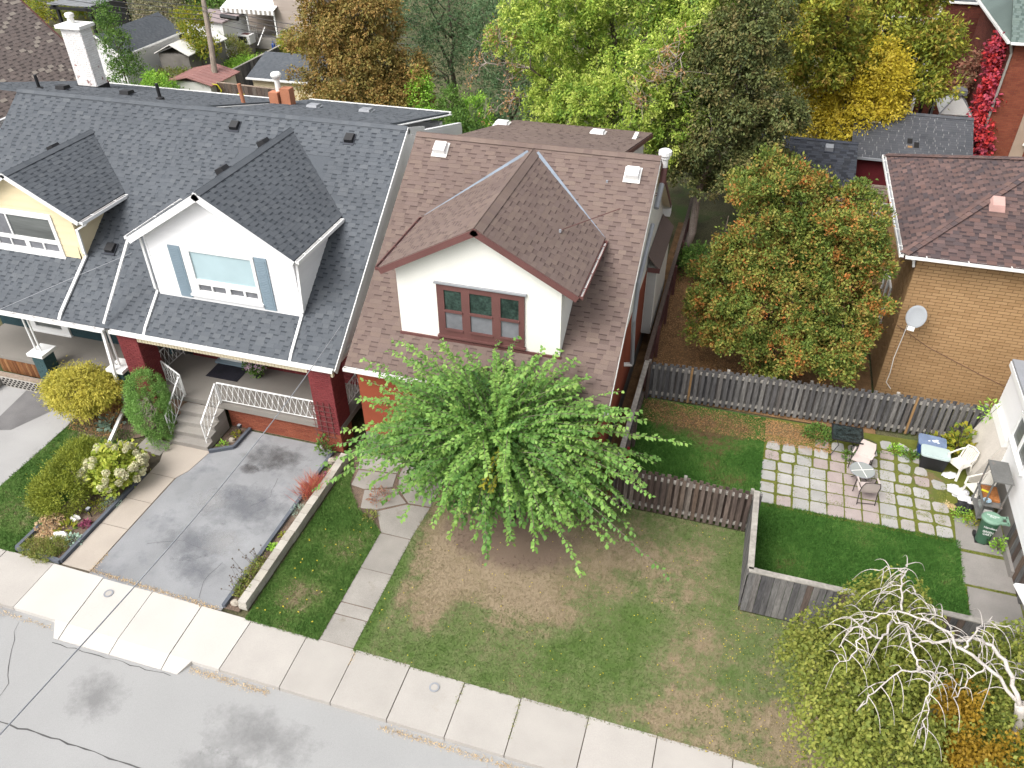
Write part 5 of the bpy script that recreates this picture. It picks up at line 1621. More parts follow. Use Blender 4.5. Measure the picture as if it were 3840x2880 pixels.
# satellite dish with its cable
sd = thing('satellite_dish', 'grey oval satellite dish fixed near the corner of the tan brick wall', 'satellite dish', (5.8, 24.4, 3.1))
dm = mat('dish_grey', [(.27, .285, .30)], .7, 2, .05, 30, .03, .05)
n_d = Vector((-.25, -.80, .55)).normalized()
s_d = n_d.cross(VZ).normalized(); t_d = s_d.cross(n_d)
c_d = Vector((5.85, 24.05, 3.42))
dv, df = [], []
for i in range(5):
    for j in range(24):
        r = i / 4
        a = 2 * math.pi * j / 24
        dv.append(c_d + s_d * (math.cos(a) * .30 * r) + t_d * (math.sin(a) * .36 * r) + n_d * (.09 * r * r))
for i in range(4):
    for j in range(24):
        df.append([i * 24 + j, (i + 1) * 24 + j, (i + 1) * 24 + (j + 1) % 24, i * 24 + (j + 1) % 24])
nb = len(dv)
dv += [p - n_d * .02 for p in dv]
df += [[x + nb for x in f[::-1]] for f in df[:]]
for j in range(24):
    a, b = 96 + j, 96 + (j + 1) % 24
    df.append([a, a + nb, b + nb, b])
mesh_obj('dish', dv, df, dm, sd, smooth=True)
MB().beam(c_d - t_d * .33, c_d + n_d * .42 - t_d * .42, .03, .03).build('arm', M['metal_grey'], sd)
MB().beam(c_d + n_d * .42 - t_d * .42 - s_d * .1, c_d + n_d * .42 - t_d * .42 + s_d * .1, .1, .1).build('receiver', M['white_dirty'], sd)
MB().tube([c_d - n_d * .03, c_d - n_d * .12 - VZ * .12, (5.8, 24.54, 3.08)], .025, 8).build('mount', M['metal_grey'], sd)
t = thing('dish_cable', 'pale cable hanging down the tan brick wall from the satellite dish', 'cable', (5.8, 24.5, 2))
MB().tube([(5.8, 24.52, 3.05), (5.77, 24.52, 2.4), (5.72, 24.53, 1.5), (5.76, 24.53, .9), (5.74, 24.53, .5), (5.95, 24.53, .25)], .013, 6).build('cable', M['white_dirty'], t)
t = thing('wall_cable', 'thin brown cable slanting across the tan brick wall below the dish', 'cable', (7, 24.5, 2))
MB().tube([(5.5, 24.53, 2.75), (6.6, 24.53, 2.1), (8.4, 24.53, 1.35), (9.6, 24.53, .9)], .008, 5).build('cable', M['trim_brown'], t)

# ================================================================ white-sided house at the right edge
WR = thing('white_sided_house', 'low white-sided house wall with a window beside the paved yard', 'house', (9, 19, 0))
MB().box(8.52, 13, 15.9, 22.6, .86, 3.14).build('wall', M['siding_white'], WR)
siding(WR, (8.52, 0, 0), -VY, VZ, -VX, [(-22.6, .88), (-15.9, .88), (-15.9, 3.12), (-22.6, 3.12)], .125, M['siding_white'], holes=[(-20.75, -19.1, 1.9, 2.8)])
MB().box(8.42, 13, 15.8, 22.72, 3.14, 3.22).build('roof', M['metal_grey'], WR)
MB().box(8.40, 8.5, 15.8, 22.72, 2.98, 3.14).build('fascia', M['white'], WR)
window(WR, (8.52, 0, 0), -VY, VZ, -VX, (-20.75, -19.1, 1.9, 2.8), [(-20.66, -20.0, 1.98, 2.72), (-19.9, -19.2, 1.98, 2.72)], M['white'], M['glass_grey'], depth=.06)
MB().box(8.58, 13, 16, 22.5, 0, .86).build('foundation', M['walk_grey'], WR)
hp = mat('stucco_bulkhead', [(.52, .48, .43)], .95, 1.2, .12, 40, .12, .2)
MB().prism([(8.56, 20.66, 0), (8.56, 20.66, 1.62), (8.40, 20.66, 1.66), (7.98, 20.66, .3), (7.94, 20.66, 0)], (0, 1.75, 0)).build('bulkhead', hp, WR)
MB().prism([(8.52, 20.64, 1.55), (8.55, 20.64, 1.78), (8.38, 20.64, 1.74), (8.34, 20.64, 1.5)], (0, 1.8, 0)).build('bulkhead_cap', M['white_dirty'], WR)
for k in range(9):
    y = 18.3 - k * .24
    MB().box(8.5, 8.575, y - .225, y, .04, .84 - .004 * k).build('skirt_board', M['fence_brown'] if k % 2 else M['fence_grey'], WR)
st = thing('entrance_steps', 'concrete entrance steps with a white tube handrail beside the green bin', 'steps', (9, 17.5, 0))
MB().box(8.42, 10, 17.05, 18.2, 0, .24).build('step', M['walk_grey'], st)
MB().box(8.86, 10, 17.0, 18.15, .24, .46).build('step', M['walk_grey'], st)
MB().tube([(8.72, 17.25, .24), (8.95, 17.5, 1.25), (9.8, 17.5, 1.3)], .022, 8).build('handrail', M['white'], st)
MB().tube([(8.75, 17.3, .36), (9.6, 17.45, .7)], .018, 8).build('lower_rail', M['white'], st)
aw = thing('white_canopy', 'white canopy corner sticking in at the right above the yard walk', 'canopy', (8.3, 14.5, 0))
MB().hexa([(7.62, 13.95, 2.1), (9.5, 13.9, 2.1), (9.5, 14.95, 2.1), (7.45, 14.75, 2.1), (7.64, 13.97, 2.18), (9.5, 13.92, 2.2), (9.5, 14.93, 2.2), (7.47, 14.73, 2.18)]).build('canopy_sheet', M['white'], aw)
for x, y in ((8.95, 14.0), (8.95, 14.75)):
    MB().tube([(x, y, 0), (x, y, 2.1)], .03, 8).build('post', M['white_dirty'], aw)

# ================================================================ fences
def fence(name, label, p, q, h, pitch, bw, m, both=True, cap=None, seed=1, group=None, gap=.05, uneven=.03, post_step=2.4, solid=False, odd=None, railm=None, z0=.05, fresh=()):
    """board fence from p to q (ground points); boards, rails, posts and cap board are parts"""
    rg = random.Random(seed)
    p, q = Vector((*p, 0)), Vector((*q, 0))
    d = q - p
    L = d.length
    d.normalize()
    n = Vector((d.y, -d.x, 0))          # towards the right of the run
    t = thing(name, label, 'fence', p, group)
    def bx(a, b, o0, o1, za, zb_, mm, nm):
        P = lambda s, o, z: p + d * s + n * o + VZ * z
        return MB().hexa([P(a, o0, za), P(b, o0, za), P(b, o1, za), P(a, o1, za), P(a, o0, zb_), P(b, o0, zb_), P(b, o1, zb_), P(a, o1, zb_)]).build(nm, mm, t)
    for z in (.18, h - .22):
        bx(0, L, -.043, .043, z, z + .085, railm or m, 'rail')
    k = int(L / pitch)
    for i in range(k):
        s = (i + .5) * L / k
        hh = h + rg.uniform(-uneven, uneven)
        lean = rg.uniform(-.006, .006)
        mm = odd[1] if odd and rg.random() < odd[0] else m
        a, b = s - bw / 2, s + bw / 2
        P = lambda s_, o, z, l=0: p + d * (s_ + l) + n * o + VZ * z
        MB().hexa([P(a, .045, z0), P(b, .045, z0), P(b, .066, z0), P(a, .066, z0), P(a, .045, hh, lean), P(b, .045, hh, lean), P(b, .066, hh, lean), P(a, .066, hh, lean)]).build('board', mm, t)
        if both and i < k - 1:
            s2 = s + L / k / 2
            hh = h + rg.uniform(-uneven, uneven)
            bx(s2 - bw / 2, s2 + bw / 2, -.066, -.045, z0, hh, m, 'board')
    for s in fresh:
        bx(s - .035, s + .035, .068, .088, z0, h + .05, M['fence_orange'], 'fresh_board')
    np_ = max(1, round(L / post_step))
    for i in range(np_ + 1):
        s = min(max(L * i / np_, .05), L - .05)
        bx(s - .045, s + .045, -.16, -.068, 0, h + (.02 if not cap else -.01), railm or m, 'post')
    if cap:
        bx(-.02, L + .02, -.075, .075, h + uneven + .004, h + uneven + .04, cap, 'cap_board')
    return t
fence('board_fence', 'long grey board-on-board fence behind the patio, in front of the tan brick house', (-2.06, 22.12), (8.35, 22.62), 1.45, .19, .118, M['fence_grey'], True, None, 3, railm=M['cap_board'], fresh=(1.45, 8.35))
fence('board_fence', 'dark brown board-on-board fence along the top of the dry front lawn', (-2.05, 16.80), (1.66, 16.78), 1.48, .175, .108, M['fence_brown'], True, None, 4, railm=M['cap_board'])
fence('board_fence', 'short solid capped fence panel joining the brown fence to the fence behind the birch', (1.72, 16.82), (1.72, 14.06), 1.5, .145, .138, M['fence_grey'], False, M['cap_board'], 5, uneven=.0, solid=True)
fence('board_fence', 'solid weathered fence with a pale cap, half hidden by the birch', (1.70, 14.02), (7.6, 13.96), 1.5, .15, .143, M['fence_grey'], False, M['cap_board'], 6, uneven=.0, odd=(.3, M['fence_brown']))
fence('board_fence', 'solid side fence with a pale top board beside the brick wall of the brown-roofed house', (-2.10, 22.05), (-2.10, 16.85), 1.5, .15, .142, M['fence_brown'], False, M['cap_board'], 7, uneven=.0, odd=(.4, M['fence_grey']))
fence('board_fence', 'dark narrow fence running back along the alley behind the brown-roofed house', (-2.18, 36), (-2.16, 22.3), 1.35, .16, .13, M['trim_brown'], False, M['fence_brown'], 8, uneven=.0)
MB_ = thing('red_stake', 'short red painted stake standing by the side fence under the mulberry', 'stake', (-1.98, 18.1, 0))
MB().box(-2.02, -1.94, 18.06, 18.14, 0, 1.1).build('stake', mat('red_paint', [(.28, .02, .025)], .6, 2, .1, 30, .05, .05), MB_)

# ================================================================ taupe-shingled house at the far left
TS = thing('taupe_roofed_house', 'house with a big taupe shingle roof rising at the upper left corner', 'house', (-35, 24, 0))
pc = Pieces()
RT2 = random.Random(41)
TA = (M['sh_taupe'], M['sh_taupe_gap'], M['band_taupe'])
side_slope(TS, pc, -37.5, 11.64, -30.0, 4.44, 15.0, 33.0, 15.0, 33.0, TA, RT2, 'roof', expo=.16, tab=(.2, .36), gap=(.12, .26))
MB().prism([(-37.5, 15, 11.64), (-37.5, 33, 11.64), (-45, 33, 4.44), (-45, 15, 4.44)], (0, 0, -.08)).build('rear_roof', M['sh_taupe'], TS)
MB().prism([(-30.3, 32.7, 0), (-30.3, 32.7, 4.2), (-37.5, 32.7, 11.3), (-44.7, 32.7, 4.2), (-44.7, 32.7, 0)], (0, -17, 0)).build('wall', M['brick_dark'], TS)
MB().beam((-29.9, 33.02, 4.3), (-37.5, 33.02, 11.58), .04, .2, (1, 0, 1)).build('rake_board', M['trim_brown'], TS)
pc.finish()

# ================================================================ outbuildings and houses beyond
def shed(name, label, cat, x0, x1, y0, y1, zw, zr, axis, wallm, roofm, seed, over=.25, trim=None, sid=None, holes=None, group=None, both=True):
    """gable-roofed outbuilding; axis 'x' or 'y' is the ridge direction"""
    t = thing(name, label, cat, ((x0 + x1) / 2, (y0 + y1) / 2, 0), group)
    p = Pieces(0)
    rg = random.Random(seed)
    mats = roofm if isinstance(roofm, tuple) else (roofm, roofm)
    if axis == 'y':
        xm = (x0 + x1) / 2
        MB().prism([(x0, y0, 0), (x1, y0, 0), (x1, y0, zw), (xm, y0, zr - .1), (x0, y0, zw)], (0, y1 - y0, 0)).build('wall', wallm, t)
        s = (zr - zw) / (xm - x0)
        for xe in (x0 - over, x1 + over):
            side_slope(t, p, xm, zr, xe, zw - s * over, y0 - over, y1 + over, y0 - over, y1 + over, mats, rg, 'roof')
        if sid:
            siding(t, (0, y0, 0), VX, VZ, -VY, [(x0, .05), (x1, .05), (x1, zw), (xm, zr - .15), (x0, zw)], .2, sid)
            siding(t, (x1, 0, 0), VY, VZ, VX, [(y0, .05), (y1, .05), (y1, zw), (y0, zw)], .2, sid)
        if trim:
            for xe in (x0 - over, x1 + over):
                MB().beam((xe, y0 - over - .02, zw - s * over - .06), (xm, y0 - over - .02, zr - .06), .03, .14, (1, 0, 1)).build('rake_board', trim, t)
            gutter(t, (x1 + over, y0 - over, zw - s * over), (x1 + over, y1 + over, zw - s * over), VX, trim, trim, brackets=0)
    else:
        ym = (y0 + y1) / 2
        MB().prism([(x0, y0, 0), (x0, y1, 0), (x0, y1, zw), (x0, ym, zr - .1), (x0, y0, zw)], (x1 - x0, 0, 0)).build('wall', wallm, t)
        s = (zr - zw) / (ym - y0)
        front_slope(t, p, x0 - over, x1 + over, y0 - over, zw - s * over, ym, zr, mats, rg)
        MB().prism([(x0 - over, ym, zr), (x1 + over, ym, zr), (x1 + over, y1 + over, zw - s * over), (x0 - over, y1 + over, zw - s * over)], (0, 0, -.06)).build('rear_roof', mats[0], t)
        if sid:
            siding(t, (0, y0, 0), VX, VZ, -VY, [(x0, .05), (x1, .05), (x1, zw), (x0, zw)], .2, sid)
        if trim:
            gutter(t, (x0 - over, y0 - over, zw - s * over), (x1 + over, y0 - over, zw - s * over), -VY, trim, trim, brackets=0)
    p.finish()
    return t
GR2 = (M['sh_grey'], M['sh_grey_gap'])
shed('garage', 'white clapboard garage with a grey shingle roof behind the white chimney', 'garage', -44.9, -41.9, 46.8, 53.2, 2.4, 3.45, 'y', M['siding_white'], GR2, 1, trim=M['white'], sid=M['siding_white'])
shed('garage', 'cream garage with a low grey roof beside the russet cedar', 'garage', -30.6, -26.0, 44.8, 49.5, 2.3, 3.1, 'x', M['siding_cream'], GR2, 2, trim=M['white'], sid=M['siding_cream'])
t = thing('metal_shed', 'small shed with a faded red ribbed metal roof beside the utility pole', 'shed', (-34.8, 45.5, 0))
MB().box(-36.2, -33.3, 44.1, 46.9, 0, 1.75).build('wall', M['white_dirty'], t)
rm = mat('faded_red_metal', [(.27, .14, .125)], .6, 1.5, .12, 30, .08, .08)
for x0, x1, z0, z1 in ((-36.5, -34.75, 1.7, 2.1), (-34.75, -33.0, 2.1, 1.7)):
    mb = MB().prism([(x0, 43.85, z0), (x1, 43.85, z1), (x1, 47.1, z1), (x0, 47.1, z0)], (0, 0, -.05))
    for k in range(8):
        y = 44.0 + k * .42
        mb.beam((x0, y, z0 + .012), (x1, y, z1 + .012), .05, .03)
    mb.build('roof', rm, t)
t = thing('plastic_shed', 'white shed roof under the yellow-leaved tree', 'shed', (-39.6, 51.5, 0))
MB().box(-40.8, -38.4, 49.2, 53.6, 0, 1.8).build('wall', M['concrete_wall'], t)
for x0, x1, z0, z1 in ((-41.0, -39.6, 1.85, 2.5), (-39.6, -38.2, 2.5, 1.85)):
    MB().prism([(x0, 49.0, z0), (x1, 49.0, z1), (x1, 53.8, z1), (x0, 53.8, z0)], (0, 0, -.06)).build('roof', M['white_dirty'], t)
t = thing('white_outbuilding', 'flat-topped white rendered outbuilding beyond the utility pole', 'outbuilding', (-40.6, 57, 0))
MB().box(-42.6, -39.4, 55.2, 58.6, 0, 2.5).build('wall', M['white'], t)
MB().box(-42.75, -39.25, 55.05, 58.75, 2.5, 2.62).build('roof', mat('mauve_felt', [(.27, .22, .22)], .95, 1, .1, 40, .1, .2), t)
# beige house with an aluminium awning
AH = thing('beige_house', 'beige sided house with a white scalloped awning over its back porch', 'house', (-37, 62, 0))
bs = mat('beige_siding', [(.36, .30, .26), (.385, .325, .285)], .7, .8, .05, 30, .03, .03)
MB().box(-40.9, -36.6, 60.6, 66, 0, 7).box(-36.6, -33.0, 58.2, 66, 0, 7.5).build('wall', bs, AH)
siding(AH, (0, 60.6, 0), VX, VZ, -VY, [(-40.9, .9), (-36.6, .9), (-36.6, 3.4), (-40.9, 3.4)], .22, bs)
siding(AH, (0, 58.2, 0), VX, VZ, -VY, [(-36.6, .1), (-33, .1), (-33, 7), (-36.6, 7)], .22, bs)
MB().box(-40.6, -36.2, 58.3, 60.6, 0, .78).build('porch_floor', M['walk'], AH)
MB().box(-38.05, -37.25, 60.5, 60.58, .8, 2.8).build('door', M['white'], AH)
MB().box(-37.9, -37.4, 60.46, 60.5, 1.6, 2.6).build('door_glass', M['glass'], AH)
awn = MB().prism([(-40.9, 57.5, 3.05), (-36.3, 57.5, 3.05), (-36.3, 60.6, 4.0), (-40.9, 60.6, 4.0)], (0, 0, -.05)).build('awning', M['white'], AH)
vl = MB()
for k in range(23):
    x = -40.9 + k * .2
    vl.box(x, x + .2, 57.47, 57.5, 2.72, 3.03, k % 2)
vl.build('valance', [M['white'], M['walk']], awn)
for x in (-40.4, -38.9, -36.5):
    MB().box(x, x + .1, 57.7, 57.8, 0, 2.95).build('post', M['white'], AH)
rr_ = MB().beam((-40.4, 58.35, 1.7), (-38.5, 58.35, 1.7), .05, .04).build('railing', M['white'], AH)
for k in range(12):
    MB().beam((-40.3 + k * .15, 58.35, .8), (-40.3 + k * .15, 58.35, 1.68), .025, .025, (0, 1, 0)).build('baluster', M['white'], rr_)
MB().beam((-37.6, 58.0, 1.7), (-37.6, 56.6, .7), .06, .05).build('handrail', M['white'], AH)
ac = thing('air_conditioner', 'white boxed air conditioner on a stand before the beige house porch', 'air conditioner', (-38.9, 57.0, 0))
MB().box(-39.4, -38.3, 56.7, 57.5, .7, 1.35).build('case', M['white'], ac)
MB().box(-39.25, -38.55, 56.66, 56.7, .8, 1.25).build('grille', M['black'], ac)
MB().box(-39.1, -38.5, 56.85, 57.35, 1.35, 1.37).build('top_grille', M['trim_brown'], ac)
MB().box(-39.3, -38.4, 56.8, 57.4, 0, .7).build('stand', M['concrete_wall'], ac)
for x, y, lab in ((-37.1, 57.95, 'blue water bottle nearer the door on the beige house porch'), (-36.45, 58.1, 'blue water bottle against the house corner on the beige house porch')):
    t = thing('blue_bottle', lab, 'bottle', (x, y, .78), 'blue bottles on the beige house porch')
    MB().lathe((x, y, .0), [(.13, 0), (.14, .5), (.05, .62), (.05, .72)], 10).build('bottle', mat('blue_plastic', [(.02, .07, .34)], .4, 2, .1, 30, 0, 0, spec=.5) if 'blue_plastic' not in MATS else MATS['blue_plastic'], t)
# fences in the rear lane
fence('lane_fence', 'grey vertical board fence running back from the utility pole', (-33.6, 45.0), (-33.6, 55.5), 1.75, .3, .28, M['fence_grey'], False, M['cap_board'], 21, uneven=0, post_step=3.5)
fence('lane_fence', 'grey picket fence beside the white clapboard garage', (-47.5, 50.0), (-45.2, 56.5), 1.7, .3, .28, M['fence_grey'], False, None, 22)
fence('lane_gate', 'dark brown gate fence across the lane behind the grey rear roofs', (-33.2, 44.6), (-28.4, 44.3), 1.7, .3, .28, M['fence_brown'], False, M['deck_wood'], 23, uneven=0)
ys = thing('yellow_climber', 'yellow tubular climbing hoops leaning on the dark lane gate', 'toy', (-32, 44.2, 0))
yel = mat('yellow_paint', [(.55, .5, .03)], .6, 2, .1, 30, 0, 0)
for k, (x, z) in enumerate(((-33.0, 1.35), (-32.0, .8), (-31.2, .9))):
    mb = MB()
    for a in range(6):
        a0, a1 = a * math.pi / 3, (a + 1) * math.pi / 3
        mb.tube([(x + .42 * math.cos(a0), 44.15, z + .42 * math.sin(a0)), (x + .42 * math.cos(a1), 44.15, z + .42 * math.sin(a1))], .035, 5)
    mb.build('hoop', yel, ys)
MB().box(-31.6, -30.8, 44.16, 44.2, .6, 1.15).build('panel', yel, ys)
# utility pole with wires
up = thing('utility_pole', 'grey wooden utility pole leaning above the rear lane', 'utility pole', (-34.75, 46.0, 0))
MB().tube([(-33.5, 44.75, 0), (-34.4, 46.55, 3.2), (-35.55, 48.35, 5.6)], [.20, .18, .15], 10).build('pole', mat('pole_wood', [(.20, .165, .135)], .95, 2, .2, 12, .25, .3, stretch=(5, 5, .6)), up)
t = thing('wire_splice', 'black cable splice case hanging on the wires beside the utility pole', 'splice case', (-33, 46.5, 5))
MB().tube([(-33.2, 46.6, 5.2), (-31.9, 46.4, 5.15)], .14, 8).build('case', M['black'], t)
for i, (z0, z1, y1, lab) in enumerate(((5.4, 6.2, 47.6, 'topmost'), (5.15, 5.9, 46.9, 'second'), (4.9, 5.5, 46.3, 'third'), (4.6, 5.1, 45.9, 'lowest'))):
    t = thing('power_line', '%s of the thin wires running left from the utility pole' % lab, 'wire', (-45, 47, 6), 'wires along the rear lane')
    pts = [(-35.2 + (-25) * k / 8, 47.7 + (y1 + 6 - 47.7) * k / 8, z0 + (z1 - z0) * k / 8 - .5 * math.sin(math.pi * k / 8)) for k in range(9)]
    MB().tube(pts, .02, 4).build('wire', M['black'], t)
    t = thing('power_line', '%s of the thin wires running right from the utility pole' % lab, 'wire', (-28, 47, 5), 'wires along the rear lane')
    pts = [(-35.2 + 16 * k / 8, 47.7 - (i * .5 + 1.5) * k / 8, z0 - .6 * k / 8 - .3 * math.sin(math.pi * k / 8)) for k in range(9)]
    MB().tube(pts, .02, 4).build('wire', M['black'], t)
# grey house and black pergola at top left
gh = thing('grey_sided_house', 'pale grey sided house with a dark window at the top left', 'house', (-57, 70, 0))
MB().box(-62, -55.0, 66.5, 74, 0, 7).build('wall', M['siding_grey'], gh)
siding(gh, (0, 66.5, 0), VX, VZ, -VY, [(-62, 0), (-55, 0), (-55, 7), (-62, 7)], .22, M['siding_grey'])
window(gh, (0, 66.5, 0), VX, VZ, -VY, (-57.1, -55.9, 1.9, 4.0), [(-56.95, -56.05, 3.0, 3.9), (-56.95, -56.05, 2.0, 2.9)], M['white'], M['glass'], depth=.06)
pg = thing('pergola', 'black slatted pergola in the yard at the top left', 'pergola', (-54, 58, 0))
for x, y in ((-55.0, 56), (-51.9, 56), (-52.2, 60.5), (-55.4, 60.5)):
    MB().box(x - .1, x + .1, y - .1, y + .1, 0, 2.5).build('post', M['black'], pg)
for y in (55.9, 60.6): MB().box(-55.6, -51.6, y - .08, y + .08, 2.5, 2.7).build('beam', M['black'], pg)
for x in (-55.1, -52.0): MB().box(x - .08, x + .08, 55.6, 60.9, 2.7, 2.85).build('beam', M['black'], pg)
for k in range(12): MB().box(-55.7, -51.5, 55.8 + k * .42, 55.9 + k * .42, 2.85, 2.95).build('slat', M['metal_grey'], pg)
MB().box(-55.0, -52.0, 60.3, 60.36, .3, 2.4).build('screen', M['black'], pg)

# ---------------------------------------------------------------- right-hand background
BK = (M['sh_black'], M['sh_black_gap'])
t = thing('garage', 'garage with a smooth black shingle roof behind the two-topped cedar', 'garage', (2.5, 38, 0))
p_ = Pieces(0)
front_slope(t, p_, .15, 4.65, 36.0, 2.5, 38.75, 3.6, BK, random.Random(51), tab=(.3, .33), gap=(.28, .3))
MB().prism([(.15, 38.75, 3.6), (4.65, 38.75, 3.6), (4.65, 41.5, 2.5), (.15, 41.5, 2.5)], (0, 0, -.06)).build('rear_roof', M['sh_black'], t)
MB().box(.4, 4.4, 36.3, 41.2, 0, 2.4).build('wall', M['walk_grey'], t)
vent_box(t, (3.42, 38.2, 3.4), VX, Vector((0, 2.75, 1.1)), Vector((0, -1.1, 2.75)), .36, .36, .2, M['metal_grey'], M['sh_black'])
caps(p_, t, (.15, 38.75, 3.61), (4.65, 38.75, 3.61), [((0, -2.75, -1.1), (0, -1.1, 2.75)), ((0, 2.75, -1.1), (0, 1.1, 2.75))], M['sh_black'], random.Random(52), w=.15, step=.28)
p_.finish()
t = thing('garage', 'dark red garage with a worn black roof that has a hole in it', 'garage', (7.5, 42, 0))
p_ = Pieces(0)
WRN = (M['sh_worn'], M['sh_worn_gap'])
front_slope(t, p_, 4.6, 9.9, 40.0, 2.55, 42.7, 3.9, WRN, random.Random(53), tab=(.28, .34), gap=(.02, .035))
MB().prism([(4.6, 42.7, 3.9), (9.9, 42.7, 3.9), (9.9, 45.6, 2.5), (4.6, 45.6, 2.5)], (0, 0, -.06)).build('rear_roof', M['sh_worn'], t)
caps(p_, t, (5.6, 42.7, 3.91), (9.9, 42.7, 3.91), [((0, -2.7, -1.35), (0, -1.35, 2.7)), ((0, 2.9, -1.4), (0, 1.4, 2.9))], M['sh_worn'], random.Random(54), w=.17, step=.3)
rdw = mat('dark_red_paint', [(.11, .012, .016)], .8, 1, .15, 20, .1, .1)
MB().box(4.85, 9.7, 40.3, 45.3, 0, 2.45).build('wall', rdw, t)
gutter(t, (4.6, 39.98, 2.55), (9.9, 39.98, 2.55), -VY, M['metal_grey'], M['white_dirty'], brackets=.9)
for (x, y, w, h, m) in ((7.05, 40.95, .22, .32, M['dark']), (7.35, 40.75, .22, .34, M['dark']), (7.08, 40.72, .2, .12, M['fence_orange'])):
    mb = MB(); frame_quad(mb, Vector((x, y, 2.55 + (y - 40) * .5)), VX, Vector((0, 2.7, 1.35)).normalized(), Vector((0, -1.35, 2.7)).normalized(), 0, w, 0, h, .012, .022)
    mb.build('roof_hole', m, t)
for (x, y, w, h, m) in ((5.05, 41.5, .1, .6, M['sh_black']), (5.2, 41.95, .6, .09, M['white_dirty'])):
    mb = MB(); frame_quad(mb, Vector((x, y, 2.55 + (y - 40) * .5)), VX, Vector((0, 2.7, 1.35)).normalized(), Vector((0, -1.35, 2.7)).normalized(), 0, w, 0, h, .012, .035)
    mb.build('loose_shingle', m, t)
p_.finish()
t = thing('slat_fence', 'bare wooden slat screen below the dark red garage wall', 'fence', (5.4, 39, 0))
for k in range(11):
    MB().box(4.55, 6.6, 38.9, 38.93, .05 + k * .15, .17 + k * .15).build('slat', M['deck_wood'], t)
for x in (4.6, 5.6, 6.5):
    MB().box(x, x + .09, 38.84, 38.9, 0, 1.75).build('post', M['fence_orange'], t)
dk = thing('deck', 'weathered wooden deck with a railing behind the tan brick house', 'deck', (6, 36, 0))
for k in range(14):
    MB().box(5.75, 8, 34.0 + k * .22, 34.2 + k * .22, .52, .56).build('plank', M['deck_wood'], dk)
for p, q in (((5.75, 34.0), (5.75, 37.2)), ((5.75, 37.2), (8, 37.2))):
    r = MB().beam((*p, 1.5), (*q, 1.5), .14, .04).build('top_rail', M['cap_board'], dk)
    k = int(math.hypot(q[0] - p[0], q[1] - p[1]) / .16)
    for i in range(k + 1):
        x, y = p[0] + (q[0] - p[0]) * i / k, p[1] + (q[1] - p[1]) * i / k
        MB().box(x - .02, x + .02, y - .02, y + .02, .56, 1.48).build('baluster', M['deck_wood'], r)
for x, y in ((5.75, 34), (5.75, 37.2), (7.9, 37.2)):
    MB().box(x - .06, x + .06, y - .06, y + .06, 0, 1.6).build('post', M['cap_board'], dk)
# dark red brick houses at top right
RB = thing('red_brick_house', 'dark red brick house with a green-grey roof and scarlet vine at the upper right', 'house', (14, 48, 0))
pc = Pieces(0)
rbw = MB().box(11.1, 20, 44.8, 54, 0, 6.9).build('wall', M['mortar_dark'], RB)
bricks(pc, rbw, (11.1, 44.8, 0), VX, VZ, -VY, 4, 6.85, M['brick_low'], random.Random(61), bw=.24, bh=.075)
bricks(pc, rbw, (11.1, 54, 0), -VY, VZ, -VX, 9.2, 6.85, M['brick_dark'], random.Random(62), bw=.24, bh=.075)
for x0, x1 in ((12.5, 13.1), (13.6, 16)):
    MB().box(x0, x1, 44.74, 44.79, 0, 6.2).build('wall_panel', mat('beige_panel', [(.33, .25, .19)], .9, 2, .08, 30, .05, .1) if 'beige_panel' not in MATS else MATS['beige_panel'], RB)
pipe(RB, [(13.3, 44.7, 6.3), (13.05, 44.68, 2.4), (12.95, 44.6, 2.2)], M['white'], w=.12)
front_slope(RB, pc, 10.75, 18, 44.35, 7.0, 49, 10.0, (M['sh_green'], M['sh_green_gap']), random.Random(63))
MB().prism([(10.75, 44.35, 6.98), (10.75, 54.4, 6.98), (14.5, 50, 9.9), (14.5, 48.8, 9.85)], (0, 0, -.08)).build('roof', M['sh_green'], RB)
gutter(RB, (10.75, 44.33, 7.0), (18, 44.33, 7.0), -VY, M['white'], M['white_dirty'], brackets=0)
gutter(RB, (10.73, 54.4, 7.0), (10.73, 44.33, 7.0), -VX, M['white'], M['white_dirty'], brackets=0)
MB().box(11.6, 12.3, 49.5, 50.3, 7, 9.4).build('chimney', M['brick_low'], RB)
dw = MB().box(12.5, 13.6, 45.6, 48, 7.6, 9.4).build('dormer', M['white'], RB)
MB().box(12.62, 13.48, 45.57, 45.6, 7.9, 9.2).build('dormer_window', M['glass'], dw)
pipe(RB, [(10.8, 44.5, 6.9), (11.02, 44.72, 6.4), (11.0, 44.72, .3)], M['walk'], w=.1)
pc.finish()
RB2 = thing('red_brick_house', 'dark red brick house wall behind the grey canvas gazebo', 'house', (11, 57, 0))
pc = Pieces(0)
w2 = MB().box(9.2, 12.5, 55.2, 62, 0, 6.5).build('wall', M['mortar_dark'], RB2)
bricks(pc, w2, (9.2, 55.2, 0), VX, VZ, -VY, 3.3, 6.4, M['brick_dark'], random.Random(64), bw=.24, bh=.075)
MB().box(6.3, 9.15, 56.5, 62, 0, 6.3).build('rear_wing', M['brick_dark'], RB2)
for z in (2.4, 4.6):
    MB().box(6.2, 9.0, 55.0, 56.5, z, z + .15).build('balcony_floor', M['walk_grey'], RB2)
    rr_ = MB().box(6.2, 9.0, 55.0, 55.06, z + .95, z + 1.03).build('balcony_rail', M['white_dirty'], RB2)
    for k in range(14):
        MB().box(6.25 + k * .2, 6.29 + k * .2, 55.01, 55.05, z + .15, z + .95).build('baluster', M['white_dirty'], rr_)
MB().box(9.1, 9.25, 55.1, 55.2, 0, 6.4).build('downspout', M['white_dirty'], RB2)
gutter(RB2, (9.0, 55.15, 6.55), (12.5, 55.15, 6.55), -VY, M['white'], M['white_dirty'], brackets=0)
MB().box(9.0, 12.6, 55.2, 62, 6.5, 6.6).build('roof', M['sh_grey'], RB2)
pc.finish()
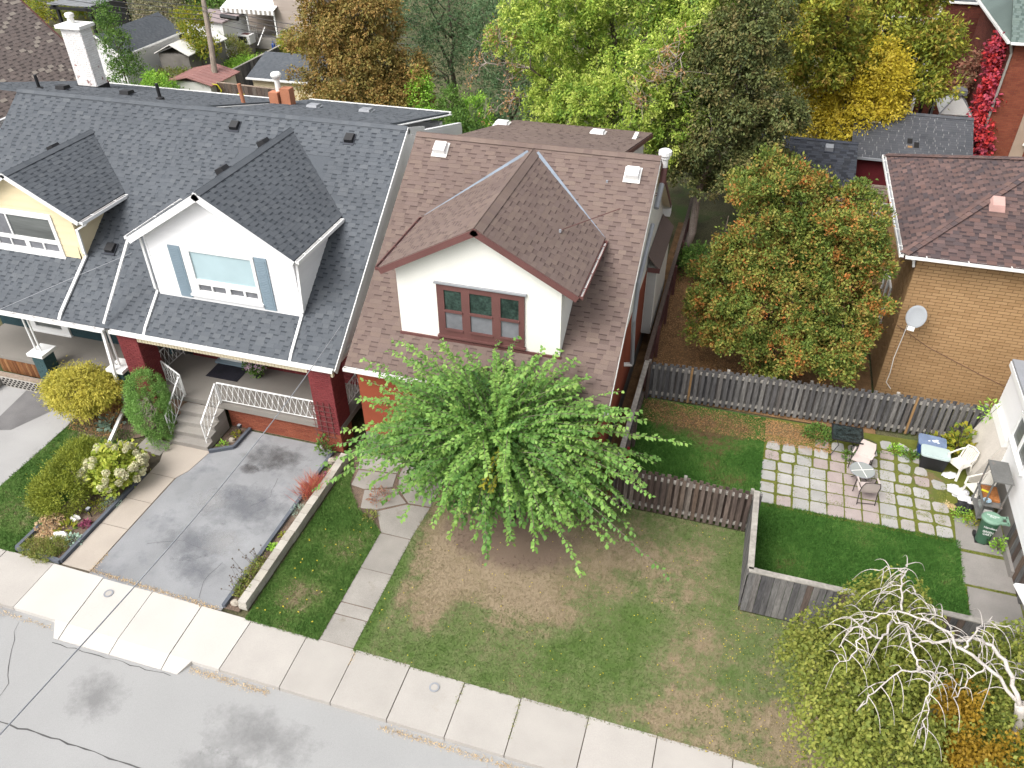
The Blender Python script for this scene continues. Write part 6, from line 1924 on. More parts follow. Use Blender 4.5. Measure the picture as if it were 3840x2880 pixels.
# gazebos and bins between them
can = mat('grey_canvas', [(.40, .375, .36)], .9, 1, .1, 20, .08, .1)
gz1 = thing('canvas_gazebo', 'gazebo with a flat grey canvas top and black posts beside the red brick wall', 'gazebo', (8.3, 52, 0))
MB().hexa([(6.9, 49.9, 2.82), (9.45, 50.4, 2.82), (9.5, 53.9, 2.82), (7.1, 53.6, 2.82), (7.0, 50.0, 2.86), (9.4, 50.5, 2.86), (9.42, 53.8, 3.05), (7.2, 53.5, 3.05)]).build('canopy', can, gz1)
for x, y in ((6.95, 49.95), (9.4, 50.45), (9.45, 53.85), (7.15, 53.55)):
    MB().box(x - .09, x + .09, y - .09, y + .09, 0, 2.8).build('post', M['black'], gz1)
MB().beam((6.9, 49.92, 2.72), (9.45, 50.42, 2.72), .1, .2).build('beam', M['black'], gz1)
MB().beam((7.2, 50.4, 2.96), (9.3, 53.2, 3.06), .06, .04).build('torn_strip', M['black'], gz1)
gz2 = thing('metal_gazebo', 'gazebo with a pale four-sided metal roof beside the scarlet vine', 'gazebo', (10.2, 49, 0))
ap_ = (10.25, 48.9, 3.3)
cs = [(9.35, 47.6, 2.5), (10.95, 47.7, 2.5), (11.0, 50.2, 2.5), (9.4, 50.1, 2.5)]
for i in range(4):
    a, b = cs[i], cs[(i + 1) % 4]
    MB().prism([a, b, ap_], (0, 0, -.04)).build('roof_panel', M['white_dirty'], gz2)
    MB().beam((a[0], a[1], a[2] + .02), (ap_[0], ap_[1], ap_[2] + .02), .05, .04).build('hip_trim', M['metal_grey'], gz2)
    MB().box(a[0] - .05, a[0] + .05, a[1] - .05, a[1] + .05, 0, 2.47).build('post', M['metal_grey'], gz2)
MB().prism([(9.95, 48.5, 3.25), (10.55, 48.5, 3.25), (10.55, 49.3, 3.25), (9.95, 49.3, 3.25)], (0, 0, .25)).build('vent_cap', M['metal_grey'], gz2)
bl = mat('blue_bin_plastic', [(.012, .05, .42)], .45, 2, .1, 30, 0, 0, spec=.5)
for x, y, lab in ((8.05, 47.5, 'larger blue recycling bin, left of the gazebo post'), (8.85, 47.6, 'smaller blue recycling bin, right of the gazebo post')):
    t = thing('blue_bin', lab, 'bin', (x, y, 0), 'blue recycling bins')
    w = .42 if 'larger' in lab else .3
    MB().hexa([(x - w * .8, y - .3, 0), (x + w * .8, y - .3, 0), (x + w * .8, y + .3, 0), (x - w * .8, y + .3, 0), (x - w, y - .38, .95), (x + w, y - .38, .95), (x + w, y + .38, .95), (x - w, y + .38, .95)]).build('body', bl, t)
    MB().box(x - w - .03, x + w + .03, y - .41, y + .41, .95, 1.0).build('rim', bl, t)
fence('deck_rail_fence', 'dark brown picket fence behind the blue bins', (6.9, 49.2), (9.3, 49.4), 1.3, .2, .13, M['fence_brown'], False, None, 31)
# ================================================================ trees
def shoots_tree(seed, head, n_droop, n_up, Ld, Lu, leafm, stemm, t, leafL, leafW, keep, per=56, el_d=(2, 40), el_u=(42, 80), grav=(.30, .55), ax=(1, 1)):
    """long whips springing from a pollard head, leaves in two rows along each"""
    rng = np.random.default_rng(seed)
    P, D, N, T = [], [], [], []
    stems = MB()
    for i in range(n_droop + n_up):
        up_ = i >= n_droop
        az = rng.uniform(0, 2 * math.pi)
        el = math.radians(rng.uniform(*(el_u if up_ else el_d)))
        L = rng.uniform(*(Lu if up_ else Ld))
        g = rng.uniform(.08, .2) if up_ else rng.uniform(*grav)
        s = np.linspace(0, 1, per)
        hx_, hy_ = math.cos(az) * ax[0], math.sin(az) * ax[1]
        wob = rng.normal(size=2) * .12
        x = head[0] + rng.normal() * .25 + (hx_ * math.cos(el) * s + wob[0] * s * s) * L
        y = head[1] + rng.normal() * .25 + (hy_ * math.cos(el) * s + wob[1] * s * s) * L
        z = head[2] + rng.normal() * .15 + (math.sin(el) * s - g * s * s) * L
        pts = np.column_stack([x, y, z])
        ok = keep(pts)
        if ok[:10].sum() < 4: continue
        cut = per if ok.all() else int(np.argmin(ok))
        if cut < 12: continue
        pts = pts[:cut]
        tg = nrm(np.gradient(pts, axis=0))
        stems.tube([tuple(pts[k]) for k in np.linspace(0, cut - 1, 7).astype(int)], [.016, .014, .012, .010, .008, .006, .004], 4, caps=False)
        st = int(cut * .16)
        b = rng.normal() * .16 + .42
        for k in range(st, cut):
            for sd in (-1, 1):
                if rng.random() < .12: continue
                sv = np.cross(tg[k], (0, 0, 1)); sv /= np.linalg.norm(sv) + 1e-6
                a = rng.uniform(-.9, .9)
                side = sv * sd * math.cos(a) + np.cross(sv, tg[k]) * math.sin(a) * .8
                P.append(pts[k] + rng.normal(size=3) * .015)
                D.append(side * .85 + tg[k] * .55 + np.array([0, 0, -.28]) + rng.normal(size=3) * .2)
                N.append(np.array([0, 0, 1]) + tg[k] * -.2 + rng.normal(size=3) * .3)
                T.append(b + .22 * (k / per) + rng.normal() * .07)
    P, D, N, T = map(np.array, (P, D, N, T))
    sc = rng.uniform(.6, 1.2, len(P))
    leaf_mesh('crown', P, D, nrm(N), leafL * sc, leafW * sc, leafm, t, np.clip(T, 0, 1), fold=.12)
    stems.build('shoots', stemm, t)

mt = thing('mulberry_tree', 'bright green weeping mulberry with long leafy whips in front of the brown-roofed house', 'tree', (-4.85, 15.45, 0))
MB().tube([(-4.85, 15.45, 0), (-4.8, 15.4, 1.0), (-4.85, 15.35, 2.0), (-4.9, 15.3, 2.5)], [.2, .16, .15, .19], 10).build('trunk', M['bark'], mt, True)
def keep_m(p):
    inwall = (p[:, 1] > 16.3) & (p[:, 2] < 3.5 + np.maximum(0, p[:, 1] - 16.6) * .706 + .12) & (p[:, 0] < -2.4) & (p[:, 0] > -10.3)
    return ~inwall & (p[:, 2] > 1.0)
shoots_tree(3, (-5.05, 15.25, 3.05), 480, 0, (1.8, 3.9), (0, 0), M['lf_mulberry'], M['twig'], mt, .135, .095, keep_m, per=60, el_d=(0, 52), grav=(.26, .52), ax=(1.20, .70))
shoots_tree(9, (-5.2, 15.4, 3.15), 0, 150, (0, 0), (1.5, 3.2), M['lf_mulberry'], M['twig'], mt, .13, .09, keep_m, per=48, el_u=(32, 76), ax=(1.5, .6))
shoots_tree(13, (-4.9, 15.0, 2.7), 130, 0, (1.2, 2.4), (0, 0), M['lf_mulberry'], M['twig'], mt, .15, .10, keep_m, per=38, el_d=(-25, 75), grav=(.2, .5), ax=(1.2, .9))
foliage('inner_leaves', np.random.default_rng(19), [(-5.0, 15.0, 2.2, 2.7, 1.5, .95), (-5.0, 15.2, 3.0, 1.7, 1.0, .7)], M['lf_mulberry'], mt, clumps=330, per=22, cr=.3, L=.15, W=.1, up=-.1, droop=.2, zmin=1.0, lo=.5, tints=lambda C, r: r.uniform(.05, .5, len(C)))  # darker tints only: shade inside the crown is put into the leaf colour
# a few yellowing whips near the middle
shoots_tree(17, (-4.6, 14.9, 3.25), 7, 0, (1.4, 2.4), (0, 0), M['lf_yellow_green'], M['twig'], mt, .13, .09, keep_m, per=34, el_d=(10, 40), grav=(.3, .5), ax=(.5, .8))

def orange_tips(k):
    return lambda C, rng: np.clip(rng.uniform(0, .72, len(C)) + .30 * (np.sin(C[:, 0] * 2.1 + C[:, 2] * 1.3) > .35) * rng.uniform(0, 1, len(C)), 0, 1)
tree('cedar_tree', 'large browning cedar with several tops behind the grey board fence', 'tree', (1.9, 24.7, 0),
     [(1.8, 24.6, 2.9, 2.95, 2.3, 2.6), (.85, 24.7, 5.7, 1.45, 1.4, 2.3), (2.5, 24.8, 5.4, 1.2, 1.2, 1.9), (3.3, 24.7, 5.2, 1.15, 1.2, 2.0), (3.75, 24.3, 3.5, 1.15, 1.5, 1.9), (-.1, 24.4, 3.0, 1.35, 1.5, 1.9), (3.0, 23.1, 2.3, 1.4, 1.1, 1.3), (1.0, 23.6, 3.0, 1.5, 1.2, 1.8), (4.2, 24.2, 2.4, .75, 1.1, 1.1)],
     M['lf_cedar'], M['bark'], 5, .22, (1.6, 24.7, 6.5), limbs=9, clumps=4300, per=36, cr=.15, L=.105, W=.06, up=.25, out=.8, rnd=.55, zmin=.75, bottom=-.6, lo=.75, tints=orange_tips(1), lumps=(230, .26, .48, .62))
tree('cedar_tree', 'tall dark olive cedar with a bare leaning trunk beside the alley behind the brown roof', 'tree', (-2.1, 32.6, 0),
     [(-1.1, 33.0, 4.6, 2.2, 1.9, 2.3), (-1.0, 33.1, 7.3, 1.8, 1.7, 2.4), (-.8, 33.2, 9.6, 1.2, 1.2, 1.9), (.2, 33.0, 5.6, 1.3, 1.4, 2.3), (-2.2, 32.9, 6.3, 1.2, 1.3, 2.0)],
     M['lf_cedar_olive'], M['bark_dead'], 6, .2, (-1.2, 33, 8.5), limbs=8, clumps=3200, per=26, cr=.2, L=.14, W=.07, up=.1, out=.75, rnd=.5, droop=.25, zmin=1.9, bottom=-.6, lo=.7, lumps=(110, .45, .8, .6))
tree('cedar_tree', 'broad russet-brown cedar behind the grey rear roofs', 'tree', (-19.6, 38, 0),
     [(-19.6, 38, 4.4, 3.2, 2.4, 3.0), (-18.2, 37.8, 5.2, 2.2, 2.0, 2.6), (-21.2, 38, 5.4, 1.8, 1.9, 2.7), (-19.7, 38.2, 7.6, 2.2, 1.9, 2.3), (-17.6, 37.6, 3.6, 1.8, 1.8, 2.0), (-20.0, 38.4, 9.6, 1.6, 1.5, 1.7)],
     M['lf_cedar_brown'], M['bark'], 7, .25, (-19.6, 38, 8), limbs=6, clumps=3200, per=26, cr=.23, L=.16, W=.08, up=.05, out=.75, rnd=.5, droop=.35, zmin=.6, bottom=-.6, lo=.72, lumps=(120, .5, .9, .6))
# honey locust over the rear roof, with a dead limb on its near side and another on its left
lt = tree('locust_tree', 'big yellow-green locust hanging over the rear of the brown roof', 'tree', (-6.2, 36.5, 0),
     [(-5.6, 34.2, 7.2, 3.0, 2.9, 2.7), (-8.6, 35.6, 7.9, 2.9, 2.7, 2.6), (-3.4, 34.0, 7.6, 2.0, 2.2, 2.2), (-6.6, 36, 9.9, 3.4, 2.8, 2.2), (-3.6, 32.6, 5.7, 1.3, 1.5, 1.7), (-5.3, 32.2, 6.1, 1.9, 1.5, 1.6), (-7.7, 33.0, 5.7, 1.5, 1.5, 1.5), (-2.9, 35.5, 9.6, 1.8, 2, 1.8), (-8.9, 34.4, 6.0, 1.2, 1.3, 1.2)],
     M['lf_locust'], M['bark'], 8, .32, (-6.2, 35.2, 8.5), limbs=12, clumps=4200, per=30, cr=.2, L=.15, W=.065, up=.0, out=.7, rnd=.5, droop=.2, zmin=4.0, bottom=-.6, lo=.66, lumps=(240, .38, .8, .55))
dl = MB()
rd = np.random.default_rng(88)
dP = []
def dead_branch(mb, rng, a, b, r, n):
    path = limb_path(rng, a, b, 6, .35)
    mb.tube(path, [r * (1 - .8 * k / 6) for k in range(7)], 6)
    for i in range(n):
        k = rng.integers(1, 7)
        d = np.array(b) - np.array(a)
        d = d / np.linalg.norm(d) + rng.normal(size=3) * .8
        d /= np.linalg.norm(d)
        L = np.linalg.norm(np.array(b) - np.array(a)) * rng.uniform(.2, .5)
        s = np.array(path[k])
        p2 = limb_path(rng, s, s + d * L, 4, .4)
        mb.tube(p2, [r * .4, r * .32, r * .24, r * .15, r * .08], 4, caps=False)
        for q in range(3):
            e = np.array(p2[2 + q % 3])
            mb.tube([tuple(e), tuple(e + rng.normal(size=3) * .28), tuple(e + rng.normal(size=3) * .45)], [r * .16, r * .12, r * .06], 4, caps=False)
            dP.append(e)
dead_branch(dl, rd, (-4.4, 33.0, 7.6), (-3.6, 31.3, 7.9), .06, 7)
dead_branch(dl, rd, (-4.4, 32.6, 8.6), (-2.9, 31.0, 9.0), .05, 7)
dead_branch(dl, rd, (-4.8, 32.8, 7.0), (-4.3, 30.9, 6.9), .045, 6)
dl.build('dead_limbs', M['bark_dead'], lt)
dl = MB()
dead_branch(dl, rd, (-9.5, 34.6, 7.0), (-11.8, 34.0, 7.0), .06, 9)
dead_branch(dl, rd, (-9.6, 34.8, 8.0), (-11.5, 34.2, 8.4), .05, 8)
dead_branch(dl, rd, (-9.3, 34.2, 6.0), (-10.8, 33.4, 5.6), .05, 7)
dl.build('dead_limbs', M['bark_dead'], lt)
C = np.array(dP)
C = np.repeat(C[rd.uniform(size=len(C)) < .55], 14, axis=0)
C = C + rd.normal(size=C.shape) * .13
leaf_mesh('dead_leaves', C, rd.normal(size=C.shape) + [0, 0, -.8], nrm(rd.normal(size=C.shape)), .13, .05, M['lf_dead'], lt, rd.uniform(0, 1, len(C)))

mp_ = tree('maple_tree', 'large turning maple with dark limbs above the yellow-leaved tree at the upper right', 'tree', (3.6, 47, 0),
     [(4.8, 45.5, 6.9, 3.0, 2.6, 2.3), (3.0, 44.0, 6.6, 2.2, 2.2, 2.4), (7.0, 45.6, 6.2, 1.9, 2.0, 1.9), (2.0, 42.0, 6.4, 1.5, 1.6, 2.2), (5.0, 46.5, 9.4, 3.4, 2.6, 2.0), (1.6, 40.6, 8.6, 1.7, 1.6, 2.0), (7.9, 45.0, 5.0, 1.0, 1.3, 1.2), (4.2, 43.6, 4.9, 1.2, 1.4, 1.5)],
     M['lf_maple'], M['bark'], 9, .34, (3.8, 46, 8), limbs=10, clumps=2600, per=24, cr=.27, L=.22, W=.09, up=.0, out=.7, rnd=.55, droop=.2, zmin=3.2, bottom=-.6, lo=.68, lumps=(120, .5, .9, .5))
bl_ = MB()
for a, b in (((3.2, 43.2, 5.0), (2.2, 40.6, 9.5)), ((3.4, 43.0, 6.0), (3.2, 40.9, 9.6)), ((3.0, 43.2, 4.0), (4.4, 42.2, 5.6))):
    bl_.tube(limb_path(np.random.default_rng(4), a, b, 5, .2), [.17, .16, .15, .13, .11, .09], 8)
bl_.build('bare_limbs', M['bark'], mp_, True)
tree('yellow_tree', 'bright yellow-leaved tree behind the black garage roof', 'tree', (4.2, 42.2, 0),
     [(3.0, 43.2, 3.2, 1.9, 1.5, 1.8), (4.4, 42.6, 3.7, 1.5, 1.4, 1.9), (5.6, 43.3, 5.0, 1.3, 1.3, 2.0), (2.2, 42.6, 3.0, 1.2, 1.2, 1.3), (4.9, 42.8, 5.8, 1.2, 1.2, 1.3), (5.9, 42.9, 3.9, 1.0, 1.0, 1.1)],
     M['lf_yellow'], M['bark'], 10, .12, (4.4, 42.7, 5.2), limbs=10, clumps=900, per=26, cr=.3, L=.17, W=.085, up=0, out=.6, rnd=.7, droop=.2, zmin=1.6, lo=.5)

# weeping birch at the lower right: pale twisting limbs above curtains of leaves
bt = thing('birch_tree', 'weeping birch with pale twisting bare limbs over hanging olive leaves', 'tree', (6.7, 10.2, 0))
rb = np.random.default_rng(15)
def spline(pts, k=5):
    P = [np.array(p, float) for p in pts]
    P = [2 * P[0] - P[1]] + P + [2 * P[-1] - P[-2]]
    out = []
    for i in range(1, len(P) - 2):
        for j in range(k):
            t = j / k
            a, b, c, d = P[i - 1], P[i], P[i + 1], P[i + 2]
            out.append(.5 * ((2 * b) + (c - a) * t + (2 * a - 5 * b + 4 * c - d) * t * t + (3 * b - a - 3 * c + d) * t ** 3))
    out.append(P[-2])
    return out
MB().tube(spline([(6.7, 10.2, 0), (6.6, 10.15, 1.6), (6.35, 10.0, 3.2), (6.1, 9.95, 4.1)]), [.14 - .003 * i for i in range(16)], 10).build('trunk', M['bark_birch'], bt, True)
limbs_b = [([(6.1, 9.95, 4.1), (5.83, 10.36, 4.45), (5.62, 10.78, 4.5), (5.29, 10.83, 4.5), (4.7, 10.57, 4.5), (4.4, 10.5, 4.55), (4.2, 10.74, 4.6), (3.95, 10.82, 4.5)], .085),
           ([(6.1, 9.95, 4.1), (5.58, 10.22, 4.45), (5.14, 10.49, 4.55), (4.85, 10.72, 4.6), (4.5, 10.93, 4.6), (3.99, 11.06, 4.5), (3.72, 10.92, 4.4), (3.45, 10.75, 4.3)], .07),
           ([(5.14, 10.49, 4.55), (5.25, 10.78, 4.65), (5.46, 11.04, 4.6), (5.62, 11.31, 4.5), (5.95, 11.35, 4.4)], .045),
           ([(4.2, 10.74, 4.6), (4.22, 10.24, 4.6), (4.33, 9.86, 4.55), (4.0, 9.70, 4.5), (3.63, 9.35, 4.3), (3.4, 9.1, 4.0)], .05),
           ([(4.33, 9.86, 4.55), (4.58, 9.88, 4.5), (4.8, 9.98, 4.45), (5.05, 9.9, 4.3)], .04),
           ([(4.58, 9.88, 4.5), (4.50, 9.5, 4.4), (4.46, 9.2, 4.2), (4.4, 8.95, 3.9)], .035),
           ([(3.95, 10.82, 4.5), (3.73, 10.3, 4.55), (3.42, 10.56, 4.5), (3.25, 10.75, 4.4)], .05),
           ([(3.60, 10.42, 4.5), (3.4, 10.30, 4.45), (3.3, 10.0, 4.3), (3.02, 9.85, 4.1)], .035),
           ([(3.42, 10.56, 4.5), (3.2, 10.38, 4.45), (3.06, 10.12, 4.3)], .03),
           ([(4.15, 11.05, 4.55), (4.16, 11.55, 4.6), (4.24, 11.98, 4.6), (4.32, 12.28, 4.5)], .045),
           ([(4.24, 11.98, 4.6), (4.05, 12.12, 4.55), (3.84, 12.15, 4.4)], .03),
           ([(4.16, 11.6, 4.6), (3.95, 11.72, 4.5), (3.8, 11.5, 4.35)], .025),
           ([(4.20, 11.55, 4.6), (4.5, 11.55, 4.5), (4.75, 11.4, 4.3)], .025),
           ([(4.4, 11.02, 4.6), (4.75, 11.15, 4.6), (5.0, 11.0, 4.45)], .03),
           ([(6.1, 9.95, 4.1), (6.3, 9.6, 4.5), (6.4, 9.2, 4.5), (6.2, 8.9, 4.3)], .06),
           ([(6.1, 9.95, 4.1), (6.5, 10.6, 4.6), (6.9, 11.1, 4.6), (7.3, 11.2, 4.3)], .055),
           ([(5.45, 10.25, 4.5), (5.2, 10.0, 4.35), (5.0, 9.75, 4.1)], .035)]
bl2 = MB()
tips = []
for pts, r in limbs_b:
    sp = spline(pts, 4)
    r = r * .5
    sp = [p + rb.normal(size=3) * .02 for p in sp]
    n = len(sp)
    bl2.tube(sp, [max(.008, r * (1 - .72 * i / n)) for i in range(n)], 7)
    for i in range(2, n):
        for _ in range(1):
            d = rb.normal(size=3); d[2] = -abs(d[2]) * .35; d /= np.linalg.norm(d)
            L = rb.uniform(.2, .6)
            q = [sp[i], sp[i] + d * L * .4 + [0, 0, .06], sp[i] + d * L * .75 - [0, 0, .02], sp[i] + d * L - [0, 0, .22 * L / .5]]
            bl2.tube(spline(q, 2), [.012, .010, .009, .008, .006, .005, .003], 4, caps=False)
            tips.append(q[3]); tips.append(q[2])
bl2.build('limbs', M['bark_birch'], bt, True)
# hanging leaf strands
P, D, N, T, TG = [], [], [], [], []
lob = np.array([(4.3, 10.4, 3.1, 1.75, 1.75, 1.2), (4.4, 11.9, 3.1, .95, 1.3, 1.15), (3.35, 10.9, 2.9, .95, 1.3, 1.1), (5.6, 10.4, 3.1, 1.6, 1.4, 1.1), (6.9, 11.2, 3.2, 1.2, 1.2, 1.2), (4.2, 9.3, 2.7, 1.2, .9, 1.1), (6.3, 8.9, 3.2, 1.3, 1.2, 1.2), (7.6, 9.6, 3.2, 1.3, 1.6, 1.3)])
sw_ = lob[:, 3] * lob[:, 4]
for i in range(3300):
    l = lob[rb.choice(len(lob), p=sw_ / sw_.sum())]
    d = rb.normal(size=3); d[2] = abs(d[2]) * .75; d /= np.linalg.norm(d)
    p = l[:3] + d * l[3:6] * rb.uniform(.55, 1.0)
    L = rb.uniform(.5, 1.25)
    out = np.array([d[0], d[1], 0]) * rb.uniform(.1, .55)
    k = 20
    s = np.linspace(0, 1, k)
    pts = p + out * (s[:, None]) * L + np.array([0, 0, -1]) * (s ** 1.5)[:, None] * L + rb.normal(size=2).tolist()[0] * .0
    pts = pts[pts[:, 2] > .35]
    if len(pts) < 5: continue
    b = rb.uniform(.15, .85)
    for q in pts:
        P.append(q + rb.normal(size=3) * .035)
        D.append(np.array([out[0] * .8, out[1] * .8, -.55]) + rb.normal(size=3) * .6)
        N.append(np.array([d[0] * .5, d[1] * .5, .8]) + rb.normal(size=3) * .5)
        T.append(b + rb.normal() * .12)
P, D, N, T = map(np.array, (P, D, N, T))
gold = ((np.abs(P[:, 0] - 5.25) < .42) & (np.abs(P[:, 1] - 10.05) < .38)) | ((np.abs(P[:, 0] - 5.6) < .5) & (np.abs(P[:, 1] - 9.2) < .4))
sc = rb.uniform(.7, 1.25, len(P))
leaf_mesh('crown', P[~gold], D[~gold], nrm(N[~gold]), .085 * sc[~gold], .058 * sc[~gold], M['lf_birch'], bt, np.clip(T[~gold], 0, 1))
leaf_mesh('golden_leaves', P[gold], D[gold], nrm(N[gold]), .075 * sc[gold], .05 * sc[gold], M['lf_birch_gold'], bt, np.clip(T[gold], 0, 1))

# background trees and shrubs
tree('pine_tree', 'tall blue-green pine between the russet cedar and the locust', 'tree', (-17.0, 44.5, 0),
     [(-17.2, 44.5, 4.2, 2.3, 2.0, 2.6), (-16.4, 44.5, 7.2, 2.0, 1.8, 2.6), (-18.4, 44.8, 7.0, 1.8, 1.8, 2.4), (-15.2, 44, 5, 1.4, 1.4, 2.2)], M['lf_pine'], M['bark'], 20, .2, (-17, 44.5, 8), limbs=5, clumps=700, per=24, cr=.4, L=.2, W=.05, up=.1, rnd=.7, zmin=1.2, lo=.7)
tree('pine_tree', 'dark pine in the shade left of the locust', 'tree', (-12.6, 41.0, 0),
     [(-12.8, 41, 3.0, 1.8, 1.6, 2.2), (-12.2, 40.8, 5.0, 1.5, 1.4, 2.0), (-11.6, 40, 3.2, 1.3, 1.3, 1.8), (-13.4, 42, 6.5, 1.8, 1.5, 2.2)], M['lf_pine'], M['bark'], 21, .18, (-12.6, 41, 6), limbs=5, clumps=560, per=24, cr=.38, L=.2, W=.05, up=.1, rnd=.7, zmin=.8, lo=.7)
def shrub(name, label, c, r, h, m, seed, clumps=160, L=.14, W=.07, group=None, cat='shrub', cr=.22, per=22, lob=None, up=.3):
    rng = np.random.default_rng(seed)
    t = thing(name, label, cat, (c[0], c[1], 0), group)
    lobes = lob or [(c[0], c[1], h * .5, r, r * .9, h * .5), (c[0] + r * .4, c[1] - r * .2, h * .42, r * .62, r * .6, h * .42), (c[0] - r * .4, c[1] + r * .2, h * .6, r * .6, r * .6, h * .42)]
    mb = MB()
    for k in range(5):
        a = k * 1.3
        mb.tube([(c[0] + .05 * math.cos(a), c[1] + .05 * math.sin(a), 0), (c[0] + r * .5 * math.cos(a), c[1] + r * .5 * math.sin(a), h * .6)], [.04, .015], 5)
    mb.build('stems', M['bark'], t)
    foliage('foliage', rng, lobes, m, t, clumps=clumps, per=per, cr=cr, L=L, W=W, up=up, zmin=.03, bottom=-.6, lo=.7)
    return t
shrub('conifer_shrub', 'left of two fresh green conical shrubs beside the russet cedar', (-16.0, 36.9), .95, 5.6, M['lf_bright'], 31, 260, lob=[(-16.0, 36.9, 2.4, .95, .9, 2.4), (-15.9, 36.9, 4.3, .6, .6, 1.4)])
shrub('conifer_shrub', 'right of two fresh green conical shrubs beside the russet cedar', (-14.5, 37.0), .9, 5.1, M['lf_green'], 32, 260, lob=[(-14.5, 37.0, 2.2, .95, .9, 2.3), (-14.4, 37, 4.0, .6, .6, 1.2)])
shrub('round_shrub', 'round dark green shrub beyond the corner of the grey rear roof', (-12.7, 33.6), 1.0, 5.2, M['lf_green'], 33, 300, lob=[(-12.7, 33.6, 3.2, 1.15, 1.0, 2.1), (-12.0, 33.4, 2.8, .9, .8, 1.8)])
shrub('rust_shrub', 'rusty half-bare shrub under the left side of the locust', (-10.4, 33.3), .9, 3.4, M['lf_orange_dry'], 34, 110)
shrub('rear_shrub', 'dark low shrub under the locust beside the rear roof', (-9.2, 33.8), 1.4, 3.4, M['lf_green'], 35, 200)
shrub('feathery_shrub', 'pale feathery green shrub in front of the dark pine', (-13.6, 38.6), 1.0, 4.3, M['lf_bright'], 36, 150, L=.2, W=.05)
shrub('grey_bush', 'big grey-green brown-tipped bush beyond the white clapboard garage', (-48.5, 61), 3.0, 3.6, M['lf_grey'], 37, 480, L=.22, W=.11, cr=.4)
shrub('grey_bush', 'dark green bush right of the grey brown-tipped bush', (-45.3, 62.5), 2.6, 3.8, M['lf_green'], 38, 380, L=.22, W=.11, cr=.4)
shrub('garden_bush', 'yellow-green bush behind the taupe roof at the top left', (-61.5, 62), 3.2, 3.0, M['lf_yellow_green'], 39, 260, L=.22, W=.11, cr=.4)
shrub('garden_bush', 'fresh green bush at the very top left, behind the pergola', (-58.6, 64.5), 2.6, 4.0, M['lf_bright'], 40, 260, L=.22, W=.11, cr=.4)
tree('young_tree', 'thin young green tree growing in front of the white clapboard garage', 'tree', (-40.6, 45.2, 0), [(-40.6, 45.2, 3.6, 1.1, 1.0, 1.7), (-40.1, 45.0, 1.9, 1.2, 1.1, 1.3), (-41.1, 45.4, 5.0, .7, .7, .9)], M['lf_green'], M['bark'], 41, .07, limbs=4, clumps=230, per=20, cr=.3, L=.18, W=.07, lo=.4)
tree('yellow_tree', 'slim yellow and green tree standing left of the utility pole', 'tree', (-38.4, 50.6, 0), [(-38.6, 50.8, 3.6, 1.2, 1.0, 1.2), (-37.7, 50.4, 1.9, 1.1, .9, 1.1), (-38.9, 51.0, 2.2, .8, .8, 1.0)], M['lf_yellow_green'], M['bark'], 42, .07, limbs=5, clumps=230, per=16, cr=.3, L=.2, W=.1, lo=.4)
shrub('lane_hedge', 'ivy-green hedge along the lane behind the left grey rear roof', (-36.8, 41.6), 3.4, 2.0, M['lf_green'], 43, 460, lob=[(-39.6, 42.6, .9, 1.8, .9, 1.1), (-37.2, 42.0, .9, 1.9, .9, 1.1), (-34.4, 41.4, .9, 1.9, .9, 1.2), (-32.3, 40.9, .8, 1.2, .8, 1.0)])
shrub('lane_shrub', 'yellow-green shrub on the lane hedge before the red metal roof', (-35.9, 42.6), 1.2, 2.7, M['lf_bright'], 44, 150)
shrub('lane_shrub', 'weedy green growth between the white garage and the metal shed', (-38.4, 47.4), 1.8, 1.2, M['lf_moss'], 45, 170)
shrub('lane_shrub', 'green shrub against the rear lane fence, right of the utility pole', (-31.4, 48.6), 1.0, 2.0, M['lf_grey'], 46, 140)
shrub('garden_bush', 'tawny bush in the overgrown yard before the air conditioner', (-39.0, 54.9), 1.6, 1.5, M['lf_moss'], 47, 170, L=.2, W=.05)
shrub('garden_bush', 'lush green weeds in the yard left of the rear lane fence', (-35.9, 52.6), 1.9, .7, M['lf_bright'], 48, 260)
shrub('creeper', 'yellow and orange creeper spilling over the end of the rear lane fence', (-32.6, 54.0), 1.7, 2.6, M['lf_yellow_green'], 49, 260, cat='creeper')
shrub('garden_bush', 'dark green bush beside the awning porch', (-41.6, 59.0), 1.3, 2.2, M['lf_green'], 50, 150)
# scarlet vine at the corner of the red brick house
def vine(label, lobes, m, seed, clumps):
    t = thing('vine', label, 'vine', (lobes[0][0], lobes[0][1], 0))
    MB().tube([(lobes[0][0] + .1, lobes[0][1] + .1, 0)] + [(l[0] + .1, l[1] + .1, l[2]) for l in lobes], .04, 5).build('stem', M['bark'], t)
    foliage('foliage', np.random.default_rng(seed), lobes, m, t, clumps=clumps, per=18, cr=.26, L=.2, W=.14, up=-.1, droop=.3, lo=.5, bottom=-.9, zmin=.05)
vine('scarlet creeper climbing the corner of the red brick house at the upper right', [(10.9, 44.6, .8, .8, .6, 1.0), (10.95, 44.9, 2.4, .6, .8, 1.3), (10.9, 45.6, 4.2, .4, .9, 1.3), (10.9, 46.6, 5.8, .35, .8, 1.0)], M['lf_red'], 60, 330)
vine('rusty brown creeper on the dark brick wall behind the canvas gazebo', [(11.0, 52.5, 2.5, .4, 1.6, 1.6), (10.95, 51.0, 3.8, .35, 1.2, 1.3), (11.9, 54.9, 2.0, .8, .4, 1.6)], M['lf_rust'], 61, 170)
shrub('rear_shrub', 'dark green growth along the alley beside the leaning cedar trunk', (-1.2, 31.0), .9, 1.2, M['lf_green'], 62, 120)
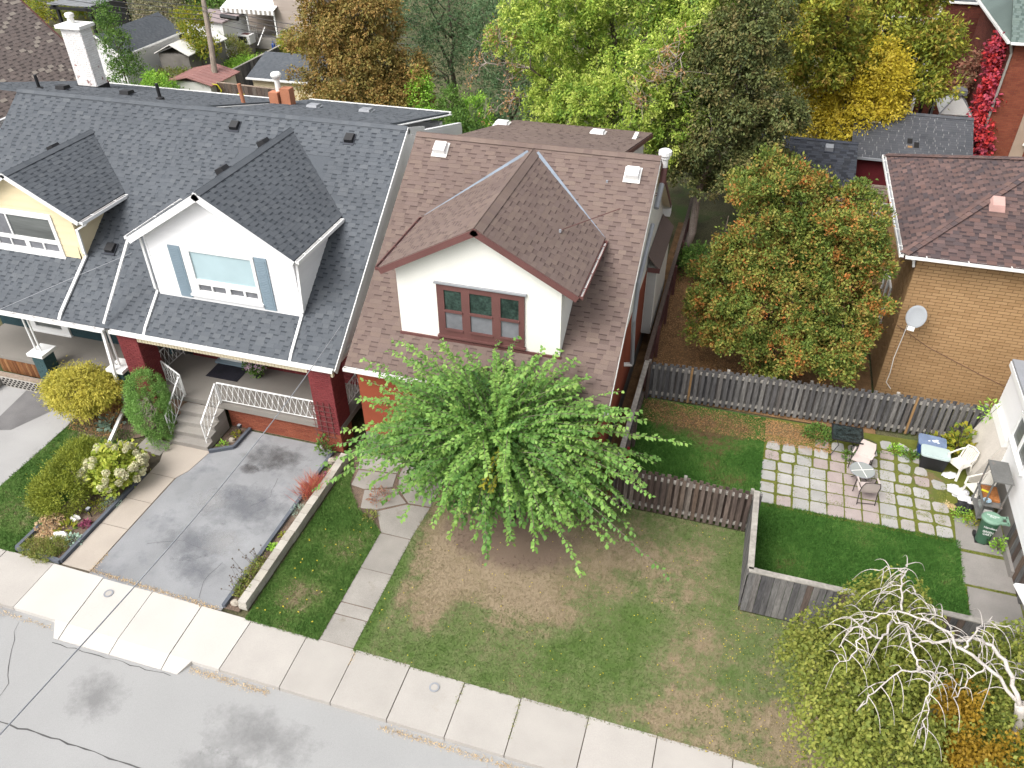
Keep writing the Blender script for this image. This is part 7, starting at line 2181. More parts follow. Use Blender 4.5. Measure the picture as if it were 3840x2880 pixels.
# ================================================================ front gardens
# bed edging of slate-blue timbers
def edging(label, pts, seed):
    t = thing('bed_edging', label, 'edging', (*pts[0], 0))
    rg = random.Random(seed)
    em = MATS.get('slate_edging') or mat('slate_edging', [(.085, .095, .115), (.10, .11, .13)], .85, 2, .15, 30, .1, .2)
    for i in range(len(pts) - 1):
        a, b = Vector((*pts[i], 0)), Vector((*pts[i + 1], 0))
        k = max(1, round((b - a).length / 1.1))
        for j in range(k):
            p, q = a + (b - a) * (j / k), a + (b - a) * ((j + 1) / k)
            d = (q - p).normalized() * .006
            MB().beam(p + d + VZ * .05, q - d + VZ * (.05 + rg.uniform(-.006, .006)), .10, .12 + .003 * (i % 2)).build('edging_block', em, t)
edging('slate-blue edging along the garden bed of hydrangea and yew, beside the concrete walk', [(-17.62, 11.3), (-17.64, 10.42), (-16.12, 10.36), (-16.12, 14.0)], 1)
edging('slate-blue edging between the asphalt driveway and the planted strip', [(-11.0, 10.32), (-11.0, 16.45)], 2)
edging('slate-blue edging of the corner bed between the steps and the porch wall', [(-14.82, 15.42), (-14.16, 15.82), (-14.14, 16.76)], 3)
sheet('garden_soil', [(-17.6, 10.42), (-16.14, 10.4), (-16.14, 14.2), (-16.6, 14.9), (-17.6, 14.9)], .015, M['soil'])
sheet('strip_soil', [(-10.98, 10.3), (-10.55, 10.3), (-10.45, 16.6), (-10.98, 16.5)], .012, M['soil'])
sheet('corner_soil', [(-14.82, 15.5), (-14.2, 15.86), (-14.18, 16.76), (-14.82, 16.76)], .012, M['soil'])
# low block wall between the driveway strip and the lawn
wl = thing('block_wall', 'low wall of pale concrete blocks between the driveway strip and the side lawn', 'wall', (-10.45, 13, 0))
bm = mat('pale_wall_block', [(.36, .335, .29), (.41, .385, .34), (.33, .305, .265), (.38, .355, .30)], .95, 2.5, .1, 50, .12, .3, stain=((.24, .22, .18), 2.5, .6, .15))
rw = random.Random(4)
for c in range(2):
    y = 10.42 + (.0 if c else -.15)
    while y < 16.25:
        L = .36 + rw.uniform(-.02, .02)
        y1 = min(y + L, 16.32)
        o = rw.uniform(-.008, .008)
        MB().hexa([(-10.60 + o, max(y, 10.4) + .006, c * .14), (-10.36 + o, max(y, 10.4) + .006, c * .14), (-10.36 + o, y1 - .006, c * .14), (-10.60 + o, y1 - .006, c * .14),
                   (-10.60 + o, max(y, 10.4) + .006, c * .14 + .135), (-10.37 + o, max(y, 10.4) + .006, c * .14 + .135), (-10.37 + o, y1 - .006, c * .14 + .135), (-10.60 + o, y1 - .006, c * .14 + .135)]).build('block', bm, wl)
        y = y1
def rock(label, c, r, seed, m, sq=(1, .8, .7), group=None):
    t = thing('rock', label, 'rock', (c[0], c[1], 0), group)
    MB().blob((c[0], c[1], r * .45), r, seed, .22, 9, 6, sq=sq).build('stone', m, t)
wr = mat('white_rock', [(.74, .72, .68)], .9, 6, .1, 30, .1, .3)
br_ = mat('buff_rock', [(.33, .29, .24)], .9, 6, .2, 30, .2, .4)
rock('upright white rock in the bed below the yew', (-16.84, 11.79), .15, 1, wr)
rock('long white rock in the bed behind the green moss cushion', (-16.76, 11.15), .18, 2, wr, (1.35, .7, .6))
rock('small white pebble rock left of the long white rock', (-16.95, 11.0), .07, 3, wr)
rock('buff rock at the top end of the driveway strip near the brick column', (-10.83, 16.1), .17, 4, br_)
rock('grey stone half buried in the corner bed beside the steps', (-14.42, 16.1), .11, 5, br_)
rock('pale round stone at the street end of the driveway strip', (-10.78, 10.5), .12, 6, br_)

# big shrubs of the white house
yw = thing('yew_shrub', 'broad clipped yew mound on the lawn side of the garden bed', 'shrub', (-17.75, 13.0, 0))
MB().tube([(-17.75, 13, 0), (-17.75, 13, .6)], [.08, .03], 6).build('stem', M['bark'], yw)
foliage('foliage', np.random.default_rng(3), [(-17.75, 12.9, .42, .82, 1.25, .62), (-17.45, 12.2, .40, .62, .7, .52), (-18.0, 13.6, .44, .62, .75, .62), (-17.85, 12.2, .36, .6, .6, .5)], M['lf_yew'], yw, clumps=950, per=24, cr=.12, L=.08, W=.028, up=.45, out=.8, rnd=.55, zmin=.02, lo=.8)
hy = thing('hydrangea', 'hydrangea bush covered with cream flower heads', 'shrub', (-16.75, 13.6, 0))
rh = np.random.default_rng(4)
foliage('foliage', rh, [(-16.72, 13.6, .55, .82, .82, .55), (-16.5, 13.2, .5, .6, .55, .45)], M['lf_hydrangea'], hy, clumps=170, per=14, cr=.16, L=.14, W=.10, up=.2, lo=.4, zmin=.05)
MB().tube([(-16.75, 13.6, 0), (-16.75, 13.6, .5)], .03, 5).build('stem', M['bark'], hy)
fl_me = None
for i in range(64):
    d = rh.normal(size=3); d[2] = abs(d[2]) * .8 + .05; d /= np.linalg.norm(d)
    if d[2] > .9 and i % 2: d = np.array([d[0] + .6, d[1] - .5, .3]); d /= np.linalg.norm(d)
    c = np.array([-16.68, 13.5, .48]) + d * np.array([.92, .92, .72]) * rh.uniform(.9, 1.06)
    if fl_me is None:
        q = nrm(rh.normal(size=(170, 3)))
        o = leaf_mesh('flower_head', q * .085, q * .3 + nrm(rh.normal(size=(170, 3))), q, .045, .04, M['petal_cream'], hy, rh.uniform(0, 1, 170))
        fl_me = o.data
    else:
        o = bpy.data.objects.new('flower_head', fl_me); COL.objects.link(o); setparent(o, hy)
    s = rh.uniform(.75, 1.2)
    o.location = c
    o.scale = (s, s, s * rh.uniform(.8, 1.1))
    o.rotation_euler = tuple(rh.uniform(0, 6.28, 3))
jn = thing('juniper', 'tall clipped juniper with bare inner twigs beside the entrance steps', 'shrub', (-16.95, 15.85, 0))
MB().tube([(-16.95, 15.85, 0), (-16.95, 15.9, 1.6)], [.09, .04], 8).build('stem', M['bark'], jn)
rj = np.random.default_rng(5)
foliage('foliage', rj, [(-17.05, 15.95, 1.45, .62, .58, .85), (-16.8, 15.8, 1.3, .55, .5, .6), (-16.95, 15.75, .65, .66, .55, .6), (-16.62, 15.55, .45, .42, .4, .42), (-16.42, 15.28, .2, .32, .26, .22), (-17.3, 15.8, .9, .45, .45, .6), (-16.75, 15.45, .75, .4, .35, .35)], M['lf_juniper'], jn, clumps=1150, per=24, cr=.075, L=.05, W=.022, up=.2, out=.9, rnd=.5, zmin=.03, lo=.9, hi=1.04)
tw_ = MB()
for i in range(90):
    p = np.array([-16.62, 15.38, 1.35]) + rj.normal(size=3) * np.array([.17, .05, .26])
    tw_.tube([tuple(p), tuple(p + np.array([rj.normal() * .07, -.07 - abs(rj.normal()) * .05, rj.normal() * .07]))], [.008, .003], 4, caps=False)
tw_.build('bare_twigs', M['bark_dead'], jn)
jm = thing('japanese_maple', 'round yellow-green laceleaf maple in front of the teal porch', 'tree', (-19.54, 15.84, 0))
rm_ = np.random.default_rng(6)
tb = MB()
for k in range(6):
    a = k * 1.05
    tb.tube(limb_path(rm_, (-19.54, 15.84, 0), (-19.6 + .8 * math.cos(a), 15.85 + .6 * math.sin(a), 1.25), 4, .3), [.05, .04, .032, .025, .015], 6)
tb.build('trunk', M['bark'], jm, True)
foliage('crown', rm_, [(-19.62, 15.85, 1.22, 1.12, .95, .62), (-20.1, 15.85, 1.05, .75, .7, .55), (-19.1, 15.95, 1.15, .75, .7, .5), (-19.5, 15.5, .95, .8, .6, .5), (-18.6, 16.1, 1.25, .35, .3, .18)], M['lf_jmaple'], jm, clumps=720, per=26, cr=.17, L=.12, W=.032, up=-.15, out=.6, rnd=.55, droop=.4, zmin=.35, bottom=-.35, lo=.72)
shrub('dead_twig_heap', 'heap of dead brown twigs under the laceleaf maple by the teal pier', (-18.9, 16.2), .45, .6, M['lf_dead'], 71, 60, L=.12, W=.03)
plant('hosta', 'blue-green hosta under the laceleaf maple', 'plant', (-18.75, 15.7, .01), .38, .3, M['lf_blue'], 72, 70, .2, .12)
plant('bed_plant', 'rounded tan dried sedum in the garden bed', 'plant', (-17.28, 11.36, .01), .42, .42, M['lf_orange_dry'], 73, 420, .07, .05)
plant('bed_plant', 'yellow-green striped hosta between the two white rocks', 'plant', (-16.86, 11.44, .01), .26, .2, M['lf_yellow_green'], 74, 70, .16, .05)
plant('bed_plant', 'purple-leaved heuchera in the garden bed', 'plant', (-16.4, 11.69, .01), .17, .15, M['lf_burgundy'], 75, 90, .08, .06)
plant('bed_plant', 'blue-grey succulent clump next to the slate edging', 'plant', (-16.32, 11.12, .01), .26, .14, M['lf_blue'], 76, 110, .09, .06)
plant('bed_plant', 'yellowish groundcover behind the solar garden light', 'plant', (-16.62, 12.4, .01), .34, .18, M['lf_yellow_green'], 77, 300, .05, .035)
plant('bed_plant', 'grey-green creeping thyme mat under the hydrangea', 'plant', (-16.3, 12.65, .01), .34, .12, M['lf_blue'], 78, 420, .045, .02)
moss = thing('moss_cushion', 'spreading green and rust moss cushion over the sidewalk edge of the garden bed', 'plant', (-16.9, 10.6, 0))
foliage('foliage', np.random.default_rng(8), [(-17.15, 10.6, .05, .42, .32, .16), (-16.75, 10.5, .05, .45, .3, .14), (-16.65, 10.8, .05, .35, .3, .18)], M['lf_moss'], moss, clumps=260, per=22, cr=.08, L=.05, W=.02, up=.6, zmin=.01, lo=.7)
def fallen_bits(nm, x0, x1, y0, y1, n, m):
    p = np.column_stack([rg.uniform(x0, x1, n), rg.uniform(y0, y1, n), np.full(n, .03)])
    o = leaf_mesh(nm, p, np.column_stack([rg.normal(size=(n, 2)), rg.normal(size=n) * .2]), nrm(np.column_stack([rg.normal(size=(n, 2)) * .3, np.ones(n)])), .05, .03, m, None, rg.uniform(0, 1, n))
    o['kind'] = 'stuff'
fallen_bits('bed_litter', -17.5, -16.9, 10.8, 11.3, 260, M['straw'])
fallen_bits('bed_litter', -20.0, -18.3, 15.1, 15.8, 500, M['lf_dead'])
def garden_light(label, c, h):
    t = thing('garden_light', label, 'garden light', (c[0], c[1], 0), 'solar garden lights')
    MB().tube([(c[0], c[1], 0), (c[0], c[1], h - .06)], .014, 6).build('stake', M['black'], t)
    MB().lathe((c[0], c[1], h - .08), [(.03, 0), (.075, .02), (.085, .07), (.06, .1)], 10).build('lamp_head', M['black'], t)
    MB().box(c[0] - .05, c[0] + .05, c[1] - .05, c[1] + .05, h + .021, h + .028).build('solar_panel', M['metal_grey'], t)
garden_light('black solar garden light among the yellowish groundcover', (-16.48, 12.03), .34)
garden_light('black solar garden light in the corner bed by the steps', (-14.32, 16.5), .36)
plant('bed_plant', 'green rosette in the corner bed nearest the steps', 'plant', (-14.55, 15.78, .01), .15, .16, M['lf_bright'], 80, 60, .12, .04)
plant('bed_plant', 'yellow-green rosette in the corner bed beside the brick wall', 'plant', (-14.45, 16.4, .01), .15, .14, M['lf_yellow_green'], 81, 60, .1, .05)
plant('column_shrub', 'dark green shrub at the foot of the red brick column', 'shrub', (-11.25, 16.45, .01), .3, .75, M['lf_green'], 82, 200, .1, .06, stems=5)
rgp = np.random.default_rng(9)
rd_ = thing('red_grass', 'clump of red ornamental grass in the driveway strip', 'plant', (-10.85, 14.75, 0))
k = 520
d = nrm(np.column_stack([rgp.normal(size=(k, 2)) * .55, np.ones(k)]))
leaf_mesh('blades', np.column_stack([-10.83 + rgp.normal(size=k) * .13, 14.75 + rgp.normal(size=k) * .2, np.full(k, .01)]), d, nrm(rgp.normal(size=(k, 3))), rgp.uniform(.3, .75, k), .014, M['lf_redgrass'], rd_, rgp.uniform(0, 1, k), fold=0)
plant('strip_plant', 'dark burgundy plant tucked behind the red grass', 'plant', (-10.72, 15.3, .01), .16, .25, M['lf_burgundy'], 83, 90, .08, .05)
plant('strip_plant', 'small green tuft at the top end of the driveway strip', 'plant', (-10.8, 15.75, .01), .14, .12, M['lf_green'], 84, 50, .08, .04)
plant('strip_plant', 'grey lavender cushion in the middle of the driveway strip', 'plant', (-10.8, 13.9, .01), .22, .22, M['lf_blue'], 85, 220, .09, .012)
plant('strip_plant', 'upper of two small yellow-green rosettes in the driveway strip', 'plant', (-10.75, 12.95, .01), .13, .1, M['lf_yellow_green'], 86, 60, .08, .05)
plant('strip_plant', 'lower of two small yellow-green rosettes in the driveway strip', 'plant', (-10.78, 12.45, .01), .17, .12, M['lf_bright'], 87, 90, .08, .05)
wl_ = thing('wildflower_clump', 'straggling brown seed-headed plants near the street end of the driveway strip', 'plant', (-10.8, 11.3, 0))
for kx in range(46):
    y = rgp.uniform(10.75, 12.0); x = -10.86 + rgp.normal() * .1
    e = (x + rgp.normal() * .14 - .05, y + rgp.normal() * .12, rgp.uniform(.25, .55))
    MB().tube([(x, y, 0), e], [.006, .003], 4, caps=False).blob(e, .022, kx, .2, 5, 4).build('seed_stem', M['bark'], wl_)
foliage('foliage', rgp, [(-10.82, 11.5, .08, .16, .5, .2), (-10.8, 11.0, .08, .15, .3, .18)], M['lf_moss'], wl_, clumps=90, per=16, cr=.1, L=.06, W=.03, zmin=.01)
plant('walk_plant', 'rusty dried plant beside the broken front walk under the mulberry', 'plant', (-8.75, 15.0, .01), .35, .45, M['lf_rust'], 88, 200, .1, .03)
plant('walk_weed', 'green weed growing through the broken flags of the front walk', 'plant', (-8.75, 14.3, .01), .26, .12, M['lf_moss'], 89, 130, .07, .03)
# hose-like grey guy rod under the birch
t = thing('grey_rod', 'grey rod slanting out from under the birch to the lawn edge', 'rod', (4.4, 9.3, 0))
MB().tube([(3.3, 9.55, .03), (3.75, 9.75, .5), (4.15, 10.0, 1.1)], .025, 6).build('rod', M['metal_grey'], t)

# ================================================================ porch things
t = thing('doormat', 'black doormat on the porch floor of the white house', 'doormat', (-15.6, 18.3, 1))
MB().box(-16.28, -15.08, 17.83, 18.68, 1.002, 1.016).build('mat', mat('black_rubber_mat', [(.016, .016, .024)], .95, 3, .3, 160, .5, .5), t)
t = thing('flower_pot', 'dark pot of pale pink petunias on the porch beside the doormat', 'potted plant', (-14.55, 18.3, 1))
MB().lathe((-14.55, 18.3, 1.0), [(.12, 0), (.17, .26), (.185, .26), (.185, .30), (.15, .28)], 14).build('pot', M['black'], t)
rp = np.random.default_rng(12)
foliage('leaves', rp, [(-14.55, 18.28, 1.42, .32, .3, .22)], M['lf_green'], t, clumps=70, per=14, cr=.11, L=.09, W=.05, lo=.4)
q = nrm(rp.normal(size=(95, 3))); q[:, 2] = np.abs(q[:, 2]); q[:, 1] = -np.abs(q[:, 1]) * .9 + .1
c = np.array([-14.55, 18.28, 1.40]) + q * np.array([.37, .34, .27])
leaf_mesh('blossoms', np.repeat(c, 5, axis=0) + rp.normal(size=(475, 3)) * .012, rp.normal(size=(475, 3)) + np.repeat(q, 5, axis=0) * .3, np.repeat(q, 5, axis=0), .05, .05, M['petal_pink'], t, rp.uniform(0, 1, 475))
# overhead service wire of the white house and its neighbour's
t = thing('service_wire', 'dark service wire from the white house gable out over the asphalt driveway and street', 'wire', (-10.5, 17, 4.4))
A_, B_ = Vector((-10.5, 17.3, 4.36)), Vector((-8.17, 3.45, 7.0))
pts = [A_ + (B_ - A_) * (k / 14) - VZ * (.35 * math.sin(math.pi * k / 14)) for k in range(15)]
MB().tube(pts, .012, 6).build('wire', M['metal_grey'], t)
t = thing('service_wire', 'thin pale wire crossing the grey roof below the cream dormer', 'wire', (-20, 18, 5))
MB().tube([(-18.45, 18.6, 4.92), (-20.3, 17.4, 4.25), (-22.27, 16.19, 3.5), (-25, 14.6, 3.9)], .010, 5).build('wire', M['metal_grey'], t)

# ================================================================ patio furniture
steel = mat('dark_brown_steel', [(.03, .022, .02)], .5, 2, .1, 30, 0, 0, spec=.5)
fab = mat('pinkish_sling_fabric', [(.50, .42, .39), (.52, .45, .42)], .9, 3, .06, 90, .08, .1)
def sling_chair(label, c, rz):
    t = thing('patio_chair', label, 'chair', (c[0], c[1], 0), 'sling chairs round the glass table')
    W_ = .25
    R_ = Matrix.Rotation(rz, 3, 'Z')
    tr_ = lambda x, y, z: tuple(R_ @ Vector((x, y, 0)) + Vector((c[0], c[1], z)))
    def tubes(name, *paths, r=.014, m=steel):
        mb = MB()
        for p in paths: mb.tube([tr_(*q) for q in p], r, 6)
        return mb.build(name, m, t)
    for s in (-1, 1):
        tubes('leg', [(s * .27, -.24, 0), (s * .27, -.22, .40), (s * .27, -.21, .60)])
        tubes('leg', [(s * .25, .30, 0), (s * .25, .22, .40)])
        a = tubes('armrest_frame', [(s * .27, -.21, .60), (s * .28, .0, .63), (s * .27, .2, .62), (s * .24, .26, .60)])
        MB().beam(tr_(s * .275, -.2, .632), tr_(s * .28, .06, .655), .045, .02).build('armrest', fab, t)
    tubes('stretcher', [(-.25, .29, .06), (.25, .29, .06)], r=.011)
    tubes('stretcher', [(-.27, -.22, .38), (.27, -.22, .38)], r=.011)
    n = 7
    sv = []
    prof = [(-.25, .40), (-.1, .395), (.08, .385), (.18, .40), (.22, .50), (.26, .66), (.30, .86)]
    for y, z in prof:
        w = W_ if z < .8 else W_ * .8
        sv += [tr_(-w, y, z), tr_(w, y, z)]
    m = len(sv)
    fs = [[2 * i, 2 * i + 1, 2 * i + 3, 2 * i + 2] for i in range(n - 1)]
    sv2 = [(x, y, z - .012) for x, y, z in sv]
    fs += [[a + m for a in f[::-1]] for f in fs]
    mesh_obj('seat', sv + sv2, fs, fab, t)
    tubes('back_frame', [(-.25, .2, .42), (-.25, .28, .70), (-.2, .31, .87), (0, .32, .90), (.2, .31, .87), (.25, .28, .70), (.25, .2, .42)], r=.013)
    return t
sling_chair('pinkish sling chair behind the round glass table, facing the lawn', (4.83, 20.40), math.radians(-22))
sling_chair('pinkish sling chair in front of the round glass table, turned away from the lawn', (4.90, 19.08), math.radians(188))
t = thing('round_table', 'small round frosted glass table between the two sling chairs', 'table', (4.78, 19.75, 0))
MB().lathe((4.78, 19.75, .475), [(.34, 0), (.34, .012)], 28).build('tabletop', M['patio_glass'], t)
MB().tube([(4.78 + .345 * math.cos(a * math.pi / 14), 19.75 + .345 * math.sin(a * math.pi / 14), .48) for a in range(29)], .014, 6, caps=False).build('rim', M['metal_grey'], t)
for a in (0.35, 0.35 + math.pi / 2):
    dx, dy = .33 * math.cos(a), .33 * math.sin(a)
    MB().beam((4.78 - dx, 19.75 - dy, .4905), (4.78 + dx, 19.75 + dy, .4905), .02, .006).build('cross_bar', M['white_dirty'], t)
for k in range(3):
    a = k * 2.1 + .4
    MB().tube([(4.78 + .2 * math.cos(a), 19.75 + .2 * math.sin(a), .47), (4.78 + .06 * math.cos(a), 19.75 + .06 * math.sin(a), .25), (4.78 + .27 * math.cos(a), 19.75 + .27 * math.sin(a), 0)], .011, 6).build('leg', steel, t)
t = thing('bistro_table', 'black mesh-topped square table by the grey fence', 'table', (4.3, 21.15, 0))
mesh_m = mat('dark_patterned_glass', [(.022, .03, .03)], .2, 9, .7, 25, .4, 0, spec=.5)
MB().box(3.92, 4.78, 20.72, 21.42, .70, .715).build('tabletop', mesh_m, t)
for a, b in (((3.9, 20.7), (4.8, 20.7)), ((4.8, 20.7), (4.8, 21.44)), ((4.8, 21.44), (3.9, 21.44)), ((3.9, 21.44), (3.9, 20.7))):
    MB().beam((*a, .71), (*b, .71), .03, .035).build('rim', M['black'], t)
for sx, sy in ((-1, -1), (1, -1), (1, 1), (-1, 1)):
    MB().tube([(4.35 + .34 * sx, 21.07 + .3 * sy, .69), (4.35 + .18 * sx, 21.07 + .16 * sy, .35), (4.35 + .36 * sx, 21.07 + .32 * sy, .02), (4.35 + .40 * sx, 21.07 + .35 * sy, .05)], .014, 6).build('leg', M['black'], t)
def tote(label, c, w, d, h, body, lid, rz, extra=None):
    t = thing('storage_bin', label, 'bin', (c[0], c[1], 0), 'lidded storage bins by the patio')
    R_ = Matrix.Rotation(rz, 3, 'Z')
    P = lambda x, y, z: tuple(R_ @ Vector((x, y, 0)) + Vector((c[0], c[1], z)))
    k = .86
    MB().hexa([P(-w * k, -d * k, 0), P(w * k, -d * k, 0), P(w * k, d * k, 0), P(-w * k, d * k, 0), P(-w, -d, h), P(w, -d, h), P(w, d, h), P(-w, d, h)]).build('body', body, t)
    def rr(s, zz):
        out = []
        for cx, cy, a0 in ((w - .07, d - .07, 0), (-w + .07, d - .07, 90), (-w + .07, -d + .07, 180), (w - .07, -d + .07, 270)):
            for a in range(0, 91, 30):
                out.append(P(cx + (.07 + s) * math.cos(math.radians(a0 + a)), cy + (.07 + s) * math.sin(math.radians(a0 + a)), zz))
        return out
    l = MB().prism(rr(.03, h + .002), (0, 0, .045)).prism(rr(-.05, h + .0475), (0, 0, .012)).build('lid', lid, t)
    if extra:
        for (x, y, r) in ((.05, -.02, .07), (.12, .04, .05), (-.1, -.05, .035), (.16, -.06, .04)):
            MB().blob(P(x, y, h + .06), r, int(x * 100), .3, 7, 5, sq=(1, .8, .15)).build('paint_spatter', M['white'], l)
tote('blue-lidded storage bin spattered with white, behind the black bin', (6.9, 21.68), .37, .24, .48, mat('navy_plastic', [(.02, .05, .20)], .5, 2, .1, 30, 0, 0), mat('cloudy_blue_lid', [(.16, .21, .32)], .35, 3, .2, 20, .1, 0, spec=.5), math.radians(-6), True)
tote('black storage bin with a pale grey-green lid', (6.93, 21.12), .38, .25, .50, M['black'], mat('pale_green_lid', [(.40, .48, .47)], .45, 3, .05, 20, 0, 0, spec=.4), math.radians(-6))
plastic = mat('white_resin_plastic', [(.66, .63, .57)], .5, 2, .05, 30, .03, .03, spec=.4)
def resin_chair(label, c, rz, tip=0):
    t = thing('plastic_chair', label, 'chair', (c[0], c[1], 0), 'white resin chairs by the bulkhead')
    R_ = Matrix.Rotation(rz, 3, 'Z') @ Matrix.Rotation(tip, 3, 'X')
    P = lambda x, y, z: tuple(R_ @ Vector((x, y, z)) + Vector((c[0], c[1], 0)))
    for sx in (-1, 1):
        MB().beam(P(sx * .27, -.27, 0), P(sx * .23, -.22, .42), .07, .045).build('leg', plastic, t)
        MB().beam(P(sx * .26, .28, 0), P(sx * .22, .2, .42), .07, .045).build('leg', plastic, t)
        MB().beam(P(sx * .26, -.24, .41), P(sx * .275, -.22, .64), .055, .04).build('arm_support', plastic, t)
        MB().tube([P(sx * .275, -.25, .645), P(sx * .285, 0, .665), P(sx * .27, .2, .69), P(sx * .22, .29, .74)], .028, 6).build('armrest', plastic, t)
    MB().hexa([P(-.25, -.25, .40), P(.25, -.25, .40), P(.22, .23, .38), P(-.22, .23, .38), P(-.25, -.25, .43), P(.25, -.25, .43), P(.22, .23, .41), P(-.22, .23, .41)]).build('seat', plastic, t)
    bk = MB().tube([P(-.22, .22, .40), P(-.23, .29, .65), P(-.19, .35, .86), P(0, .365, .91), P(.19, .35, .86), P(.23, .29, .65), P(.22, .22, .40)], .026, 6).build('backrest', plastic, t)
    for k in range(7):
        x = -.165 + k * .055
        MB().beam(P(x * .95, .225, .42), P(x, .345, .87 - abs(x) * .3), .036, .014, P(0, -1, .3)).build('slat', plastic, bk)
    return t
resin_chair('upright white resin armchair beside the black storage bin', (7.62, 20.98), math.radians(-52))
resin_chair('second white resin armchair, half hidden behind the shelf rack', (7.98, 19.95), math.radians(-62))
# rusty shelf rack with clutter
sr = thing('shelf_rack', 'grey metal shelf rack with a rusty top against the white siding', 'shelf rack', (8.05, 19.25, 0))
gm = mat('dull_grey_steel', [(.13, .13, .125)], .6, 2, .15, 30, .1, .1, stain=((.28, .21, .17), 2.2, .6, .15))
for x in (7.84, 8.27):
    for y in (18.84, 19.68):
        MB().box(x - .018, x + .018, y - .018, y + .018, 0, 1.68).build('upright', gm, sr)
for z in (.30, .78, 1.68):
    MB().box(7.80, 8.31, 18.80, 19.72, z, z + .03).build('shelf', gm, sr)
MB().beam((7.86, 18.86, .05), (7.86, 19.66, .75), .02, .01).build('brace', gm, sr)
rust = mat('rusty_sheet', [(.28, .11, .035)], .9, 3, .4, 20, .3, .2)
def junk(name, label, cat, loc, parts):
    t = thing(name, label, cat, loc)
    for nm, mb, m in parts: mb.build(nm, m, t)
junk('rusty_tray', 'rusty orange tray on the middle shelf of the rack', 'tray', (8.05, 19.35, .81), [('tray', MB().box(7.86, 8.26, 19.0, 19.6, .812, .87), rust), ('handle', MB().beam((7.83, 19.35, .9), (8.0, 19.25, .92), .05, .03), yel)])
junk('blue_bowl', 'small pale blue bowl at the edge of the rack shelf', 'bowl', (7.87, 18.95, .81), [('bowl', MB().lathe((7.92, 18.95, .812), [(.06, 0), (.11, .08), (.09, .08), (.05, .03)], 12), mat('pale_blue_plastic', [(.30, .42, .5)], .5, 2, .1, 30, 0, 0))])
junk('white_carton', 'small white carton on the lowest rack shelf', 'carton', (8.1, 18.95, .33), [('carton', MB().box(8.0, 8.2, 18.86, 19.06, .332, .45), M['white_dirty'])])
junk('glass_jar', 'clear jar lying on the lowest rack shelf', 'jar', (8.0, 19.3, .33), [('jar', MB().tube([(7.95, 19.2, .39), (7.95, 19.42, .39)], .055, 10), M['patio_glass']), ('lid', MB().tube([(7.95, 19.42, .39), (7.95, 19.45, .39)], .05, 10), M['white_dirty'])])
bagm = mat('white_film_plastic', [(.62, .62, .64)], .4, 6, .1, 30, .1, .5, spec=.5)
def crumple(name, label, cat, c, r, m, seed, sq=(1.2, .9, .45)):
    t = thing(name, label, cat, (c[0], c[1], 0))
    mb = MB()
    rr_ = random.Random(seed)
    for k in range(5):
        mb.blob((c[0] + rr_.uniform(-r, r) * .7, c[1] + rr_.uniform(-r, r) * .7, r * .3), r * rr_.uniform(.45, .7), seed + k, .38, 8, 6, sq=sq)
    mb.build('crumpled_sheet', m, t)
crumple('plastic_bag', 'crumpled white plastic bag on the ground before the shelf rack', 'bag', (7.62, 19.95), .30, bagm, 1)
crumple('plastic_bag', 'clear crumpled plastic film under the upright resin chair', 'bag', (7.42, 20.75), .17, bagm, 5, (1, 1, .25))
crumple('foil_tray', 'shiny crushed foil tray at the edge of the patio', 'foil tray', (7.38, 20.32), .13, mat('crushed_foil', [(.62, .63, .64)], .3, 8, .1, 40, .1, .5, metal=.6), 9)
crumple('black_bag', 'black plastic bag lying at the foot of the shelf rack', 'bag', (7.68, 19.42), .24, M['black'], 12)
crumple('pink_cloth', 'pink and blue scrap of cloth beside the black bag', 'cloth', (7.62, 19.62), .10, mat('pink_cloth', [(.5, .26, .32)], .9, 4, .3, 30, .1, .2), 15)
litter('wood_chips', [(7.2, 19.45), (7.6, 19.3)], 900, .1, M['straw'], .06, 0, .03)
# green organics bin
gb = thing('green_bin', 'green wheeled organics bin with white lettering on its lid and front', 'bin', (7.92, 18.2, 0))
gp = mat('green_bin_plastic', [(.040, .105, .062)], .5, 2, .06, 30, .03, .03, spec=.4)
gl = mat('faded_green_lid', [(.15, .26, .19)], .55, 2, .05, 30, .03, .03, spec=.4)
def ellring(cx, cy, rx, ry, z, k=20):
    return [(cx + rx * math.cos(2 * math.pi * i / k), cy + ry * math.sin(2 * math.pi * i / k), z) for i in range(k)]
def loft(rings):
    k = len(rings[0]); v = [p for r in rings for p in r]
    f = [[i * k + j, i * k + (j + 1) % k, (i + 1) * k + (j + 1) % k, (i + 1) * k + j] for i in range(len(rings) - 1) for j in range(k)]
    return MB().add(v, f + [list(range(k))[::-1], [(len(rings) - 1) * k + j for j in range(k)]])
loft([ellring(7.93, 18.22, .17, .17, .05), ellring(7.93, 18.22, .2, .2, .45), ellring(7.93, 18.22, .235, .225, .88)]).build('body', gp, gb)
loft([ellring(7.93, 18.22, .265, .245, .88), ellring(7.93, 18.22, .265, .245, .92), ellring(7.93, 18.22, .22, .2, .965)]).build('lid', gl, gb)
hd = MB().beam((8.1, 18.28, .92), (8.30, 18.3, .92), .07, .05).beam((8.1, 18.06, .92), (8.30, 18.08, .92), .07, .05).beam((8.3, 18.03, .92), (8.3, 18.35, .92), .06, .05)
hd.build('handle', gl, gb)
MB().beam((7.98, 18.05, .30), (7.98, 18.09, 0.0), .03, .03).build('pedal_stem', M['black'], gb)
MB().box(7.75, 8.11, 18.10, 18.34, 0.014, .055).build('foot', M['black'], gb)
for sx in (-1, 1):
    MB().tube([(7.93 + sx * .15, 18.4, .09), (7.93 + sx * .20, 18.4, .09)], .09, 12).build('wheel', M['black'], gb)
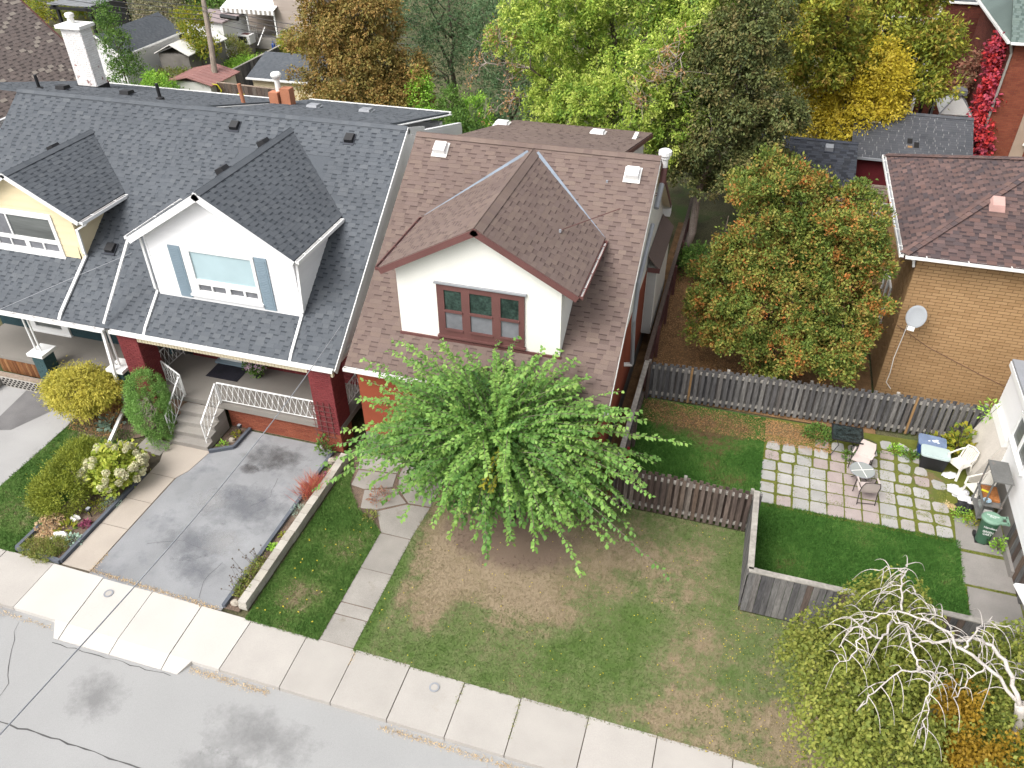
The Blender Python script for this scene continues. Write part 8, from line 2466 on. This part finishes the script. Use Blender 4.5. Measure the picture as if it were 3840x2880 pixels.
def text(parent, body, loc, rot, size, m, name='lettering'):
    cu = bpy.data.curves.new(name, 'FONT')
    cu.body = body; cu.size = size; cu.extrude = .002; cu.align_x = 'CENTER'; cu.align_y = 'CENTER'
    cu.materials.append(m)
    o = bpy.data.objects.new(name, cu)
    COL.objects.link(o)
    dg = bpy.context.evaluated_depsgraph_get()
    me = bpy.data.meshes.new_from_object(o.evaluated_get(dg))
    bpy.data.objects.remove(o)
    me.materials.clear(); me.materials.append(m)
    o = bpy.data.objects.new(name, me)
    COL.objects.link(o)
    o.parent = parent
    o.matrix_parent_inverse = Matrix.Translation(-Vector(parent.location))
    o.location = loc; o.rotation_euler = rot
    return o
text(gb, 'Hamilton', (7.90, 17.985, .74), (math.radians(84), 0, math.radians(-8)), .085, M['white'])
text(gb, 'GREEN\nCART', (7.90, 18.008, .52), (math.radians(83), 0, math.radians(-8)), .085, M['white'])
text(gb, 'ORGANICS\nONLY', (7.93, 18.22, .968), (0, 0, math.radians(-12)), .06, M['white'])
# plants along the fence and wall
plant('fence_weeds', 'dark green leafy weeds with white flowers at the fence beside the mesh table', 'plant', (3.6, 21.6, 0), .5, .35, M['lf_green'], 90, 620, .08, .045)
plant('wall_shrub', 'yellow-green leafy shrub in the corner behind the resin chair', 'shrub', (7.75, 21.95, 0), .5, 1.15, M['lf_yellow_green'], 91, 260, .17, .13, stems=6)
plant('wall_shrub', 'low yellow-green sprout between the blue bin and the fence', 'shrub', (7.0, 22.1, 0), .3, .6, M['lf_yellow_green'], 92, 80, .14, .1, stems=4)
plant('wall_shrub', 'green fern-like sprig growing out above the bulkhead', 'shrub', (8.3, 22.35, 1.2), .4, .8, M['lf_bright'], 93, 120, .14, .05, droop=.3, stems=4)
plant('step_plant', 'leafy green plant between the green bin and the steps', 'plant', (8.3, 17.98, 0), .2, .5, M['lf_bright'], 94, 130, .09, .06, stems=4)
plant('edge_plant', 'bright green weed cushion beside the shelf rack foot', 'plant', (7.55, 19.05, 0), .32, .3, M['lf_bright'], 95, 300, .06, .03)
plant('edge_plant', 'yellow-green weed cushion by the walk next to the rack', 'plant', (7.75, 18.85, 0), .22, .28, M['lf_yellow_green'], 96, 150, .06, .03)
plant('patio_weed', 'tall green weed under the sling chair by the mesh table', 'plant', (4.55, 20.75, 0), .25, .35, M['lf_green'], 97, 160, .08, .04)
plant('patio_weed', 'bright weed tuft between the pavers at the fence, right of the table', 'plant', (5.95, 21.5, 0), .25, .28, M['lf_bright'], 98, 150, .08, .04)
plant('patio_weed', 'second bright weed tuft at the fence, left of the blue-lidded bin', 'plant', (6.35, 21.35, 0), .25, .25, M['lf_green'], 99, 150, .08, .04)
plant('alley_sprig', 'leafy sprig between the brick wall and the side fence', 'plant', (-2.45, 18.0, 0), .3, 1.5, M['lf_bright'], 100, 120, .16, .1, stems=4)
